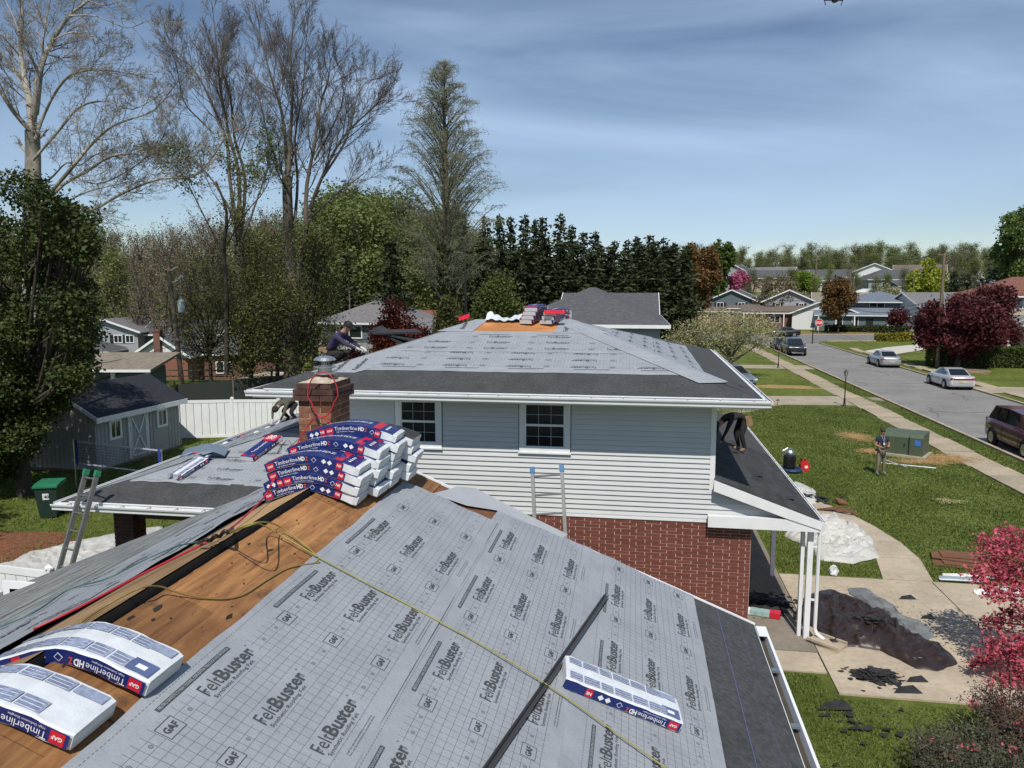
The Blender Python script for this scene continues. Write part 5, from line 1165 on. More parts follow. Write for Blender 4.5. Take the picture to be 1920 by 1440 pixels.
# left: grey gabled house, brick house with white gable, hip roofed house, red roofed house
bhouse('gabled_house', 'grey house with white edged gable showing above the garden shed roof', at(206, 700, 80), rad(12),
       [(-4.0, 3.4, 0, 9, 0, 4.4, 'gf', 1.5, W_grey, R_mid), (-7, 1.8, -4.5, 0, 0, 2.5, 'hip', 1.2, W_slate, R_dark), (3.4, 12, 2, 9, 0, 4.0, 'gs', 1.5, W_slate, R_dark)], [(1.2, -.0, 3.1, 1.0, .95, 1), (2.5, 0, 3.1, 1.0, .95, 0), (-2, -4.5, .9, 1.2, 1.2), (.2, -4.5, .9, 1.2, 1.2)])
bhouse('carport', 'low roofed porch between the garden shed and the brick gable house', at(244, 720, 38), rad(10), [(-4.2, 1.0, 0, 3.4, 2.6, 2.7, 'shed', .62, None, R_tan, .3, .14), (-4, .6, 3.0, 3.2, 0, 2.6, None, 0, W_slate, None)], posts=[(.9, .2, 2.6), (-1, .2, 2.6), (-4.0, .2, 2.6)])
bhouse('brick_house', 'red brick house with white gable and brick chimney beyond the shed', at(306, 733, 67), rad(8),
       [(-2.5, 2.5, 0, 8, 0, 2.9, 'gf', 2.0, W_brick, R_dark), (2.5, 10.5, 2.5, 8, 0, 3.0, 'gs', 1.6, W_brick2, R_dark)], [(-1.6, -.02, 1.0, .8, 1.1), (5, 2.5, 1, 1.6, 1.2)], chim=[(-.1, -.2, 5.5, .6)], doors=[(7.5, 2.5, M_black, 1, 2.1)])
mb = MB(); e_ = bpy.data.objects['brick_house']; mb.prismy([(-2.8, 2.8), (2.8, 2.8), (0, 4.75)], -.06, -.01); mb.build('gable', W_white, e_)
bhouse('hip_roofed_house', 'two storey brick and grey house with brown hip roof behind the kneeling roofer', at(690, 722, 62), rad(-6),
       [(-4.3, 3.6, 0, 8, 3.9, 5.7, 'hip', 2.0, W_slate, R_mid), (-4.35, 3.65, -.3, 7.5, 2.5, 3.95, None, 0, W_beige, None), (-4.3, 3.6, 0, 8, 0, 2.5, None, 0, W_brick, None), (3.6, 11.5, -1, 7, 0, 4.1, 'gs', 1.9, W_brick2, R_mid)],
       [(-1.6, 0, 4.35, 2.4, 1.1), (2.1, 0, 4.35, 1.0, 1.1), (-2.1, -.05, .9, 1.6, 1.5), (1.2, -.05, .3, 1.1, 2.0), (2.8, -.05, .9, 1.0, 1.3), (6.4, -1, 2.6, 1.4, 1.3)], chim=[(-5.2, 3, 4.4, .5)])
bhouse('red_roofed_house', 'house with dark red roof half hidden by the japanese maple', at(750, 650, 78), rad(-6), [(-6, 8, 0, 8, 0, 4.8, 'gs', 2.2, W_beige, R_red)], [(2, 0, 3, 1.3, 1.2)])
# neighbour right behind: dark hip roof
nb = AY(1255, 606, 45)
bhouse('neighbour_house', 'big grey house with dark shingled hip roof just beyond the felted roof', (nb.x-.5, 45.2, 0), rad(0),
       [(-8.6, 0, 0, 16, 0, 5.0, 'hip', 2.15, W_blue, R_dark, .55, .2), (-14.5, -8.6, 3, 13, 0, 3.0, 'hip', 1.8, W_blue, R_dark), (-7, 0, 16, 24, 0, 5.0, 'gs', 1.7, W_blue, R_dark)], [(-3.6, 0, 3.1, 1.1, 1.4)])
# right hand rows
bhouse('small_house', 'small white house with dark roof half hidden by the spruces', at(1312, 575, 172), rad(25), [(-5, 5, 0, 10, 0, 3.4, 'gs', 2.2, W_white, R_dark), (-8, -3, -4, 2, 0, 2.6, 'gf', 1.4, W_white, R_dark)])
bhouse('gabled_house', 'grey house with dark gable, two windows and white trim behind the dogwood', at(1372, 592, 150), rad(-14), [(-4.4, 4.2, 0, 12, 0, 4.7, 'gf', 2.1, W_slate, R_dark), (-12, -4.4, 1, 9, 0, 2.9, 'shed', 2.6, W_white, R_dark), (-8.5, 2, -3, 0, 0, 2.8, 'shed', .9, W_brick, R_brown), (4.2, 15, 3, 11, 0, 3.8, 'gs', 2.0, W_grey, R_dark)],
       [(-2.2, 0, 3.1, 1.3, 1.3, 1), (1.7, 0, 3.1, 1.3, 1.3, 1)], posts=[(-8, -3.1, 2.8), (-4, -3.1, 2.8), (0, -3.1, 2.8)])
bhouse('gabled_house', 'tan roofed house with grey gable and columned porch facing the crossing', at(1480, 604, 146), rad(-10), [(-4.6, 4.2, 0, 11, 0, 4.6, 'gf', 2.2, W_grey, R_tan), (4.2, 13.5, 2, 10, 0, 4.3, 'gs', 2.0, W_beige, R_tan), (-8, 4, -3.4, 0, 0, 2.7, 'shed', 1.4, W_brick2, R_brown), (6, 13, -4, 3, 0, 2.9, 'gf', 1.9, W_white, R_brown), (-10.5, -4.6, 0, 9, 0, 3.4, 'shed', 2.0, W_grey, R_brown)],
       [(-2.1, 0, 3.1, .9, 1.3, 1), (1.9, 0, 3.1, .9, 1.3, 1), (-2.5, -3.4, .9, 1.8, 1.3)], posts=[(-7.8, -3.8, 2.6), (-1, -3.8, 2.6), (3.6, -3.8, 2.6)], doors=[(1.6, -3.42, M_black, 1, 2.1)])
bhouse('white_garage', 'white garage wing with low roof behind the rust coloured tree', at(1555, 606, 138), rad(-12), [(-6, 4.5, 0, 8, 0, 2.8, 'gf', 2.4, W_white, R_brown)], doors=[(1.2, -.01, W_white, 4.2, 2.3)], posts=[(6.0, -.5, 2.3)])
bhouse('ranch_house', 'blue grey roofed house with white porch posts behind the street lamp', at(1640, 607, 136), rad(-10), [(-4, 6.5, 2, 12, 0, 4.8, 'hip', 1.7, W_slate, R_blue, .8), (-9, 15, 0, 3, 0, 2.6, 'shed', 2.1, W_slate, R_blue, .5), (2, 15, 3, 12, 0, 4.0, 'hip', 1.9, W_tan, R_blue)],
       [(.4, 1.98, 3.6, 2.4, 1.3), (4.6, 1.98, 3.6, 1.2, 1.2), (-5.5, -.0, .6, 1.2, 1.7), (-3, 0, .6, 1.0, 1.7), (9, 0, .9, 3, 1.2), (13, 0, .9, 1.6, 1.2)], posts=[(-8.8, -1.0, 2.5), (-6.0, -1.0, 2.5), (-3.2, -1.0, 2.5), (1.9, -1.0, 2.5)], doors=[(-.8, 0, M_black, 1.1, 2.1)])
bhouse('gabled_house', 'distant grey gabled house below the magenta tree', at(1372, 540, 215), rad(-20), [(-4, 4, 0, 10, 0, 5, 'gf', 2.4, W_grey, R_dark), (4, 15, 2, 10, 0, 4, 'gs', 2.5, W_white, R_mid)], [(-1.5, 0, 3.2, 1.3, 1.3), (1.8, 0, 3.2, 1.3, 1.3)])
bhouse('far_house', 'distant dark roofed house left of the lime shrub', at(1465, 550, 210), rad(10), [(-8, 8, 0, 8, 0, 3.6, 'gs', 2.2, W_tan, R_dark)], [(-3, 0, 1.4, 1.6, 1.2), (3, 0, 1.4, 1.6, 1.2)])
bhouse('far_house', 'distant low dark roofed house right of the lime shrub', at(1560, 535, 225), rad(-5), [(-11, 11, 0, 9, 0, 3.8, 'hip', 2.2, W_slate, R_dark), (-9, 3, -4, 0, 0, 2.8, 'shed', 1.2, W_white, R_dark)], [(-4, 0, 1.6, 2, 1.2), (4, 0, 1.6, 2, 1.2), (-2, -4, 1, 2, 1.2)])
bhouse('far_house', 'distant white house with brown gabled roof above the white roofed one', at(1638, 535, 222), rad(-16), [(-5, 5, 0, 9, 0, 5.2, 'gf', 2.3, W_white, R_brown), (5, 17, 2, 9, 0, 4.6, 'gs', 2.5, W_white, R_brown)], [(-2, 0, 3, 1.6, 1.4), (1.8, 0, 3, 1.6, 1.4), (8, 2, 3, 2, 1.2), (13, 2, 3, 2, 1.2)])
bhouse('white_roofed_house', 'house with brilliant white roof behind the blue grey roofed house', at(1628, 565, 175), rad(-8), [(-6, 7, 0, 11, 0, 4.0, 'hip', 2.3, W_slate, R_white), (3, 12, -3, 6, 0, 2.8, 'hip', 2.0, W_slate, R_white)], [(0, 0, 1.6, 1.8, 1.2)])
bhouse('far_house', 'distant grey house with dark roof left of the yellow green tree', at(1692, 545, 198), rad(6), [(-8, 8, 0, 9, 0, 4.6, 'hip', 2.4, W_grey, R_dark), (-3, 9, -5, 0, 0, 3.0, 'shed', 1.6, W_white, R_dark)], [(-4, 0, 2.6, 1.8, 1.3), (0, 0, 2.6, 1.8, 1.3)])
bhouse('far_house', 'distant house with sunlit blue roof right of the yellow green tree', at(1868, 560, 170), rad(14), [(-6, 6, 0, 10, 0, 5.4, 'gs', 3.2, W_slate, R_blue)], [(0, 0, 3, 1.8, 1.2)])
bhouse('far_house', 'grey roofed house with white gable and brick chimney above the burgundy maple', at(1800, 585, 135), rad(20), [(-7, 7, 0, 9, 0, 3.8, 'gs', 2.6, W_white, R_mid)], [(1, 0, 1.6, 1.8, 1.2)], chim=[(3.5, -.2, 6.4, .9)])
bhouse('brown_roofed_house', 'cream house with brown roof cut off by the right edge', at(1925, 640, 92), rad(-6), [(-4, 9, 3, 12, 0, 6.2, 'hip', 2.2, W_grey, R_red, .8), (-4.05, 9, 2.9, 3.5, 2.8, 4.6, None, 0, W_tan, None), (-6, 9, -1, 3, 0, 3.0, 'shed', 1.2, W_brick2, R_mid), (-1.2, 4, -3.2, -1, 0, 3.2, 'gf', 1.3, W_wbrick, R_mid)], [(2, 3, 4.7, 3.4, 1.1)], chim=[(-3.7, -.8, 4.3, 1.6)])

# ================================================================ GARDEN SHED, FENCES, POLES
shed = thing('garden_shed', 'pale grey board and batten shed with dark roof and white trimmed door', 'shed', (-20.3, 26.1, 0), rad(-3.5))
W_, L_ = 3.2, 5.05    # local: x from -W_ to 0, y 0..L_; eave wall with the door at x=0
mb = MB(); mb.bx(-W_, 0, 0, L_, .12, 2.25); mb.prismy([(-W_, 2.25), (0, 2.25), (-W_/2, 3.15)], .0, L_); mb.build('wall', mat('shed_paint', (.36, .352, .34), .75, .1, 4, fine=.1), shed)
mb = MB(); mb.bx(-W_, 0, 0, L_, 0, .12); mb.build('skid_base', M_wood, shed)
M_shw = mat('shed_batten', (.37, .362, .35), .75, .1, 4)
for i in range(26):
    y = .1+i*.2
    if not (1.72 < y < 2.98) and not (.62 < y < 1.48 or 3.45 < y < 4.25): m_ = MB(); m_.bx(0, .018, y-.015, y+.015, .12, 2.25); m_.build('batten', M_shw, shed)
for i in range(16): m_ = MB(); x = -W_+.1+i*.2; m_.bx(x-.015, x+.015, -.018, 0, .12, 2.25+(1.6-abs(x+1.6))*.55); m_.build('batten', M_shw, shed)
mb = MB(); th = .09; k = .5625
mb.prismy([(.28, 2.25-.28*k+.03), (-W_/2, 3.2), (-W_-.28, 2.25-.28*k+.03), (-W_-.28, 2.25-.28*k+.03+th), (-W_/2, 3.2+th), (.28, 2.25-.28*k+.03+th)], -.2, L_+.2); mb.build('roof', mat('black_shingle', (.018, .02, .028), .85, .3, 5, fine=.4), shed)
mb = MB(); mb.bx(.26, .31, -.22, L_+.22, 1.99, 2.20); mb.bar((.28, -.23, 2.16), (-W_/2, -.23, 3.24), .03, .14); mb.bar((-W_-.28, -.23, 2.16), (-W_/2, -.23, 3.24), .03, .14); mb.build('fascia', white, shed)
mb = MB()
for y0, y1 in ((1.75, 1.87), (2.85, 2.97)): mb.bx(.0, .05, y0, y1, .2, 2.1)
mb.bx(0, .05, 1.75, 2.97, 2.0, 2.12); mb.build('door_frame', white_dirty, shed)
mb = MB(); mb.bx(.0, .03, 1.88, 2.84, .25, 1.98); d = mb.build('door', mat('shed_door', (.36, .365, .37)), shed)
mb = MB()
for a, b2 in (((.045, 1.93, .3), (.045, 2.79, 1.95)), ((.045, 2.79, .3), (.045, 1.93, 1.95))): mb.bar(a, b2, .07, .03, upv=(1, 0, 0))
mb.bx(.03, .055, 1.88, 1.95, .25, 1.98); mb.bx(.03, .055, 2.77, 2.84, .25, 1.98); mb.bx(.03, .055, 1.88, 2.84, .25, .33); mb.bx(.03, .055, 1.88, 2.84, 1.9, 1.98); mb.build('brace', white_dirty, d)
for yc in (1.05, 3.85):
    mb = MB(); a, b2 = yc-.34, yc+.34
    mb.bx(0, .06, a, b2, 1.15, 1.25); mb.bx(0, .06, a, b2, 1.85, 1.95); mb.bx(0, .06, a, a+.1, 1.25, 1.85); mb.bx(0, .06, b2-.1, b2, 1.25, 1.85); mb.bx(0, .04, yc-.02, yc+.02, 1.25, 1.85); f = mb.build('window', white, shed)
    mb = MB(); mb.bx(.005, .02, a+.1, b2-.1, 1.25, 1.85); mb.build('pane', M_glass, f)
def vinyl_fence(label, pts, h=1.83, name='vinyl_fence', step=2.4):
    e = thing(name, label, 'fence', (pts[0][0], pts[0][1], 0)); o = Vector((pts[0][0], pts[0][1], 0))
    for a, b2 in zip(pts, pts[1:]):
        a = Vector((*a, 0)); b2 = Vector((*b2, 0)); L0 = (b2-a).length; n = max(1, round(L0/step)); d = (b2-a)/n
        for i in range(0 if a == Vector((*pts[0], 0)) else 1, n+1):
            p = a+d*i-o; m_ = MB(); m_.box((p.x, p.y, h/2+.03), (.13, .13, h+.06)); m_.lathe([(.095, h+.06), (.095, h+.09), (.0, h+.15)], (p.x, p.y, 0), 4); m_.build('post', white, e)
        for i in range(n):
            p = a+d*i-o; q = p+d; m_ = MB(); m_.bar(p+Vector((0, 0, h-.06)), q+Vector((0, 0, h-.06)), .05, .14); m_.build('rail', white, e); m_ = MB(); m_.bar(p+Vector((0, 0, .1)), q+Vector((0, 0, .1)), .05, .14); m_.build('rail', white, e)
            m2 = 8
            for k2 in range(m2):
                s0 = p+(q-p)*(k2+.03)/m2; s1 = p+(q-p)*(k2+.97)/m2; m_ = MB(); m_.bar(s0+Vector((0, 0, h/2)), s1+Vector((0, 0, h/2)), .03, h-.3); m_.build('panel', white, e)
    return e
vinyl_fence('long white vinyl privacy fence running right from the shed', [(-21.5, 32.8), (-18.8, 33.6), (-8, 35.6)])
vinyl_fence('white vinyl fence in shade behind the dark maple at the left edge', [(-31, 26.5), (-23.6, 27.5)])
lf = G(24, 1102); fa, fb = G(-70, 1052, 1.83), G(92, 1072, 1.83); vinyl_fence('short white vinyl fence and gate post at the bottom left corner', [(fa.x, fa.y), (fb.x, fb.y)], 1.83, 'vinyl_fence', 1.6)
# dark chain link fence far behind, split rail fence
e = thing('chain_link_fence', 'dark mesh fence with metal posts beyond the white vinyl fence', 'fence', (-24, 42, 0))
mm = MB(); M_mesh = mat('dark_wire_mesh', (.035, .045, .04), .8, .3, 30)
FP_ = [G(352, 752), G(470, 712), G(545, 690), G(600, 680)]; FP_ = [Vector((-26.5, 41, 0)), Vector((-22.5, 47, 0)), Vector((-18.8, 53, 0)), Vector((-15.5, 58, 0)), Vector((-12, 64, 0))]
for p_ in FP_: p_.z = terr(p_.x, p_.y)
for a, b2 in zip(FP_, FP_[1:]):
    for k2 in range(2):
        p = a.lerp(b2, k2/2)-e.location; m_ = MB(); m_.tube([p, p+Vector((0, 0, 1.7))], .05, 6); m_.build('post', mat('rusty_post', (.2, .14, .1)), e)
    m_ = MB(); m_.bar(a-e.location+Vector((0, 0, .75)), b2-e.location+Vector((0, 0, .75)), .03, 1.4); m_.build('mesh_panel', M_mesh, e)
e = thing('split_rail_fence', 'low dark split rail fence around the yard behind the pole', 'fence', (-30, 52, 0))
RP_ = [Vector((-36, 53, 0)), Vector((-33, 53.4, 0)), Vector((-30, 53.8, 0)), Vector((-27, 54.2, 0)), Vector((-24, 54.6, 0)), Vector((-21, 55, 0)), Vector((-18, 55.5, 0))]
for a, b2 in zip(RP_, RP_[1:]):
    m_ = MB(); p = a-e.location; m_.box((p.x, p.y, .6), (.12, .12, 1.2)); m_.build('post', M_wood, e)
    for z in (.45, .9): m_ = MB(); m_.bar(a-e.location+Vector((0, 0, z)), b2-e.location+Vector((0, 0, z)), .08, .1); m_.build('rail', M_wood, e)
sheet('patio', [(-31, 56), (-20, 57), (-20, 62), (-31, 61)], .02, M_concrete)
# utility poles
def pole(label, pb, pt, Y, r, arm=None, parts=True, name='utility_pole'):
    b_ = AY(pb[0], pb[1], Y); b_.z = terr(b_.x, Y); t_ = AY(pt[0], pt[1], Y); e = thing(name, label, 'utility pole', b_); v = t_-b_
    m_ = MB(); m_.tube([Vector((0, 0, -.2)), v*.5, v], [r, r*.88, r*.72], 10); m_.build('pole', mat('pole_wood', (.15, .115, .085), .9, .3, 2, stretch=(6, 6, .5), bump=.3), e); return e, v
e, v = pole('leaning wooden pole with grey transformer can beyond the white fence', (345, 752), (315, 490), 44, .17)
p = v*.58+Vector((.42, -.1, 0)); p = AY(340, 574, 44)-e.location
mb = MB(); mb.lathe([(.0, .38), (.12, .4), (.2, .36), (.21, .3), (.21, -.36), (.19, -.4), (0, -.4)], p, 16); mb.tube([p+Vector((0, 0, .38)), p+Vector((0, 0, .62))], [.05, .03], 8); mb.build('transformer', mat('transformer_grey', (.42, .47, .48), .4, .08), e)
mb = MB(); q = AY(330, 500, 44)-e.location; mb.bar(v*.93, q+Vector((.1, 0, 0)), .05, .05); mb.bar(v*.85, AY(333, 526, 44)-e.location, .05, .05); mb.build('bracket', M_metal, e)
q = AY(338, 520, 44)-e.location; mb = MB(); mb.tube([q+Vector((-.14, 0, -.1)), q+Vector((.15, 0, .1))], [.06, .11], 8); mb.tube([AY(333, 526, 44)-e.location, q, AY(337, 560, 44)-e.location], .012, 4); mb.build('fuse_cutout', white_dirty, e)
mb = MB(); mb.tube([v*.9, AY(306, 640, 44)-e.location], .02, 4); mb.build('guy_wire', M_dark, e)
e2, v2 = pole('tall wooden street pole standing at the near corner of the hedge', (1757, 683), (1771, 474), 74, .17)
mb = MB(); mb.tube([AY(1769, 540, 74)-e2.location, AY(1776, 650, 74)-e2.location], .04, 6); mb.tube([AY(1764, 560, 74)-e2.location, AY(1763, 610, 74)-e2.location], .05, 6); mb.build('conduit', mat('pvc_grey', (.35, .36, .36)), e2)
mb = MB(); mb.bar(v2*.985+Vector((-.5, 0, 0)), v2*.985+Vector((.3, 0, 0)), .08, .1); mb.build('crossarm', M_wood, e2)
e3, v3 = pole('distant pole with crossarm rising from the far roofs', (1530, 515), (1531, 484), 205, .25); mb = MB(); mb.bar(v3*.96+Vector((-1.0, 0, 0)), v3*.96+Vector((1.0, 0, 0)), .12, .15); mb.build('crossarm', M_wood, e3)
e4, v4 = pole('grey pole with wires left of the felted roof peak', (877, 640), (871, 489), 60, .12); mb = MB(); mb.bar(v4*.93+Vector((-.8, 0, 0)), v4*.93+Vector((.6, 0, 0)), .06, .07); mb.build('crossarm', M_wood, e4)
e5, v5 = pole('thin pole behind the brown hip roof', (656, 590), (655, 545), 74, .1); e6, v6 = pole('thin pale pole in front of the japanese maple', (737, 580), (737, 540), 74, .1)
e7, v7 = pole('thin pole among the shrubs behind the blue grey roof', (1714, 600), (1713, 510), 150, .12)
def wire(label, pts, r=.018, sag=.6, name='overhead_wire'):
    P = []
    for a, b2 in zip(pts, pts[1:]):
        for i in range(13): t = i/12; q = Vector(a).lerp(Vector(b2), t); q.z -= sag*4*t*(1-t); P.append(q)
    mb = MB(); mb.tube(P, r, 4, cap=False); mb.build(name, mat('cable_black', (.02, .02, .02), .6), label=label, cat='wire')
wire('thick black cable from the maple past the leaning pole to the hip roofed house', [AY(-40, 760, 34), AY(340, 652, 44), AY(560, 655, 52), AY(830, 590, 66)], .03, .5)
wire('thin service wire crossing in front of the brick gable', [AY(120, 690, 36), AY(333, 645, 44)], .015, .2)
wire('thin black wire sweeping right to the grey roof house', [AY(330, 640, 44), AY(560, 645, 50), AY(810, 598, 66)], .015, .8)
wire('sunlit wire from the hedge pole toward the far roofs', [AY(1771, 476, 74), AY(1560, 488, 140), AY(1300, 502, 210)], .035, .6)
wire('upper pair of dark wires running left from the hedge pole', [AY(1766, 560, 74), AY(1600, 566, 120), AY(1240, 540, 190)], .03, .8)
wire('lower dark wire running left from the hedge pole', [AY(1766, 566, 74), AY(1600, 578, 120), AY(1240, 574, 170)], .03, .8)
wire('wires running right from the hedge pole', [AY(1768, 560, 74), AY(1960, 558, 60)], .025, .2)
wire('long wire in front of the spruce row', [AY(871, 497, 60), AY(1300, 520, 75)], .02, .6)

# ================================================================ STREET THINGS
def lamp(label, px, py, h, name='lamp_post'):
    g = G(px, py); e = thing(name, label, 'lamp post', g)
    mb = MB(); mb.lathe([(.11, 0), (.11, .06), (.07, .14), (.06, .5), (.035, .55), (.03, h-.42), (.05, h-.4), (.02, h-.38)], n=10); mb.build('pole', M_black, e)
    mb = MB(); mb.lathe([(.07, h-.36), (.12, h-.12)], n=6); mb.build('lantern_glass', mat('lantern_glass', (.3, .3, .28), .2), e)
    mb = MB(); mb.lathe([(.15, h-.12), (.13, h-.09), (.05, h-.02), (.015, h), (.02, h+.04), (0, h+.07)], n=6)
    for k in range(6): a = k*math.pi/3; mb.bar((.07*math.cos(a), .07*math.sin(a), h-.37), (.12*math.cos(a), .12*math.sin(a), h-.11), .012, .012)
    mb.build('lantern_frame', M_black, e); return e
lamp('black lantern lamp post at the corner of the front path', 1583, 762, 2.2); lamp('black lamp post beside the driveway further up the street', 1459, 690, 2.1)
g = G(1618, 617); e = thing('street_lamp', 'tall street lamp with pale globe on the far corner', 'street lamp', g); mb = MB(); mb.tube([(0, 0, 0), (0, 0, 4.6)], [.09, .06], 8); mb.build('pole', M_black, e); mb = MB(); mb.lathe([(.12, 4.6), (.28, 5.0), (.1, 5.2), (0, 5.25)], n=8); mb.build('globe', mat('lamp_globe', (.5, .42, .32), .3), e)
# stop sign with street name blade
g = G(1535, 650); g = AY(1535, 620, 104); g.z = 0; e = thing('stop_sign', 'red octagonal stop sign at the street corner', 'sign', g, rad(-4))
zc = AY(1535, 605, 104).z
mb = MB(); mb.bar((0, 0, 0), (0, 0, zc+.95), .06, .06); mb.build('post', M_metal, e)
oct_ = lambda R, y0, y1, mbx: mbx.prismy([(R*math.cos(rad(22.5+45*k)), zc+R*math.sin(rad(22.5+45*k))) for k in range(8)], y0, y1)
mb = MB(); oct_(.52, -.07, -.05, mb); mb.build('plate', mat('sign_white', (.75, .75, .75), .4), e); mb = MB(); oct_(.48, -.076, -.0701, mb); mb.build('face', mat('sign_red', (.50, .02, .03), .4), e)
mb = MB(); put_text(mb, 'STOP', -.36, zc-.15, width=.72, h=.30, bold=.04, mp_=lambda a, b: (a, -.08, b)); mb.build('lettering', white, e)
mb = MB(); mb.bx(-.1, .8, -.02, .02, zc+.75, zc+.95); mb.build('name_blade', mat('sign_green', (.03, .12, .06), .5), e)
mb = MB(); mb.box((.8, -.05, zc-.1), (.5, .02, .18)); mb.build('side_plate', M_dark, e)
gg = AY(1524, 625, 103); gg.z = 0
e = thing('sign_post', 'dark post just left of the stop sign', 'post', gg); mb = MB(); mb.bar((0, 0, 0), (0, 0, 2.6), .12, .12); mb.bx(-.15, .15, -.1, .1, 2.2, 2.7); mb.build('post', M_black, e)
# hedge: trimmed box of leaves, golden ring hedge
rng = np.random.default_rng(5)
def hedge(label, loc, sx, sy, sz, n, ls, lmat, name='hedge', rz=0, cat='hedge'):
    e = thing(name, label, cat, loc, rz); P = rng.uniform(-.5, .5, (n, 3)); f = rng.integers(0, 5, n); s_ = np.sign(P)
    P[f == 0, 1] = -.5; P[f == 1, 2] = .5; P[f == 2, 2] = .5; P[f == 3, 0] = -.5; P[f == 4, 0] = .5
    P = P*np.array([sx, sy, sz])+np.array([0, 0, sz/2])+rng.normal(0, .09, (n, 3)); P[:, 2] += .08*np.sin(P[:, 0]*1.3); P = P[P[:, 2] > .03]; F2 = TW(); F2.leaves(P, ls, rng, 0); obj('foliage', F2.mesh('foliage', lmat), e)
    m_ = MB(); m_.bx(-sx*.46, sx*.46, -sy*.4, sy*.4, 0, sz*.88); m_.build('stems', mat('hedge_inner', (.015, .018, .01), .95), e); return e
h0 = G(1758, 690); hedge('long trimmed green privet hedge across the far sidewalk', (h0.x+7.2, 75, 0), 14.5, 1.7, 1.75, 22000, .16, leafmat('privet_leaf', (.04, .06, .012), (.13, .17, .04), .3, 1.))
gh = G(1678, 640); hedge('low golden topped hedge around the small burgundy tree', (gh.x, gh.y+.6, 0), 4.2, 1.6, .95, 5000, .2, leafmat('golden_leaf', (.10, .11, .02), (.42, .36, .05), .3, .8))
hedge('dark round bushes along the porch of the blue grey roofed house', at(1625, 603, 131), 12, 1.6, 1.0, 3500, .25, lm_dark, 'foundation_bushes', rad(-10), 'bush')
# transformer cabinet on the lawn
e = thing('utility_box', 'green metal transformer cabinet on a concrete pad beside the man', 'utility box', (11.55, 34.55, 0), rad(-30)); Gm = mat('utility_green', (.075, .10, .06), .5, .1, 3)
mb = MB(); mb.bx(-.95, .95, -.75, .75, 0, .12); mb.build('pad', M_walk, e); mb = MB(); mb.prismx([(-.58, .12), (-.58, .85), (-.42, .98), (.6, 1.02), (.6, .12)], -.8, .28); mb.build('door', Gm, e)
mb = MB(); mb.prismx([(-.60, .12), (-.60, .87), (-.43, 1.0), (.6, 1.04), (.6, .12)], .30, .82); mb.build('hood', Gm, e)
mb = MB(); mb.bx(.5, .74, -.61, -.602, .55, .8); s_ = mb.build('sticker', mat('sticker_blue', (.05, .15, .45), .5), e); mb = MB(); mb.bx(.27, .31, -.605, -.57, .15, .9); mb.bx(.1, .14, -.62, -.58, .5, .6); mb.build('latch', M_dark, e)
# compressor and petrol can
g = G(1482, 884); e = thing('air_compressor', 'black and silver air compressor on a blue base standing in the grass', 'compressor', g, .3)
mb = MB(); mb.lathe([(0, .0), (.22, .02), (.24, .08), (.24, .48), (.2, .55), (.0, .56)], (0, .1, .12), 16); mb.build('tank', mat('gloss_black', (.015, .015, .018), .15), e)
mb = MB(); mb.lathe([(.14, .67), (.15, .75), (.1, .82), (0, .83)], (0, .1, 0), 12); mb.bx(-.1, .1, -.02, .12, .66, .78); mb.build('motor', M_metal, e)
mb = MB(); mb.tube([(.36*math.cos(a), .36*math.sin(a)-.05, .1) for a in np.linspace(0, 6.28, 16)], .07, 8); mb.bx(-.3, .3, -.35, .25, .02, .1); mb.build('base', mat('navy_plastic', (.02, .04, .09), .45), e)
mb = MB(); mb.tube([(-.2, .2, .2), (-.24, .2, .8), (-.05, .2, .9), (.15, .2, .85), (.22, .2, .3)], .02, 6); mb.build('handle', M_metal, e)
g = G(1508, 882); e = thing('petrol_can', 'red plastic petrol can on the lawn', 'petrol can', g, .2); mb = MB(); mb.prismy([(-.17, 0), (.17, 0), (.18, .25), (.13, .33), (.02, .36), (-.08, .42), (-.14, .36), (-.18, .25)], -.1, .1); rc = mb.build('body', mat('red_plastic', (.55, .02, .015), .4, .08), e)
mb = MB(); mb.tube([(-.09, 0, .38), (-.05, 0, .5), (.08, 0, .42), (.12, 0, .32)], .022, 6); mb.build('handle', mat('red_plastic', (.55, .02, .015)), e); mb = MB(); mb.lathe([(.035, .38), (.035, .47), (0, .48)], (-.13, 0, 0), 10); mb.build('cap', M_black, e); mb = MB(); mb.box((.03, -.102, .16), (.12, .004, .1)); mb.build('label', white, e)
# path lights, small things
for i, (px, py, lb) in enumerate([(1458, 760, 'path light nearest the lamp post, where the path curves'), (1443, 767, 'path light in the middle of the curved edge'), (1390, 776, 'path light close to the porch gutter')]):
    g = G(px, py); e = thing('path_light', 'small black '+lb, 'path light', g, 0, 'path lights'); mb = MB(); mb.tube([(0, 0, 0), (0, 0, .3)], .015, 5); mb.build('stake', M_black, e); mb = MB(); mb.lathe([(.11, .3), (.1, .33), (.02, .37)], n=10); mb.build('shade', M_black, e)
def stick(name, label, pts, r, m, cat):
    mb = MB(); mb.tube(pts, r, 6); return mb.build(name, m, label=label, cat=cat)
pv = mat('pvc_white', (.6, .62, .6), .4)
stick('pvc_pipe', 'longest white plastic pipe lying in front of the green cabinet', [G(1652, 868, .03), G(1755, 878, .03)], .03, pv, 'pipe'); stick('pvc_pipe', 'grey plastic pipe lying crosswise at the feet of the man', [G(1658, 862, .05), G(1700, 876, .03)], .03, mat('pvc_grey', (.35, .36, .36)), 'pipe')
stick('garden_hose', 'green hose stretched across the lawn behind the man', [G(1580, 846, .02), G(1610, 853, .02), G(1635, 858, .02), G(1655, 868, .02)], .02, mat('hose_green', (.09, .16, .05), .5), 'hose')
stick('bamboo_stake', 'thin pale survey stake in the grass near the sidewalk', [G(1860, 908, 0), G(1861, 908, .35)], .015, mat('stake', (.5, .45, .2)), 'stake')
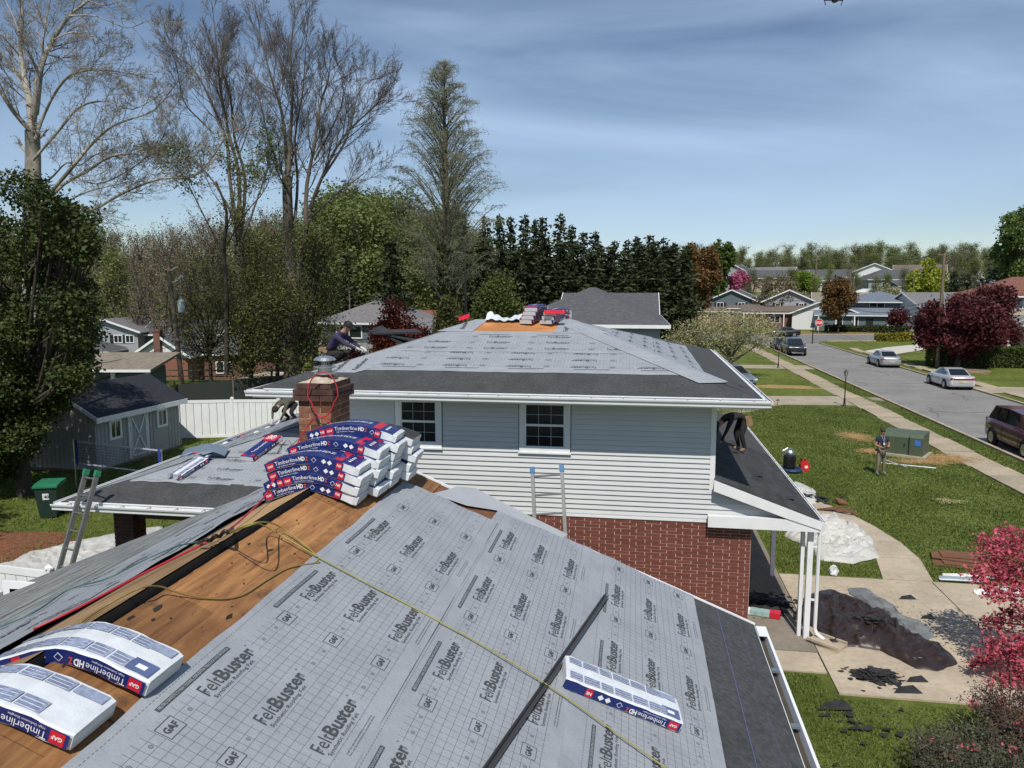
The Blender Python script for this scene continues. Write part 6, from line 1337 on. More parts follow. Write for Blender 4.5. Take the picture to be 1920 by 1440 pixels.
# ================================================================ SHINGLE BUNDLES
B_w = .345; B_t = .098; B_L = 1.0
navy = mat('navy_wrap', (.012, .022, .13), .28, .12, 5, bump=.25, bdist=.01); navy2 = mat('blue_wrap', (.02, .045, .22), .28, .15, 3)
redw = mat('red_wrap', (.52, .015, .035), .3, .05); wrapw = mat('white_wrap', (.62, .65, .68), .27, .07, 9, bump=.55, bdist=.015); lab_ink = mat('label_blue', (.27, .31, .42), .35, .2, 30)
wink = mat('white_print', (.72, .73, .75), .35, .02); orange = mat('orange_print', (.55, .08, .02), .35, .02); whitend = mat('bundle_end', (.60, .61, .62), .5, .14, 14, stretch=(.5, 1, 6), bump=.5, bdist=.01)
class Bend:
    """centre line of a bundle draped over the ridge: arc that rounds the top and runs down both slopes"""
    def __init__(s, k, r, shift=0.):
        s.k = k; s.r = r; xs = np.linspace(-.75, .75, 301); z = -k*(np.sqrt(xs*xs+r*r)-r); ds = np.hypot(np.diff(xs), np.diff(z)); S = np.concatenate([[0], np.cumsum(ds)]); S -= S[150]; s.xs, s.z, s.S = xs, z, S; s.shift = shift
    def at(s, u, h, y):
        u = u+s.shift; x = np.interp(u, s.S, s.xs); z = np.interp(u, s.S, s.z); dz = -s.k*x/math.sqrt(x*x+s.r*s.r); n = math.hypot(1, dz); return (x-dz/n*h, y, z+h/n)
def bundle(label, loc, rz=0, bend=(.41, .22, 0.), style='blue', flipped=False, group=None, fronttext=True, seed=0, half=1., cat='shingle bundle'):
    e = thing('shingle_bundle', label, cat, loc, rz, group); Bn = Bend(*bend); R_ = random.Random(seed); hw, hl = B_w/2, B_L/2*half; n = 22; t = B_t
    ring = [(-hw, .008), (-hw+.006, 0), (hw-.006, 0), (hw, .008), (hw, t-.008), (hw-.010, t), (0, t+.004), (-hw+.010, t), (-hw, t-.008)]; k = len(ring); vs = []
    for i in range(n+1):
        u = -hl+2*hl*i/n; sq = 1. if 0 < i < n else .94
        for (y, h) in ring: vs.append(Bn.at(u, h*sq+.0022*math.sin(u*31+y*40+seed)+.001*math.sin(u*83+y*9), y*sq+.0032*math.sin(u*23+h*60+seed*2)))
    mb = MB(); fs = []
    for i in range(n):
        for j in range(k):
            a, b2, c, d = i*k+j, i*k+(j+1) % k, (i+1)*k+(j+1) % k, (i+1)*k+j
            fs.append((a, b2, c, d))
    mi = []
    for i in range(n):
        for j in range(k):
            top = j in (4, 5, 6, 7); u_ = -hl+2*hl*(i+.5)/n; mi.append((0 if style == 'white' else 1 if style == 'blue' else 2) if top and not (style == 'blue' and u_ > .46) else 1 if j in (8, 3) and u_ < .33 else 0)
    mb.v = vs; mb.f = fs; mb.m = mi
    mb.add([vs[j] for j in range(k)], [tuple(range(k))[::-1]], 3); mb.add([vs[n*k+j] for j in range(k)], [tuple(range(k))], 3)
    me = mb.mesh('wrapper', [wrapw, navy, M_shing, whitend], False)
    obj('wrapper', me, e)
    # front print: local coordinates a along the length, b up the side
    def side(sgn, o=.0062):
        return lambda a, b2: Bn.at(a, b2, sgn*(hw+o)) if not flipped else Bn.at(-a, t-b2, sgn*(hw+o))
    P = MB(); f = side(-1); f2 = side(-1, .0075)
    def rect(a0, a1, b0, b1, m_, g=f, seg=4):
        q = [g(a0+(a1-a0)*i/seg, b0) for i in range(seg+1)]+[g(a0+(a1-a0)*i/seg, b1) for i in range(seg+1)]; P.add(q, [(i, i+1, seg+2+i, seg+1+i) for i in range(seg)], m_)
    def dia(c, b0, s_, m_, g): P.add([g(c-s_, b0), g(c, b0-s_), g(c+s_, b0), g(c, b0+s_)], [(0, 1, 2, 3)], m_)
    if fronttext:
        rect(-hl+.01, (hl-.01 if style == 'white' else .33), .008, t-.012, 0, side(-1, .0048), 20)
        sh_ = .20 if (style == 'blue' and seed % 3 == 2) else 0.
        if sh_:
            dia(-.44, .05, .026, 2, f); dia(-.38, .05, .026, 2, f); rect(-.34, -.285, .014, t-.016, 1, f); put_text(P, 'NE', -.335, .04, width=.044, h=.025, bold=.03, mp_=f2, mi=2)
            _f, _f2 = f, f2; f = lambda a, b2: _f(a+sh_, b2); f2 = lambda a, b2: _f2(a+sh_, b2)
        rect(-.47, -.39, .014, t-.016, 1, f); put_text(P, 'GAF', -.46, .038, width=.06, h=.022, bold=.03, mp_=f2, mi=2)
        w1 = put_text(P, 'Timberline', -.375, .042, width=.245, h=.042, mp_=f2, mi=2); put_text(P, 'HD', -.12, .042, width=.062, h=.042, bold=.04, mp_=f2, mi=2); put_text(P, 'Z', -.052, .042, width=.024, h=.040, bold=.03, mp_=f2, mi=3)
        put_text(P, 'High Definition Shingles', -.36, .019, width=.2, h=.012, mp_=f2, mi=2)
        dia(.03, .05, .026, 2, f); dia(.03, .05, .021, 0, f2); 
        if sh_: f, f2 = _f, _f2
        dia(.13, .05, .026, 2, f) if not sh_ else None; dia(.19, .05, .026, 2, f) if not sh_ else None
        rect(.26, .32, .014, t-.016, 1, f); put_text(P, 'NE', .268, .04, width=.044, h=.025, bold=.03, mp_=f2, mi=2)
        P.build('side_print', [navy, redw, wink, orange], e)
    # top print
    T_ = MB(); g = lambda a, b2: Bn.at(a, t+.006+.003-.0*abs(b2)-(.006*(2*b2/B_w)**2), b2)
    g2 = lambda a, b2: Bn.at(a, t+.006+.0045-(.006*(2*b2/B_w)**2), b2)
    def trect(a0, a1, b0, b1, m_, gg=None, seg=3):
        gg = gg or g; q = [gg(a0+(a1-a0)*i/seg, b0) for i in range(seg+1)]+[gg(a0+(a1-a0)*i/seg, b1) for i in range(seg+1)]; T_.add(q, [(i, i+1, seg+2+i, seg+1+i) for i in range(seg)], m_)
    if style == 'white':
        x = -.47
        while x < .28:
            wd = R_.uniform(.11, .16)
            for (b0, b1) in ((-.145, -.055), (.06, .145)):
                trect(x, x+wd-.012, b0, b1, 0)
                for q in range(9):
                    bb = b0+.005+q*(b1-b0-.006)/9; trect(x+.005, x+wd-.017-R_.uniform(0, .02)-(.05 if q == 8 else 0), bb, bb+.003, 4 if q % 3 else 1, g2, 1)
            x += wd
        trect(.33, .475, -.15, -.04, 4) if seed != 1 else None; trect(.37, .43, -.115, -.08, 1, g2) if seed != 1 else None
        trect(.30, .47, .07, .145, 0)
    elif style == 'blue':
        put_text(T_, 'TimberlineHDZ', -.32, -.04, width=.5, h=.06, bold=.01, mp_=g2, mi=1); trect(.22, .30, -.16, .16, 3, g); trect(-.47, -.4, -.16, .16, 3, g)
        for q in range(4): c = .36; bb = -.1+q*.05; T_.add([g2(c-.02, bb), g2(c, bb-.02), g2(c+.02, bb), g2(c, bb+.02)], [(0, 1, 2, 3)], 1)
    if T_.v: T_.build('top_print', [lab_ink, wink, navy2, redw, mat('label_mid_blue', (.09, .12, .24), .35)], e)
    return e
zrid = 5.055
bundle('white topped shingle bundle at the very front left, end cut by the frame', (-3.155, 3.24, zrid-.03), rad(1), (.41, .16, .02), 'white', True, None, seed=1)
bundle('white topped shingle bundle draped over the ridge behind the front left one', (-3.10, 3.77, zrid-.03), rad(-1), (.41, .16, .02), 'white', True, None, seed=2)
# loose bundle lying flat on the felt
p0, p1 = SR(1062, 1262), SR(1272, 1345); c0 = Vector((-.065, 5.93, zr(-.065)+.035))
e = bundle('single white and blue shingle bundle lying flat on the grey felt', c0, 0, (0., 1., 0.), 'white', True, None, seed=3)
e.matrix_world = frame3(c0, (cs, .14, -sn), (.1, 1, 0)) if True else None
# the stack on the ridge near the chimney
ordn = ['lowest', 'second lowest', 'third', 'fourth', 'fifth', 'sixth', 'seventh', 'topmost']
def pile(y, n, side_, x0, top, seed, zb=zrid, rz=0, step=.094):
    R_ = random.Random(seed)
    for i in range(n):
        tp = 'dark' if (i == n-1 and top == 'dark') else 'blue'; lab = '%s blue shingle bundle of the %s pile by the chimney' % (ordn[min(i, 7)] if i < n-1 else 'topmost', side_)
        if tp == 'dark': lab = 'torn open topmost bundle showing dark shingles, %s pile' % side_
        bundle(lab, (x0+R_.uniform(-.03, .03)+.012*i, y+R_.uniform(-.02, .02), zb+step*i), rad(R_.uniform(-2, 2)), (.41+.0*i, .2+.03*i, .01), tp, False, 'bundles stacked on the ridge by the chimney', seed=seed*10+i)
pile(7.32, 4, 'front', -3.2, 'blue', 1); pile(7.68, 5, 'second', -3.14, 'blue', 2); pile(8.04, 6, 'third', -3.08, 'blue', 3); pile(8.42, 5, 'rear', -2.98, 'dark', 4)
# plastic flapping at the back of the pile
mb = MB(); c = AY(770, 855, 8.6); vs = [(c.x-.1+.04*math.sin(i*1.3)+.06*(j), 8.6+.05*math.sin(i*2), c.z-.02*i+.015*math.sin(j*3+i)) for i in range(8) for j in range(3)]
mb.add(vs, [(i*3+j, i*3+j+1, i*3+j+4, i*3+j+3) for i in range(7) for j in range(2)]); mb.build('torn_wrapper', wrapw, label='shred of white plastic wrapper hanging off the rear pile', cat='plastic wrapper', smooth=True)
# far bundles on the upper ridge
def far_pile(px, y, n, lab, rz, top='blue'):
    c = AY(px, 600, y); z0 = 6.3
    for i in range(n): bundle('%s of the %s' % (['bottom bundle', 'middle bundle', 'top bundle', 'topmost bundle'][i], lab), (c.x+.02*i, y, z0+i*.1), rz+.05*i, (.3, .4, 0), top, False, 'bundles on the upper ridge', seed=int(px)+i)
far_pile(1002, 19.15, 4, 'left pile on the upper roof ridge', rad(72)); far_pile(1043, 19.1, 3, 'right pile on the upper roof ridge', rad(66))
# red topped face
c = AY(1040, 588, 18.6); mb = MB(); mb.box((c.x, 18.56, 6.52), (.5, .01, .13), (rad(-50), 0, 0)); mb.build('bundle_label', redw, label='red printed wrapper end facing the camera, right pile on upper ridge', cat='wrapper'); 
# wrapper flaps left on the ridge: rolled felt, torn wrapper
mb = MB(); n = 26; vs = []
for i in range(n+1):
    t_ = i/n; c = AY(915+75*t_, 590, 19.2)
    for j in range(4): vs.append((c.x, 19.2-j*.12, 6.33+.05*math.sin(t_*9+.5)*(1-.2*j)+.07-.03*j+(.06 if t_ < .12 else 0)*(j < 2)+.015*math.sin(t_*31+j)))
mb.add(vs, [(i*4+j, i*4+j+1, i*4+j+5, i*4+j+4) for i in range(n) for j in range(3)]); mb.build('loose_wrapper', wrapw, label='crumpled white wrapper paper blowing along the upper ridge', cat='wrapper', smooth=True)
mb = MB(); vs = []
for i in range(12):
    t_ = i/11
    for j in range(4): c = AY(962+28*t_, 590, 19.25); vs.append((c.x, 19.3-j*.15, 6.34+.28*t_**1.3+.03*math.sin(t_*7)-.04*j))
mb.add(vs, [(i*4+j, i*4+j+1, i*4+j+5, i*4+j+4) for i in range(11) for j in range(3)]); mb.build('loose_paper', M_start, label='grey paper sheet curling up beside the left ridge pile', cat='paper', smooth=True)
mb = MB(); c = AY(864, 600, 19); c2 = AY(880, 594, 19); mb.add([(c.x-.05, 19, c.z-.02), (c2.x, 19, c2.z-.03), (c2.x-.02, 19.1, c2.z+.08), (c.x-.08, 19.1, c.z+.07)], [(0, 1, 2, 3)]); mb.build('wrapper_scrap', redw, label='red and white wrapper scrap at the left end of the upper ridge', cat='wrapper')
# dark spare shingles heap at left of upper roof
for i, lb in enumerate(['lower', 'middle', 'upper']):
    p = AY(725-i*3, 655-i*3, 19.5); mb = MB(); mb.box((0, 0, 0), (1.3, .5, .05), (.1, .5-.25*i, .3*i)); mb.build('shingle_sheet', M_shing, label='%s dark folded shingle sheet behind the left hip of the upper roof' % lb, cat='shingle', loc=(p.x+.3, 19.6, 5.75+i*.1))
# bundles, wrapper strip and flashing on the low hip roof
def HFp(px, py, o=0.):
    r = ray(px, py); tt = (HE-hs*hy+o-CAMZ)/(r[2]-hs*r[1]); return Vector(_C+r*tt)
p = HFp(492, 846); e = bundle('single blue and red shingle bundle lying on the low felted roof', p+Vector((0, 0, .02)), 0, (0., 1., 0.), 'blue', False, None, seed=40, fronttext=True); e.matrix_world = frame3(p+Vector((0, 0, .03)), (.22, 1, hs), (-1, .22, 0))
mb = MB(); mb.add([(-.5, -.16, .115), (-.14, -.16, .115), (-.14, .16, .115), (-.5, .16, .115)], [(0, 1, 2, 3)])
q = MB(); q.bx(.22, .48, -.165, .165, .105, .112, 0); put_text(q, 'GAF', .26, -.1, width=.2, h=.16, bold=.03, mp_=lambda a, b: (.46-(b+.1)*1.1, -.09+(a-.26)*1., .1135), mi=1); q.build('red_panel', [redw, wink], e)
p = HFp(357, 882); e = bundle('opened white bundle of shingles below the blue flashing sheet', p, 0, (0., 1., 0.), 'white', False, None, seed=41, half=.75); e.matrix_world = frame3(p+Vector((0, 0, .02)), (.25, 1, hs), (-1, .25, 0))
mb = MB(); p = HFp(384, 858); vs = []
for i in range(13):
    for j in range(4): u = (i/12-.5)*.95; v = (j/3-.5)*.34; vs.append((u, v, .12-.5*u*u+.012*math.sin(v*9+i)))
mb.add(vs, [(i*4+j, i*4+j+1, i*4+j+5, i*4+j+4) for i in range(12) for j in range(3)]); o = mb.build('flashing_sheet', mat('blue_grey_flashing', (.13, .17, .22), .5, .06), label='curved blue grey flashing sheet on the low roof', cat='flashing', smooth=True); o.matrix_world = frame3(p+Vector((0, 0, .1)), (1, .15, .05), (-.1, 1, hs))
# wrapper strips along the low roof left eave
def strip(label, a, b2, m_, wd=.16):
    mb = MB(); vs = []; n = 10
    for i in range(n+1):
        t_ = i/n; p = Vector(a).lerp(Vector(b2), t_); vs += [p+Vector((-wd/2, 0, .02+.03*math.sin(t_*9))), p+Vector((wd/2, 0, .03+.02*math.sin(t_*11+1)))]
    mb.add(vs, [(2*i, 2*i+1, 2*i+3, 2*i+2) for i in range(n)]); return mb.build('wrapper_strip', m_, label=label, cat='wrapper strip')
def HLp(px, py):
    r = ray(px, py); tt = (HE-hs*hx-CAMZ)/(r[2]-hs*r[0]); return Vector(_C+r*tt)
for (a, b2, m_, lb) in [((345, 858), (392, 843), navy, 'navy wrapper strip nearest the blue flashing'), ((356, 853), (362, 851), redw, 'short red wrapper piece on the navy strip'), ((393, 842), (420, 832), wrapw, 'white torn wrapper strip in the middle of the low roof edge'), ((420, 831), (445, 822), navy, 'navy wrapper strip in the middle of the low roof edge'), ((443, 822), (452, 818), redw, 'red wrapper piece in the middle of the low roof edge'), ((470, 815), (500, 803), white, 'white wrapper strip below the crouching worker'), ((500, 803), (530, 791), navy, 'navy wrapper strip below the crouching worker'), ((528, 792), (545, 786), redw, 'red wrapper piece below the crouching worker')]:
    strip(lb, HLp(*a)+Vector((.15, 0, .02)), HLp(*b2)+Vector((.15, 0, .02)), m_)
# ================================================================ CORDS, BAR
def cord(name, label, pts, r, m, cat='cord', sub=6, cap=True):
    P = []; Q = [pts[0]]+list(pts)+[pts[-1]]
    for i in range(1, len(Q)-2):
        for k_ in range(sub):
            t_ = k_/sub; a, b2, c, d = [Vector(v) for v in Q[i-1:i+3]]; P.append(.5*((2*b2)+(-a+c)*t_+(2*a-5*b2+4*c-d)*t_*t_+(-a+3*b2-3*c+d)*t_**3))
    P.append(Vector(pts[-1])); mb = MB(); mb.tube(P, r, 6); return mb.build(name, m, label=label, cat=cat, smooth=True)
yel_c = mat('yellow_cord', (.26, .24, .05), .5, .1); red_c = mat('red_hose', (.42, .02, .04), .4, .1); teal_c = mat('teal_cord', (.05, .12, .11), .5); dk_c = mat('thin_dark_cable', (.05, .06, .06), .5); brass_c = mat('brown_yellow_cord', (.22, .15, .04), .5)
cord('extension_cord', 'yellow green cord running right across the felt to the bottom edge', [SL(425, 1002, .06), SL(470, 985, .08), SR(500, 988, .12), SR(600, 1046, .065), SR(720, 1110, .065), SR(870, 1190, .06), SR(960, 1242, .075), SR(1050, 1300, .06), SR(1150, 1370, .06), SR(1262, 1450, .06)], .006, yel_c)
cord('extension_cord', 'second yellow cord beside the first, ending at the felt edge', [SL(430, 998, .08), SL(480, 980, .1), SR(520, 985, .12), SR(570, 1020, .06), SR(596, 1046, .05), SR(588, 1056, .03)], .006, yel_c)
cord('extension_cord', 'dull brown cord looping across the bare ridge boards', [SL(150, 1168, .03), SL(200, 1135, .03), SL(262, 1103, .05), SR(300, 1100, .10), SR(330, 1110, .06), SR(390, 1122, .03), SR(450, 1118, .03), SR(505, 1085, .03), SR(545, 1064, .03), SR(600, 1055, .04)], .0065, brass_c)
cord('air_hose', 'red air hose running down the left slope to the chimney', [SL(62, 1180, .05), SL(150, 1138, .05), SL(260, 1080, .05), SL(340, 1040, .05), SL(405, 1008, .05), SL(440, 985, .05), SL(470, 958, .08), AY(497, 930, 7.0), AY(516, 895, 7.15), AY(548, 850, 8.6), AY(568, 812, 9.8), AY(590, 784, 9.86), AY(605, 782, 9.87)], .009, red_c)
ang = np.linspace(math.pi, 3*math.pi, 22)
cord('air_hose_coil', 'red hose hanging in a tall loop round the chimney top', [AY(605+28*math.sin(a)*(1 if math.cos(a) > -.3 else .8), 740-42*math.cos(a), 9.87) for a in ang]+[AY(612, 786, 9.85), AY(624, 798, 9.8)], .009, red_c)
cord('air_hose', 'dark hose end drooping under the red loop on the chimney', [AY(592, 776, 9.86), AY(600, 793, 9.86), AY(612, 795, 9.86), AY(624, 785, 9.9)], .01, M_black)
cord('power_cord', 'teal cord lying on the left slope beside the red hose', [SL(-40, 1190, .06), SL(60, 1150, .06), SL(130, 1105, .06), SL(200, 1085, .06), SL(270, 1050, .06), SL(330, 1025, .06), SL(365, 1017, .06), SL(405, 1007, .06)], .007, teal_c)
cord('cord_knot', 'tangle of dark cord plugs on the ridge where the hoses meet', [SL(372, 1018, .07), SL(385, 1012, .1), SL(395, 1014, .06), SL(402, 1004, .1), SL(412, 1006, .06), SL(420, 996, .1), SL(430, 998, .07), SL(436, 990, .06)], .015, M_black)
cord('thin_cable', 'thin dark looping cable on the low roof beside the blue bundle', [HFp(512, 822, .03), HFp(528, 838, .03), HFp(520, 850, .03), HFp(526, 838, .05), HFp(540, 825, .03), HFp(548, 842, .03), HFp(536, 845, .03), HFp(552, 830, .03), HFp(565, 820, .03)], .006, dk_c)
a, b2 = SR(915, 1438, .05), SR(1136, 1117, .05); a = a+(a-b2)*.03
mb = MB(); d = (b2-a).normalized(); sdv = d.cross(Vector((sn, 0, cs))).normalized(); upv = sdv.cross(d)
mb.bar(a, b2, .052, .006, 0, upv); mb.bar(a+sdv*.026+upv*.016, b2+sdv*.026+upv*.016, .005, .034, 0, upv); mb.bar(a-sdv*.01+upv*.012, b2-sdv*.01+upv*.012, .012, .014, 1, upv)
mb.build('metal_edging', [mat('brown_grey_metal', (.075, .07, .065), .35, .1, metal=.4), M_black], label='long dark metal edging strip lying diagonally on the felt', cat='metal strip')
# ================================================================ LADDERS
def ladder(label, base, top, wd, cap, n, side=(1, 0, 0)):
    base, top = Vector(base), Vector(top); e = thing('ladder', label, 'ladder', base); v = top-base; d = v.normalized(); s_ = Vector(side); s_ = (s_-d*s_.dot(d)).normalized(); up = s_.cross(d)
    for k_ in (-1, 1):
        mb = MB(); o = s_*k_*wd/2; mb.bar(o, v+o, .06, .075, upv=up); mb.build('rail', M_alu, e)
        mb = MB(); mb.bar(v+o-d*.08, v+o+d*.03, .08, .095, upv=up); mb.build('rail_cap', cap, e)
    for i in range(n):
        t_ = (i+.6)/n; mb = MB(); mb.tube([v*t_-s_*wd/2, v*t_+s_*wd/2], .019, 8); mb.build('rung', M_alu, e)
    return e
blu = mat('blue_plastic', (.02, .12, .30), .4); grnp = mat('green_plastic', (.02, .20, .09), .4)
tl, tr = AY(995, 875, 13.2), AY(1056, 880, 13.2); tp = (tl+tr)/2
ladder('aluminium ladder with blue tips standing in front of the white siding', (tp.x+.45, 11.4, 0), (tp.x, 13.2, tp.z), .52, blu, 13)
tp = (AY(170, 893, 12.9)+AY(195, 888, 12.9))/2
g = G(112, 1062); ladder('aluminium extension ladder with green tips leaning on the low roof gutter', (tp.x-.35, 11.3, 0), (tp.x+.05, 12.7, tp.z+.12), .40, grnp, 12, (.9, -.44, 0))
# ================================================================ GROUND THINGS
# heaped tarps: height fields with ridged noise
from mathutils import noise as mnoise
def tarp(name, label, outline, hmax, m, seed, freq=1.3, n=70, cat='tarpaulin', m2=None, z=.03, sub=None):
    pts = [Vector((p[0], p[1], 0)) for p in outline]; cxp = sum((p.x for p in pts))/len(pts); cyp = sum((p.y for p in pts))/len(pts)
    K = len(pts); vs = [(cxp, cyp, z+hmax*.6)]; rings = 44; segs = 150; R_ = random.Random(seed)
    def edge(a):
        # ray from the centre to the outline
        dx, dy = math.cos(a), math.sin(a); best = 1e9
        for i in range(K):
            p, q = pts[i], pts[(i+1) % K]; ex_, ey = q.x-p.x, q.y-p.y; den = dx*ey-dy*ex_
            if abs(den) < 1e-9: continue
            t_ = ((p.x-cxp)*ey-(p.y-cyp)*ex_)/den; s_ = ((p.x-cxp)*dy-(p.y-cyp)*dx)/den
            if t_ > 0 and -1e-6 <= s_ <= 1+1e-6: best = min(best, t_)
        return best if best < 1e8 else 1.
    for j in range(1, rings+1):
        for i in range(segs):
            a = i*2*math.pi/segs; f = j/rings; r = edge(a)*f*(1+.04*math.sin(a*7+seed)*(f > .8)); x, y = cxp+r*math.cos(a), cyp+r*math.sin(a)
            ca_, sa_ = math.cos(.6+seed), math.sin(.6+seed); xr_, yr_ = (x*ca_+y*sa_)*.55, (y*ca_-x*sa_)*1.25
            v1 = mnoise.noise(Vector((xr_*freq, yr_*freq, seed))); v2 = mnoise.noise(Vector((xr_*freq*2.1+v1*1.6, yr_*freq*2.1, seed+5))); v3 = mnoise.noise(Vector((xr_*freq*4+v2*1.5, yr_*freq*4, seed+9)))
            h = (1-min(1, abs(v2)*3.6))*.42+(1-min(1, abs(v1)*3))*.34+(1-min(1, abs(v3)*3.2))*.17+.06; e_ = min(1, (1-f)*4); h = z+max(0, hmax*h*(e_**.6))+.015*(1 if f < 1 else 0)
            vs.append((x+.05*v3, y+.05*v2, h if f < 1 else z-.0))
    fs = [(0, 1+i, 1+(i+1) % segs) for i in range(segs)]
    for j in range(rings-1): fs += [(1+j*segs+i, 1+(j+1)*segs+i, 1+(j+1)*segs+(i+1) % segs, 1+j*segs+(i+1) % segs) for i in range(segs)]
    mb = MB(); mb.add(vs, fs); return mb.build(name, m, label=label, cat=cat, smooth=True)
Gx = lambda *l: [G(*p) for p in l]
M_tw = mat('white_tarp', (.47, .465, .44), .6, .14, 2.5, fine=.06); M_tb = mat('brown_tarp', (.030, .019, .017), .42, .2, 1.2, bump=.5, bdist=.03); M_tg = mat('silver_tarp', (.16, .17, .175), .38, .2, 3)
tarp('tarpaulin', 'crumpled white tarp heap beside the porch posts and curved walk', Gx((1490, 990), (1530, 975), (1565, 968), (1600, 985), (1630, 1008), (1646, 1045), (1600, 1062), (1540, 1052), (1515, 1030), (1470, 1005)), .32, M_tw, 3, 1.6)
tarp('tarpaulin', 'small white tarp piece with dark shingle patch by the porch gutter', Gx((1490, 905), (1528, 920), (1530, 945), (1505, 948), (1480, 930)), .12, M_tw, 4, 1.8)
tarp('tarpaulin', 'white dust sheet spread on the back lawn below the ladder', Gx((-60, 1075), (10, 1058), (60, 1037), (130, 1020), (215, 1002), (300, 990), (300, 1030), (215, 1050), (100, 1100), (-20, 1130)), .10, M_tw, 5, 1.6)
tarp('tarpaulin', 'grey crumpled sheet under the covered patio', [(-11.3, 19.5), (-9.5, 20.3), (-8.4, 19.0), (-9.0, 17.2), (-10.9, 17.3)], .35, mat('grey_tarp', (.3, .3, .29), .6, .15, 3), 6, 1.8)
tarp('tarpaulin', 'dark brown tarp crumpled on the concrete driveway', Gx((1500, 1125), (1560, 1108), (1600, 1122), (1640, 1140), (1690, 1170), (1720, 1200), (1770, 1215), (1790, 1245), (1765, 1266), (1720, 1260), (1650, 1222), (1560, 1215), (1520, 1180), (1490, 1165)), .21, M_tb, 7, 1.5)
tarp('tarpaulin_lining', 'silver grey underside of the brown tarp turned up along its edge', Gx((1585, 1108), (1620, 1106), (1660, 1130), (1700, 1165), (1735, 1172), (1752, 1195), (1742, 1215), (1700, 1190), (1650, 1150), (1605, 1128)), .15, M_tg, 8, 1.6)
# shingle debris as many small torn flat pieces, each heap one mass
def debris(name, label, cx, cy, rx, ry, n, seed, m, smin=.04, smax=.16, hz=.05, z=.04, cat='debris'):
    R_ = random.Random(seed); mb = MB()
    for i in range(n):
        a = R_.uniform(0, 6.28); r = min(1.1, abs(R_.gauss(0, .45))); x, y = cx+rx*r*math.cos(a), cy+ry*r*math.sin(a); s_ = R_.uniform(smin, smax)*(1-.4*r); k = R_.choice((4, 5, 6)); t0 = R_.uniform(0, 6.28); zz = z+R_.uniform(0, hz)*(1-min(1, r)); tx, ty = R_.uniform(-.35, .35), R_.uniform(-.35, .35)
        P = [(s_*R_.uniform(.5, 1.2)*math.cos(t0+j*6.283/k), s_*.7*R_.uniform(.5, 1.2)*math.sin(t0+j*6.283/k)) for j in range(k)]
        top = [(x+p, y+q, max(z, zz+p*tx+q*ty+.006)) for p, q in P]; mb.add(top, [tuple(range(k))])
    return mb.build(name, m, label=label, cat=cat, kind='stuff')
M_deb = mat('torn_shingle', (.02, .02, .021), .9, .5, 9, fine=.4)
d1 = G(1643, 1272); debris('torn_shingles', 'pile of black torn shingle pieces on the driveway below the brown tarp', d1.x, d1.y, .55, .4, 260, 1, M_deb, hz=.12)
d2 = G(1440, 1142); debris('torn_shingles', 'black torn shingle scraps by the brick corner', d2.x-.05, d2.y+.1, .75, .75, 420, 2, M_deb, hz=.12, z=.05)
d3 = G(1655, 1175); debris('torn_shingles', 'black and brown shingle scraps lying on the brown tarp', d3.x-.3, d3.y-.1, .5, .22, 70, 3, M_deb, hz=.08, z=.16)
debris('torn_shingles', 'scattered small black crumbs over the driveway', 5.6, 16.4, 2.6, 2.6, 260, 4, M_deb, .008, .04, .01)
debris('torn_shingles', 'black scraps in the grass between gutter and driveway', 3.9, 12.4, 1.8, 1.8, 26, 5, M_deb, .03, .12, .03)
debris('torn_shingles', 'dark scraps and boards debris on the lawn behind the white tarp', 5.9, 26.6, 1.3, 1.2, 160, 6, M_deb, .05, .2, .08)
for i, (px, py, s_, lb) in enumerate([(1700, 1125, .2, 'lone black shingle piece near the driveway joint'), (1718, 1280, .2, 'triangular black shingle piece right of the debris pile'), (1738, 1162, .16, 'narrow black shingle strip on the driveway'), (1565, 1330, .3, 'black shingle in the grass left of the bush'), (1700, 1300, .25, 'flat shingle at the near driveway edge')]):
    g = G(px, py); m_ = MB(); m_.add([(-s_, -.4*s_, .04), (s_, -.2*s_, .05), (.6*s_, .6*s_, .09), (-.4*s_, .5*s_, .05)], [(0, 1, 2, 3)]); m_.build('torn_shingle', M_deb, loc=g, label=lb, cat='shingle')
# boards on the lawn (right)
M_bd = mat('rust_board', (.16, .07, .035), .8, .35, 3, stretch=(1, 6, 1), fine=.2)
for i, (dx, dy, rz_, lb) in enumerate([(0, 0, -.25, 'lowest'), (.25, .12, -.1, 'second'), (.1, .35, -.3, 'third'), (.35, .5, -.15, 'topmost')]):
    g = G(1810, 1062); m_ = MB(); m_.box((0, 0, 0), (1.5, .55, .02)); o = m_.build('plywood_board', M_bd, loc=(g.x+dx, g.y+dy, .03+.03*i), label='%s rust brown plywood board of the heap beside the pink dogwood' % lb, cat='board'); o.rotation_euler = (0, 0, rz_)
for i, (px, py, l, m_, lb) in enumerate([(1775, 1092, 1.1, M_metal, 'bent silver gutter piece in front of the brown boards'), (1785, 1086, 1.2, pv, 'white gutter piece in front of the brown boards'), (1850, 1115, 1.4, white, 'white trim strip on the driveway edge under the dogwood')]):
    g = G(px, py); q = MB(); q.prismx([(0, 0), (.1, 0), (.13, .08), (.11, .08), (.09, .02), (0, .02)], -l/2, l/2); o = q.build('trim_piece', m_, loc=(g.x+.4, g.y, .04), label=lb, cat='trim'); o.rotation_euler = (0, 0, .12*i)
g = G(1577, 946); m_ = MB(); m_.box((0, 0, 0), (.32, .3, .05), (.3, .2, .3)); m_.build('plywood_scrap', M_bd, loc=(g.x, g.y, .1), label='small square brown board standing in the lawn debris', cat='board')
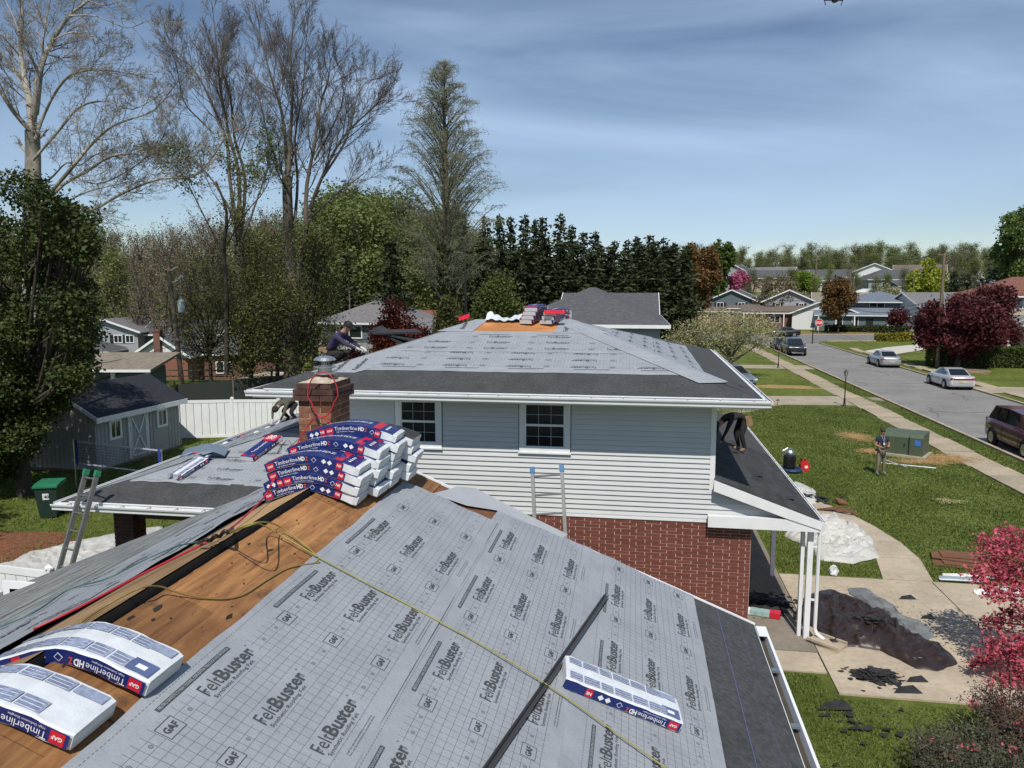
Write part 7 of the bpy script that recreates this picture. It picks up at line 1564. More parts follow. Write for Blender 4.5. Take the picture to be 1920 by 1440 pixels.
for i in range(4):
    g = G(1555+i*9, 956+i*3); m_ = MB(); m_.box((0, 0, 0), (.9, .09, .03), (0, 0, .5-.35*i)); m_.build('wood_strip', M_bd, loc=(g.x, g.y, .06+.02*i), label='%s brown wood strip in the debris behind the white tarp' % ('first', 'second', 'third', 'fourth')[i], cat='wood strip', group='wood strips behind the tarp')
# wrapper ball, cardboard box, splash block, stepping stone
tarp('crumpled_wrapper', 'crumpled white and blue wrapper on the grass by the driveway', Gx((1554, 1072), (1562, 1066), (1572, 1074), (1568, 1082), (1557, 1080)), .14, mat('crumpled_wrap', (.5, .52, .56), .4, .4, 14, col2=(.7, .7, .72)), 12, 5., cat='wrapper')
g = G(1432, 1158); e = thing('shingle_wrapper', 'green white and red wrapper box lying at the brick corner', 'wrapper', (g.x, g.y, .06), rad(-14)); m_ = MB(); m_.bx(-.28, .12, -.1, .1, 0, .1); m_.build('box', mat('pale_green_wrap', (.30, .42, .40), .4, .2, 8), e); m_ = MB(); m_.bx(.12, .34, -.11, .11, 0, .11); m_.build('red_end', redw, e); m_ = MB(); m_.bx(-.4, -.285, -.1, .1, 0, .09); m_.build('white_end', white, e)
g = G(1545, 1212); m_ = MB(); m_.prism([(-.2, -.12), (.2, -.16), (.2, .16), (-.2, .12)], 0, .07); m_.bx(-.2, .2, .12, .16, .07, .12); m_.bx(-.2, .2, -.16, -.12, .07, .12); o = m_.build('splash_block', M_concrete, loc=(g.x+.05, g.y, .03), label='concrete splash block under the white downspout', cat='splash block'); o.rotation_euler = (0, 0, -.7); o.scale = (1.6, 1.3, 1)
g = G(1487, 1218); m_ = MB(); m_.bx(-.14, .14, -.12, .12, 0, .03); m_.build('stepping_stone', M_walk, loc=(g.x, g.y, 0), label='square stepping stone beside the gutter end', cat='paving stone')
# bin, net, mulch bed on the left
g = G(97, 968); e = thing('wheelie_bin', 'dark green wheeled bin with bright green lid on the back lawn', 'bin', (g.x, g.y, 0), rad(20)); Gb = mat('bin_green', (.014, .035, .028), .45, .1)
m_ = MB(); vs = [(-.24, -.26, .05), (.24, -.26, .05), (.24, .26, .05), (-.24, .26, .05), (-.32, -.36, 1.0), (.32, -.36, 1.0), (.32, .40, 1.0), (-.32, .40, 1.0)]; m_.add(vs, [(3, 2, 1, 0), (4, 5, 6, 7), (0, 1, 5, 4), (1, 2, 6, 5), (2, 3, 7, 6), (3, 0, 4, 7)]); m_.build('body', Gb, e)
m_ = MB(); m_.prismx([(-.40, 1.0), (-.40, 1.05), (-.2, 1.10), (.42, 1.12), (.42, 1.0)], -.35, .35); m_.build('lid', mat('lid_green', (.02, .16, .08), .4), e); m_ = MB(); m_.lathe([(.13, -.03), (.13, .03)], (-.28, .3, .13), 14, 'x'); m_.lathe([(.13, -.03), (.13, .03)], (.28, .3, .13), 14, 'x'); m_.build('wheel', M_black, e)
m_ = MB(); m_.box((0, -.347, .72), (.18, .006, .2), (.1, 0, 0)); m_.build('sticker', white, e); m_ = MB(); put_text(m_, '40', -.05, .67, h=.1, bold=.03, mp_=lambda a, b: (a, -.354-(b-.72)*.1, b)); m_.build('lettering', M_black, e)
nA, nB = AY(137, 827, 24.0), AY(302, 832, 23.0); e = thing('badminton_net', 'blue and white sports net standing in front of the shed', 'net', (nA.x, nA.y, 0)); o_ = Vector((nA.x, nA.y, 0)); zt, zb = nA.z, AY(145, 868, 24).z
blue_t = mat('net_blue', (.03, .05, .28), .6)
d = Vector((nB.x, nB.y, 0))-o_
for s_, nm in ((0, 0), (1, 1)): m_ = MB(); m_.tube([d*s_, d*s_+Vector((0, 0, zt+.05))], .02, 6); m_.build('pole', M_metal, e)
for s_ in (.02, .96): m_ = MB(); m_.bar(d*s_+Vector((0, 0, (zt+zb)/2)), d*(s_+.03)+Vector((0, 0, (zt+zb)/2)), .02, zt-zb+.1); m_.build('end_panel', blue_t, e)
m_ = MB(); m_.bar(Vector((0, 0, zt)), d+Vector((0, 0, zt)), .015, .05); m_.bar(Vector((0, 0, zb)), d+Vector((0, 0, zb)), .015, .05); m_.build('tape', mat('net_white', (.4, .43, .55), .6), e)
m_ = MB()
for i in range(60): m_.bar(d*(i/60)+Vector((0, 0, zb)), d*(i/60)+Vector((0, 0, zt)), .004, .004)
for i in range(8): z_ = zb+(zt-zb)*i/8; m_.bar(Vector((0, 0, z_)), d+Vector((0, 0, z_)), .004, .004)
m_.build('netting', M_dark, e, kind='stuff')
blob('mulch_bed', -17.6, 18.2, 3.6, 1.2, .01, mat('mulch', (.17, .062, .03), .95, .35, 9, fine=.4), 31, kind='stuff')
# ================================================================ SHRUBS IN FRONT: pink dogwood, dark bush
pinkl = leafmat('pink_bract', (.40, .055, .10), (.68, .17, .22), .35, 1.5); pinkd = leafmat('dark_pink_bract', (.14, .02, .035), (.33, .05, .08), .3, 1.5)
rng = np.random.default_rng(91); e = thing('pink_dogwood', 'pink flowering dogwood reaching in from the right edge', 'tree', (8.6, 15.0, 0)); T = TW(); C_ = []; C2 = []
T.tube([[0, 0, 0], [-.1, .1, 1.0], [.0, 0, 2.0], [.1, 0, 3.0]], .11, .05, 7)
for (px, py, Y, r, dk) in [(1900, 1010, 15.5, .45, 0), (1860, 1022, 15.5, .35, 0), (1930, 1040, 15, .5, 0), (1880, 1060, 15.3, .42, 0), (1845, 1078, 15.2, .3, 0), (1915, 1095, 15, .5, 0), (1870, 1112, 15, .3, 0), (1900, 1155, 14.8, .3, 1), (1855, 1165, 14.8, .22, 1), (1930, 1160, 14.6, .35, 1), (1895, 1200, 14.5, .35, 0), (1875, 1225, 14.5, .35, 0), (1915, 1245, 14.5, .45, 0), (1900, 1275, 14.3, .35, 0), (1850, 1240, 14.4, .18, 1), (1930, 1300, 14.2, .4, 0), (1830, 1246, 14.4, .1, 1), (1960, 1080, 15, .7, 0), (1965, 1220, 14.5, .7, 0), (1975, 1150, 15, .6, 0)]:
    c = np.array(AY(px, py, Y))-np.array([8.6, 15., 0]); q = np.array([0, 0, max(.8, c[2]-.3)]); mid = (q+c)/2+rng.normal(0, .06, 3); T.tube([q, mid, c], .035, .012, 5)
    for k_ in range(14): dd = rvec(rng)*r*np.array([1, 1, .5]); T.tube([mid*.3+c*.7, c*.8+mid*.2+dd*.4, c+dd], .009, .004, 3)
    n_ = int(900*r*(1 if not dk else .8)); P = c+rng.normal(0, 1, (n_//5, 3))*np.array([r*.5, r*.5, r*.22]); (C2 if dk else C_).append(clustered(rng, P, 5, .045))
obj('branches', T.mesh('branches', bark_mid), e)
F2 = TW(); F2.leaves(np.concatenate(C_), .075, rng, 0); F2.leaves(np.concatenate(C2), .07, rng, 1); obj('blossom', F2.mesh('blossom', [pinkl, pinkd]), e)
bl_m = leafmat('olive_shrub_leaf', (.035, .045, .02), (.14, .16, .09), .25, 1.2)
def twiggy(name, label, base, rx, ry, h, nst, nl, ls, lm, seed, flowers=0, bk=bark_mid):
    rng = np.random.default_rng(seed); e = thing(name, label, 'shrub', base); T = TW(); tips = []
    for i in range(nst):
        a = rng.uniform(0, 6.28); r = rng.uniform(.15, 1)**.6; top = np.array([rx*r*math.cos(a), ry*r*math.sin(a), h*rng.uniform(.5, 1)*(1-.25*r)]); P = [np.array([top[0]*.15, top[1]*.15, 0]), top*np.array([.5, .5, .45])+rng.normal(0, .07, 3), top]; T.tube(P, .016, .006, 4)
        for k_ in range(8):
            t_ = rng.uniform(.35, 1); q = P[1]*(1-t_)+P[2]*t_; d_ = rvec(rng)*rng.uniform(.12, .35); d_[2] = abs(d_[2]); T.tube([q, q+d_*.5+rng.normal(0, .01, 3), q+d_], .006, .003, 3); tips.append(q+d_)
    tips = np.array(tips); F2 = TW(); C_ = tips[rng.integers(0, len(tips), nl)]+rng.normal(0, .035, (nl, 3)); F2.leaves(C_, ls, rng, 0, asp=.45)
    if flowers: C3 = tips[rng.integers(0, len(tips), 12)]; C3 = C3[rng.integers(0, 12, flowers)]+rng.normal(0, .04, (flowers, 3)); F2.leaves(C3, .06, rng, 1)
    obj('stems', T.mesh('stems', bk), e); obj('leaves', F2.mesh('leaves', [lm, pinkl]), e); return e
twiggy('azalea_bush', 'large olive leaved bush with a few pink flowers at the bottom right', (AY(1835, 1400, 11.4).x, 11.0, 0), 1.15, .8, .85, 170, 4200, .055, bl_m, 5, 70)
twiggy('azalea_bush', 'darker reddish bush in the bottom right corner', (AY(1930, 1380, 12).x, 12.0, 0), .8, .8, 1.15, 100, 2400, .055, leafmat('maroon_leaf', (.05, .02, .02), (.16, .06, .05), .2, 1.), 6, 160)
twiggy('azalea_bush', 'low dark bush under the lower right edge of the frame', (AY(1700, 1440, 10.2).x+.2, 9.7, 0), .8, .6, .75, 90, 2200, .055, bl_m, 8, 10)
# drone at the top edge
p = AY(1569, -2, 12); e = thing('drone', 'small dark quadcopter drone at the top edge of the sky', 'drone', p, rad(10)); m_ = MB(); m_.lathe([(.0, -.09), (.035, -.08), (.045, 0), (.04, .08), (0, .1)], (0, 0, 0), 10, 'y', sx=1.1, sy=.7); m_.build('body', M_black, e)
m_ = MB(); m_.lathe([(0, -.02), (.025, -.018), (.025, .018), (0, .02)], (-.02, -.08, -.03), 10, 'y'); m_.build('camera', M_black, e)
for sx_, sy_ in ((-1, -1), (1, -1), (-1, 1), (1, 1)):
    q = Vector((sx_*.13, sy_*.11, .02)); m_ = MB(); m_.tube([Vector((sx_*.03, sy_*.05, 0)), q], .008, 6); m_.tube([q, q+Vector((0, 0, .03))], .013, 8); m_.tube([q, q+Vector((-sx_*.02, 0, -.07))], .006, 5); m_.build('arm', M_black, e); m_ = MB(); m_.box(q+Vector((0, 0, .036)), (.2, .016, .002), (0, 0, .5+sx_)); m_.build('rotor', M_black, e)
# ================================================================ VEHICLES
def paint(name, c, metal=.5):
    if name in _mc: return _mc[name]
    m, t, b = nmat(name); _mc[name] = m; n = noise(t, 3, 3); o = ramp(t, n.outputs[0], [(.3, tuple(v*.93 for v in c)), (.7, tuple(v*1.05 for v in c))]).outputs[0]
    t.links.new(o, b.inputs['Base Color']); b.inputs['Metallic'].default_value = metal; b.inputs['Roughness'].default_value = .3; b.inputs['Coat Weight'].default_value = .6; b.inputs['Coat Roughness'].default_value = .05; return m
M_tyre = mat('tyre_rubber', (.015, .015, .016), .9); M_rim = mat('alloy_rim', (.45, .46, .47), .3, .1, metal=.8); M_tail = mat('tail_lamp_red', (.30, .01, .012), .2, .1); M_headl = mat('head_lamp_glass', (.55, .57, .58), .12, .1); M_carglass = mat('car_glass', (.012, .015, .018), .05, .2, spec=.8)
def car(label, loc, rz, pm, kind='sedan', name='parked_car', lower=None, tail=M_tail, cat='car', bar=False):
    e = thing(name, label, cat, loc, rz, 'cars along the street')
    if kind == 'sedan':
        S = [(-2.36, .34, .60, .62), (-2.3, .24, .66, .76), (-2.1, .2, .72, .85), (-1.5, .19, .84, .89), (-1.05, .19, .92, .90), (-.4, .19, .93, .905), (.3, .19, .94, .905), (1.0, .19, .96, .90), (1.6, .19, .99, .89), (2.1, .22, .98, .86), (2.3, .28, .92, .79), (2.36, .38, .84, .68)]
        GH = dict(bf=(-1.12, .91, .76), tf=(-.30, 1.38, .58), tm=(.35, 1.43, .60), tr=(.95, 1.39, .58), br=(1.78, .98, .70)); wy = (-1.45, 1.42); wr = .325; split = .28
    else:
        S = [(-2.45, .45, .85, .70), (-2.4, .35, .98, .86), (-2.2, .28, 1.05, .93), (-1.5, .27, 1.12, .96), (-1.1, .27, 1.15, .97), (-.4, .27, 1.16, .975), (.5, .27, 1.16, .975), (1.5, .27, 1.17, .97), (2.2, .3, 1.16, .95), (2.4, .36, 1.1, .90), (2.45, .5, 1.0, .80)]
        GH = dict(bf=(-1.2, 1.13, .84), tf=(-.50, 1.72, .68), tm=(.6, 1.80, .71), tr=(1.95, 1.76, .68), br=(2.36, 1.12, .80)); wy = (-1.5, 1.5); wr = .38; split = .3
    vs = []; K = 10
    for (y, zl_, zb, wd) in S:
        zm = zl_+(zb-zl_)*.55
        half = [(wd*.86, zl_), (wd*.98, zl_+.08), (wd, zm), (wd*.975, zb-.05), (wd*.88, zb)]
        vs += [(x, y, z) for x, z in half]+[(-x, y, z) for x, z in reversed(half)]
    n = len(S); fs = [(i*K+j, i*K+(j+1) % K, (i+1)*K+(j+1) % K, (i+1)*K+j) for i in range(n-1) for j in range(K)]+[tuple(range(K))[::-1], tuple((n-1)*K+j for j in range(K))]
    mb = MB(); mb.v = [Vector(v) for v in vs]; mb.f = fs; mb.m = [0]*len(fs)
    if lower:
        for i, f in enumerate(fs[:-2]):
            if i % K in (0, 1, 7, 8, 9): mb.m[i] = 1
    me = mb.mesh('body', [pm, lower or pm], True); o = obj('body', me, e)
    # greenhouse hull
    g = GH; P = [(g[k][2]*s_, g[k][0], g[k][1]) for k in ('bf', 'tf', 'tm', 'tr', 'br') for s_ in (1, -1)]; P += [(g['bf'][2]*1.0, g['br'][0], g['bf'][1]-.03)]
    z0 = g['bf'][1]-.04
    P = P[:10]+[(g['bf'][2], g['bf'][0], z0), (-g['bf'][2], g['bf'][0], z0), (g['br'][2], g['br'][0], z0), (-g['br'][2], g['br'][0], z0)]
    mb = MB(); mb.add(P, [(0, 2, 3, 1), (2, 4, 5, 3), (4, 6, 7, 5), (6, 8, 9, 7), (0, 8, 6, 4, 2), (1, 3, 5, 7, 9)]); mb.build('roof', pm, e)
    V3 = [Vector(p) for p in P]
    def win(a, b2, c, d, nm, off=.006, ins=.06):
        q = [a, b2, c, d]; c0 = sum(q, Vector())/4; q = [p+(c0-p)*ins*(1. if ins < .2 else 1) for p in q]; nn = (q[1]-q[0]).cross(q[3]-q[0]).normalized(); nn = nn if nn.dot(c0-Vector((0, .3, 1.0))) > 0 else -nn
        m_ = MB(); m_.add([p+nn*off for p in q], [(0, 1, 2, 3)]); m_.build(nm, M_carglass, e)
    win(V3[0], V3[1], V3[3], V3[2], 'windscreen'); win(V3[8], V3[9], V3[7], V3[6], 'rear_window', ins=.1)
    for s_ in (0, 1):
        bf, tf, tm, tr, br = V3[s_], V3[2+s_], V3[4+s_], V3[6+s_], V3[8+s_]; bm_ = bf.lerp(br, (tm.y-bf.y)/(br.y-bf.y)); sill = Vector((0, 0, .03)); top = Vector((0, 0, -.05))
        fr_ = bf.lerp(bm_, .28)
        win(fr_+sill, bm_+sill-Vector((0, .04, 0)), tm+top-Vector((0, .04, 0)), tf.lerp(tm, .1)+top, 'side_window', ins=.03)
        if kind == 'sedan': win(bm_+sill+Vector((0, .04, 0)), bm_.lerp(br, .62)+sill, tr+top, tm+top+Vector((0, .04, 0)), 'side_window', ins=.03)
        else:
            b2_ = bm_.lerp(br, .5); t2_ = tm.lerp(tr, .55); win(bm_+sill+Vector((0, .04, 0)), b2_+sill, t2_+top, tm+top+Vector((0, .04, 0)), 'side_window', ins=.03); win(b2_+sill+Vector((0, .06, 0)), bm_.lerp(br, .92)+sill, tr+top-Vector((0, .05, 0)), t2_+top+Vector((0, .06, 0)), 'side_window', ins=.03)
    W2 = .905 if kind == 'sedan' else .975
    for yy in wy:
        for s_ in (-1, 1):
            m_ = MB(); m_.lathe([(wr+.07, 0), (wr+.07, .012)], (s_*(W2-.004), yy, wr), 20, 'x'); m_.build('wheel_arch', M_dark, e)
            m_ = MB(); m_.lathe([(wr-.03, -.11), (wr, -.09), (wr, .09), (wr-.03, .11)], (s_*(W2-.085), yy, wr), 20, 'x'); w0 = m_.build('wheel', M_tyre, e)
            m_ = MB(); m_.lathe([(wr*.64, -.112), (wr*.66, 0), (wr*.64, .112)], (s_*(W2-.08), yy, wr), 14, 'x'); m_.build('rim', M_rim, w0)
    zf = S[2][2]; wf = S[1][3]
    for s_ in (-1, 1):
        m_ = MB(); m_.box((s_*(wf-.14), S[1][0]+.03, zf-.12), (.30, .16, .13), (0, 0, s_*.25)); m_.build('headlight', M_headl, e)
        m_ = MB(); m_.box((s_*(S[-2][3]-.12), S[-2][0]-.0, S[-2][2]-.12), (.26 if kind == 'sedan' else .16, .10, .15 if kind == 'sedan' else .34), (0, 0, -s_*.22)); m_.build('tail_light', tail, e)
        m_ = MB(); m_.box((s_*(W2+.05), g['bf'][0]+.38, g['bf'][1]+.06), (.16, .09, .11)); m_.build('mirror', pm, e)
        m_ = MB()
        for yy in (g['bf'][0]+.25, g['tm'][0], g['tm'][0]+.95): m_.bx(s_*(W2+.0015)-.003, s_*(W2+.0015)+.003, yy, yy+.012, .38, S[4][2]-.06)
        m_.build('door_seam', M_dark, e); m_ = MB()
        for yy in (g['tm'][0]-.22, g['tm'][0]+.75): m_.bx(s_*(W2+.006)-.012, s_*(W2+.006)+.012, yy, yy+.16, S[4][2]-.2, S[4][2]-.17)
        m_.build('door_handle', M_rim if kind == 'sedan' else M_black, e)
    if bar: m_ = MB(); m_.bx(-.66, .66, S[-2][0]+.01, S[-1][0]+.012, S[-2][2]-.20, S[-2][2]-.08); m_.build('light_bar', tail, e)
    m_ = MB(); m_.bx(-.26, .26, S[-1][0]+.0, S[-1][0]+.02, .52, .64); m_.build('number_plate', mat('plate_yellow', (.45, .42, .3), .5) if kind == 'sedan' else white, e)
    m_ = MB(); m_.bx(-.42, .42, S[0][0]-.012, S[0][0]+.06, .5 if kind == 'sedan' else .62, .58 if kind == 'sedan' else .82); m_.build('grille', M_black, e)
    m_ = MB(); m_.bx(-.6, .6, S[0][0]-.02, S[0][0]+.02, .3, .38); m_.build('bumper_slot', M_rim if kind != 'sedan' else M_black, e)
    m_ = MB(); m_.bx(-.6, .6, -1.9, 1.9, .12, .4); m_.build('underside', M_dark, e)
    return e
silver = paint('silver_paint', (.42, .44, .46)); whitep = paint('white_silver_paint', (.52, .54, .55), .3); blackp = paint('black_paint', (.012, .013, .016), .1); marp = paint('maroon_paint', (.075, .012, .02), .3); bluep = paint('blue_silver_paint', (.25, .29, .36)); whitelow = paint('white_paint', (.68, .69, .70), .05)
c = G(1652, 690); car('silver sedan parked at the far kerb with its rear toward the camera, farther one', (22.75, 74.9, .01), math.pi+math.pi*0, silver, bar=False)
car('older silver and white sedan with full width red tail lights, nearer of the two', (22.7, 59.6, .01), math.pi, whitep, lower=whitelow, bar=True)

car('black four wheel drive car facing the camera at the left kerb', (17.0, 86.3, .01), 0, blackp, 'suv')
car('dark car parked directly behind the black four wheel drive car', (16.9, 93.0, .01), 0, blackp, 'sedan')
car('black sedan crossing the junction side on behind the parked cars', (21.6, 117.5, .03), rad(-86), blackp, 'sedan')
car('maroon sport utility car at the near kerb, cut by the right edge', (17.15, 35.9, .01), 0, marp, 'suv')
car('blue silver car mostly hidden behind the upper roof gutter', (7.3, 58.5, .01), rad(20), bluep, 'sedan')
# ================================================================ PEOPLE
skinm = mat('skin', (.36, .19, .12), .55, .08, 6); M_hair = mat('dark_hair', (.03, .02, .014), .8)
def person(label, loc, rz, J, E, mats, extras=(), scale=1., fingers=True):
    e = thing('person', label, 'person', loc, rz); names = list(J); me = bpy.data.meshes.new('p'); me.from_pydata([J[k][:3] for k in names], [(names.index(a), names.index(b2)) for a, b2, _ in E], [])
    o = bpy.data.objects.new('p', me); COL.objects.link(o); sk = o.modifiers.new('s', 'SKIN'); sk.branch_smoothing = .4
    o.modifiers.new('d', 'SUBSURF').levels = 2
    for i, k in enumerate(names): r = J[k][3]; me.skin_vertices[0].data[i].radius = (r if len(J[k]) < 5 else J[k][4], r); me.skin_vertices[0].data[i].use_root = (k == 'pelvis')
    dg = bpy.context.evaluated_depsgraph_get(); dg.update(); m2 = bpy.data.meshes.new_from_object(o.evaluated_get(dg)); bpy.data.objects.remove(o)
    ml = []; idx = {}
    for a, b2, m_ in E:
        if m_ not in idx: idx[m_] = len(ml); ml.append(mats[m_])
    segs = [(Vector(J[a][:3]), Vector(J[b2][:3]), idx[m_]) for a, b2, m_ in E]
    bm = bmesh.new(); bm.from_mesh(m2)
    for f in bm.faces:
        c_ = f.calc_center_median(); best = 1e9
        for a, b2, mi in segs:
            d = b2-a; t_ = max(0, min(1, (c_-a).dot(d)/max(1e-9, d.length_squared))); q = (c_-(a+d*t_)).length
            if q < best-1e-4: best, fm = q, mi
        f.material_index = fm; f.smooth = True
    if fingers:
        hm = idx.get('hand', idx.get('skin', 0))
        for s_ in ('l', 'r'):
            w_ = Vector(J['wr'+s_][:3]); h_ = Vector(J['hd'+s_][:3]); d = (h_-w_).normalized(); sd_ = d.cross(Vector((0, 0, 1))).normalized(); dn = Vector((0, 0, -1))
            T_ = MB()
            for k_ in range(4):
                b0 = h_+sd_*(k_-1.5)*.02; l = (.07, .08, .075, .06)[k_]; T_.tube([b0-d*.02, b0+d*l*.45, b0+d*l*.8+dn*l*.3, b0+d*l*.8+dn*l*.65], [.0105, .010, .009, .007], 6)
            sg = 1 if s_ == 'l' else -1; T_.tube([w_+d*.03+sd_*.02*sg, w_+d*.05+sd_*.045*sg, w_+d*.09+sd_*.05*sg+dn*.015], [.013, .012, .009], 6)
            o0 = len(bm.verts); nv = [bm.verts.new(v) for v in T_.v]
            for f in T_.f:
                try: ff = bm.faces.new([nv[i] for i in f]); ff.material_index = hm; ff.smooth = True
                except ValueError: pass
    m3 = bpy.data.meshes.new('body'); bm.to_mesh(m3); bm.free()
    for m_ in ml: m3.materials.append(m_)
    obj('body', m3, e)
    e.scale = (scale,)*3
    for f in extras: f(e)
    return e
def stdE(sh, pa, shoe='shoe', arm='skin', hand='hand'):
    E = [('pelvis', 'waist', pa), ('waist', 'chest', sh), ('chest', 'neck', sh), ('neck', 'jaw', 'skin'), ('jaw', 'head', 'skin')]
    for s_ in 'lr': E += [('chest', 'sh'+s_, sh), ('sh'+s_, 'ue'+s_, sh), ('ue'+s_, 'el'+s_, arm), ('el'+s_, 'wr'+s_, arm), ('wr'+s_, 'hd'+s_, hand), ('pelvis', 'hp'+s_, pa), ('hp'+s_, 'kn'+s_, pa), ('kn'+s_, 'an'+s_, pa), ('an'+s_, 'to'+s_, shoe)]
    return E
def pose(pel, wst, chs, nck, hed, sh, el, wr, hd, hp, kn, an, to):
    V_ = lambda v: Vector(v); J = {'pelvis': (*pel, .135, .16), 'waist': (*wst, .115, .15), 'chest': (*chs, .125, .17), 'neck': (*nck, .058)}
    h = V_(hed); nk = V_(nck); d = (h-nk).normalized(); J['jaw'] = (*(nk+d*.10+Vector((0, -.015, 0))), .068, .062); J['head'] = (*(h+d*.03), .092, .078)
    for s_, k in ((-1, 'l'), (1, 'r')):
        m = lambda p: (p[0]*s_, p[1], p[2]); ue = V_(m(sh)).lerp(V_(m(el)), .55)
        J['sh'+k] = (*m(sh), .068); J['ue'+k] = (*ue, .056); J['el'+k] = (*m(el), .043); J['wr'+k] = (*m(wr), .027); J['hd'+k] = (*m(hd), .035, .022); J['hp'+k] = (*m(hp), .098); J['kn'+k] = (*m(kn), .066); J['an'+k] = (*m(an), .045); J['to'+k] = (*m(to), .04)
    return J
def head_bits(hed, face=True, hair=M_hair, cap=None, tilt=0., hs_=1.):
    h = Vector(hed)
    def f(e):
        R3 = Matrix.Rotation(tilt, 3, 'X')
        if face:
            for s_ in (-1, 1):
                m_ = MB(); m_.lathe([(0, -.009), (.009, 0), (0, .009)], h+R3@Vector((s_*.03, -.086, .015)), 8); m_.build('eye', M_black, e)
                m_ = MB(); m_.lathe([(0, -.03), (.014, -.012), (.016, .012), (0, .03)], h+R3@Vector((s_*.083, .0, .0)), 8, sx=.5); m_.build('ear', skinm, e)
            m_ = MB(); m_.add([h+R3@Vector(v) for v in ((-.014, -.085, -.02), (.014, -.085, -.02), (0, -.112, -.018), (0, -.088, .02))], [(0, 1, 2), (0, 2, 3), (1, 3, 2)]); m_.build('nose', skinm, e)
            m_ = MB(); m_.box(h+R3@Vector((0, -.083, -.048)), (.045, .012, .009)); m_.build('mouth', mat('lips', (.25, .08, .07), .5), e)
        if cap:
            m_ = MB(); prof = [(.100, .02), (.104, .05), (.09, .095), (.055, .122), (.0, .13)]; n0 = len(m_.v); m_.lathe(prof, (0, 0, 0), 14); m_.box((0, -.13, .03), (.14, .11, .012), (.15, 0, 0)); m_.v = [h+R3@Vector(v) for v in m_.v]; m_.build('cap', cap, e, smooth=False)
        else:
            m_ = MB(); m_.lathe([(.088, -.01), (.096, .035), (.088, .08), (.055, .112), (.0, .122)], (0, .012, 0), 14); m_.v = [h+R3@Vector(v) for v in m_.v]; m_.build('hair', hair, e, smooth=True)
    return f
navys = mat('navy_shirt', (.012, .018, .045), .85, .25, 9, bump=.3); khaki = mat('khaki_trousers', (.20, .165, .12), .85, .2, 7, bump=.3); purp = mat('purple_shirt', (.035, .028, .075), .85, .25, 8, bump=.3); blk = mat('black_work_trousers', (.016, .014, .014), .85, .3, 8); olive = mat('olive_hoodie', (.075, .068, .05), .9, .25, 8, bump=.3); shoe = mat('grey_shoe', (.16, .16, .16), .7); tanm = mat('tan_leather', (.24, .15, .08), .8, .3, 10); glove = mat('white_glove', (.5, .5, .48), .8)
J = pose((0, 0, .96), (0, .0, 1.10), (0, -.01, 1.32), (0, -.0, 1.50), (0, -.03, 1.665), (.185, 0, 1.43), (.26, -.03, 1.15), (.10, -.27, 1.10), (.045, -.33, 1.11), (.085, 0, .90), (.11, -.03, .49), (.13, .02, .09), (.15, -.15, .045))
def gear(e):
    m_ = MB(); m_.box((0, -.37, 1.12), (.16, .07, .04)); m_.build('controller', M_black, e)
    m_ = MB(); m_.tube([(-.05, -.06, 1.50), (-.03, -.15, 1.38), (0, -.165, 1.25), (.03, -.15, 1.38), (.05, -.06, 1.50)], .008, 5); m_.build('lanyard', mat('lanyard_grey', (.4, .42, .45), .6), e); m_ = MB(); m_.box((0, -.17, 1.22), (.06, .01, .08)); m_.build('badge', white, e)
    m_ = MB(); m_.lathe([(.14, 0), (.143, .02), (.14, .04)], (0, 0, 1.0), 16, sx=1.06, sy=.86); m_.build('belt', M_black, e)
g = G(1650, 891); person('man in navy shirt and khaki trousers on the lawn holding a drone controller', (g.x, g.y, .03), rad(10), J, stdE('shirt', 'pants'), dict(shirt=navys, pants=khaki, skin=skinm, hand=skinm, shoe=shoe), [head_bits((0, -.03, 1.665)), gear])
J = pose((0, .16, .26), (0, .10, .42), (0, -.06, .60), (0, -.20, .73), (0, -.30, .83), (.18, -.12, .66), (.20, -.34, .48), (.12, -.54, .40), (.09, -.62, .37), (.10, .10, .24), (.17, -.26, .30), (.15, .08, .09), (.16, -.08, .04))
def belt2(e):
    m_ = MB(); m_.box((0, .2, .34), (.36, .2, .06), (.3, 0, 0)); m_.box((.19, .24, .26), (.07, .14, .18)); m_.build('tool_belt', tanm, e); m_ = MB(); m_.tube([(.22, .28, .42), (.22, .22, .2)], .02, 6); m_.build('hammer', tanm, e)
q = AY(622, 688, 17.3); person('roofer in purple shirt and dark cap kneeling on the left edge of the upper roof', (q.x+.1, 17.3, UE+sF*0+.3*(q.x+7.95)), rad(84), J, stdE('shirt', 'pants', arm='shirt'), dict(shirt=purp, pants=blk, skin=skinm, hand=glove, shoe=blk), [head_bits((0, -.30, .83), cap=blk, tilt=.35), belt2], 1.12)
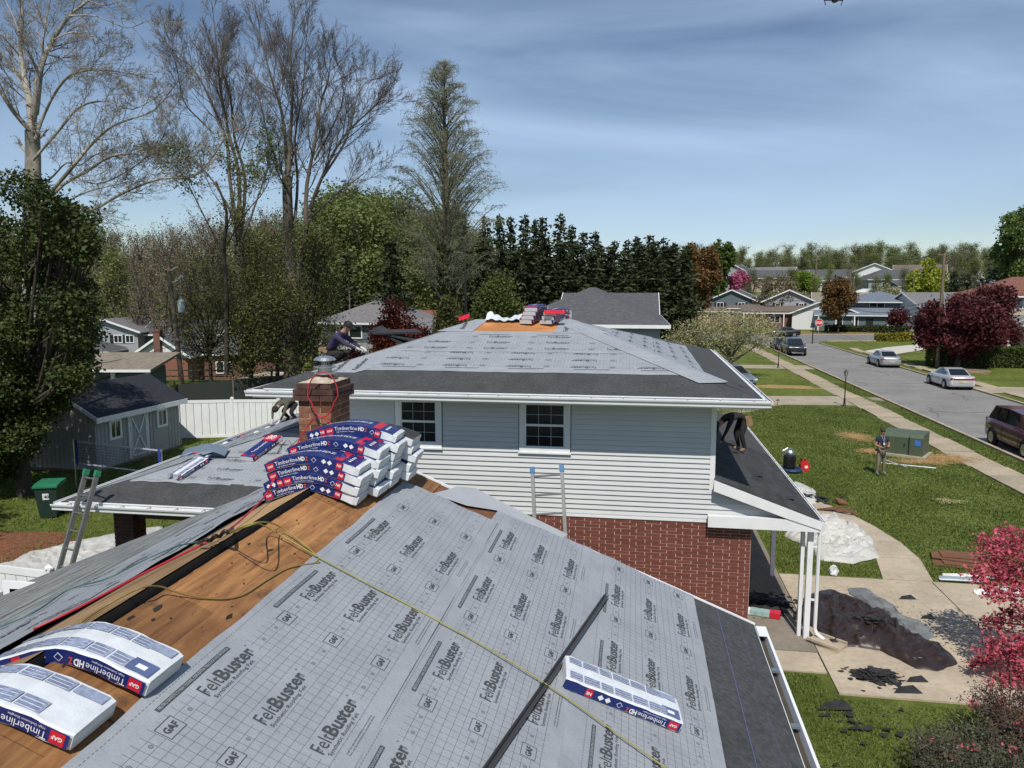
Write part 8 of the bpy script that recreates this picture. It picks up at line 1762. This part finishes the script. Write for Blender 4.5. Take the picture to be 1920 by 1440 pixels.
J = pose((0, .25, .55), (0, .14, .62), (0, -.08, .60), (0, -.26, .50), (0, -.36, .40), (.18, -.13, .57), (.24, -.28, .33), (.16, -.36, .12), (.13, -.42, .07), (.10, .24, .50), (.17, .0, .30), (.15, .22, .08), (.15, .08, .04))
q = HLp(541, 789); person('worker in olive hooded top bending down behind the low roof edge', (q.x-.05, q.y, q.z-.05), rad(-25), J, stdE('shirt', 'pants', arm='shirt'), dict(shirt=olive, pants=blk, skin=skinm, hand=glove, shoe=blk), [head_bits((0, -.36, .40), False, hair=blk, tilt=1.0)], 1.)
r = ray(1383, 848); s_ = -.37; tt = (3.30-s_*XR-CAMZ)/(r[2]-s_*r[0]); q = Vector(_C+r*tt)
person('worker in black bent over against the wall on the porch roof', (q.x-.1, q.y+.1, q.z+.0), rad(-70), pose((0, .25, .80), (0, .12, .88), (0, -.12, .84), (0, -.30, .72), (0, -.42, .62), (.18, -.16, .80), (.24, -.30, .55), (.16, -.38, .30), (.13, -.42, .22), (.10, .25, .76), (.14, .12, .42), (.15, .22, .08), (.15, .08, .04)),
       stdE('shirt', 'pants', arm='shirt'), dict(shirt=blk, pants=blk, skin=skinm, hand=skinm, shoe=tanm), [head_bits((0, -.42, .62), False, cap=blk, tilt=1.0), lambda e: (lambda m_: (m_.box((.17, .27, .74), (.09, .16, .22), (.2, 0, 0)), m_.build('tool_belt', tanm, e)))(MB())], 1.1)
q = AY(1888, 672, 79); person('grey haired person in a pale shirt seen behind the hedge', (q.x, 79, 0), rad(200), pose((0, 0, .96), (0, .0, 1.10), (0, -.01, 1.32), (0, -.0, 1.50), (0, -.03, 1.665), (.185, 0, 1.43), (.24, -.03, 1.15), (.24, -.10, .92), (.24, -.12, .85), (.085, 0, .90), (.10, -.02, .49), (.11, .02, .09), (.12, -.13, .045)),
       stdE('shirt', 'pants'), dict(shirt=mat('pale_shirt', (.42, .38, .36), .9), pants=navys, skin=skinm, hand=skinm, shoe=blk), [head_bits((0, -.03, 1.665), True, hair=mat('grey_hair', (.35, .34, .32), .9))], 1.35*.9)
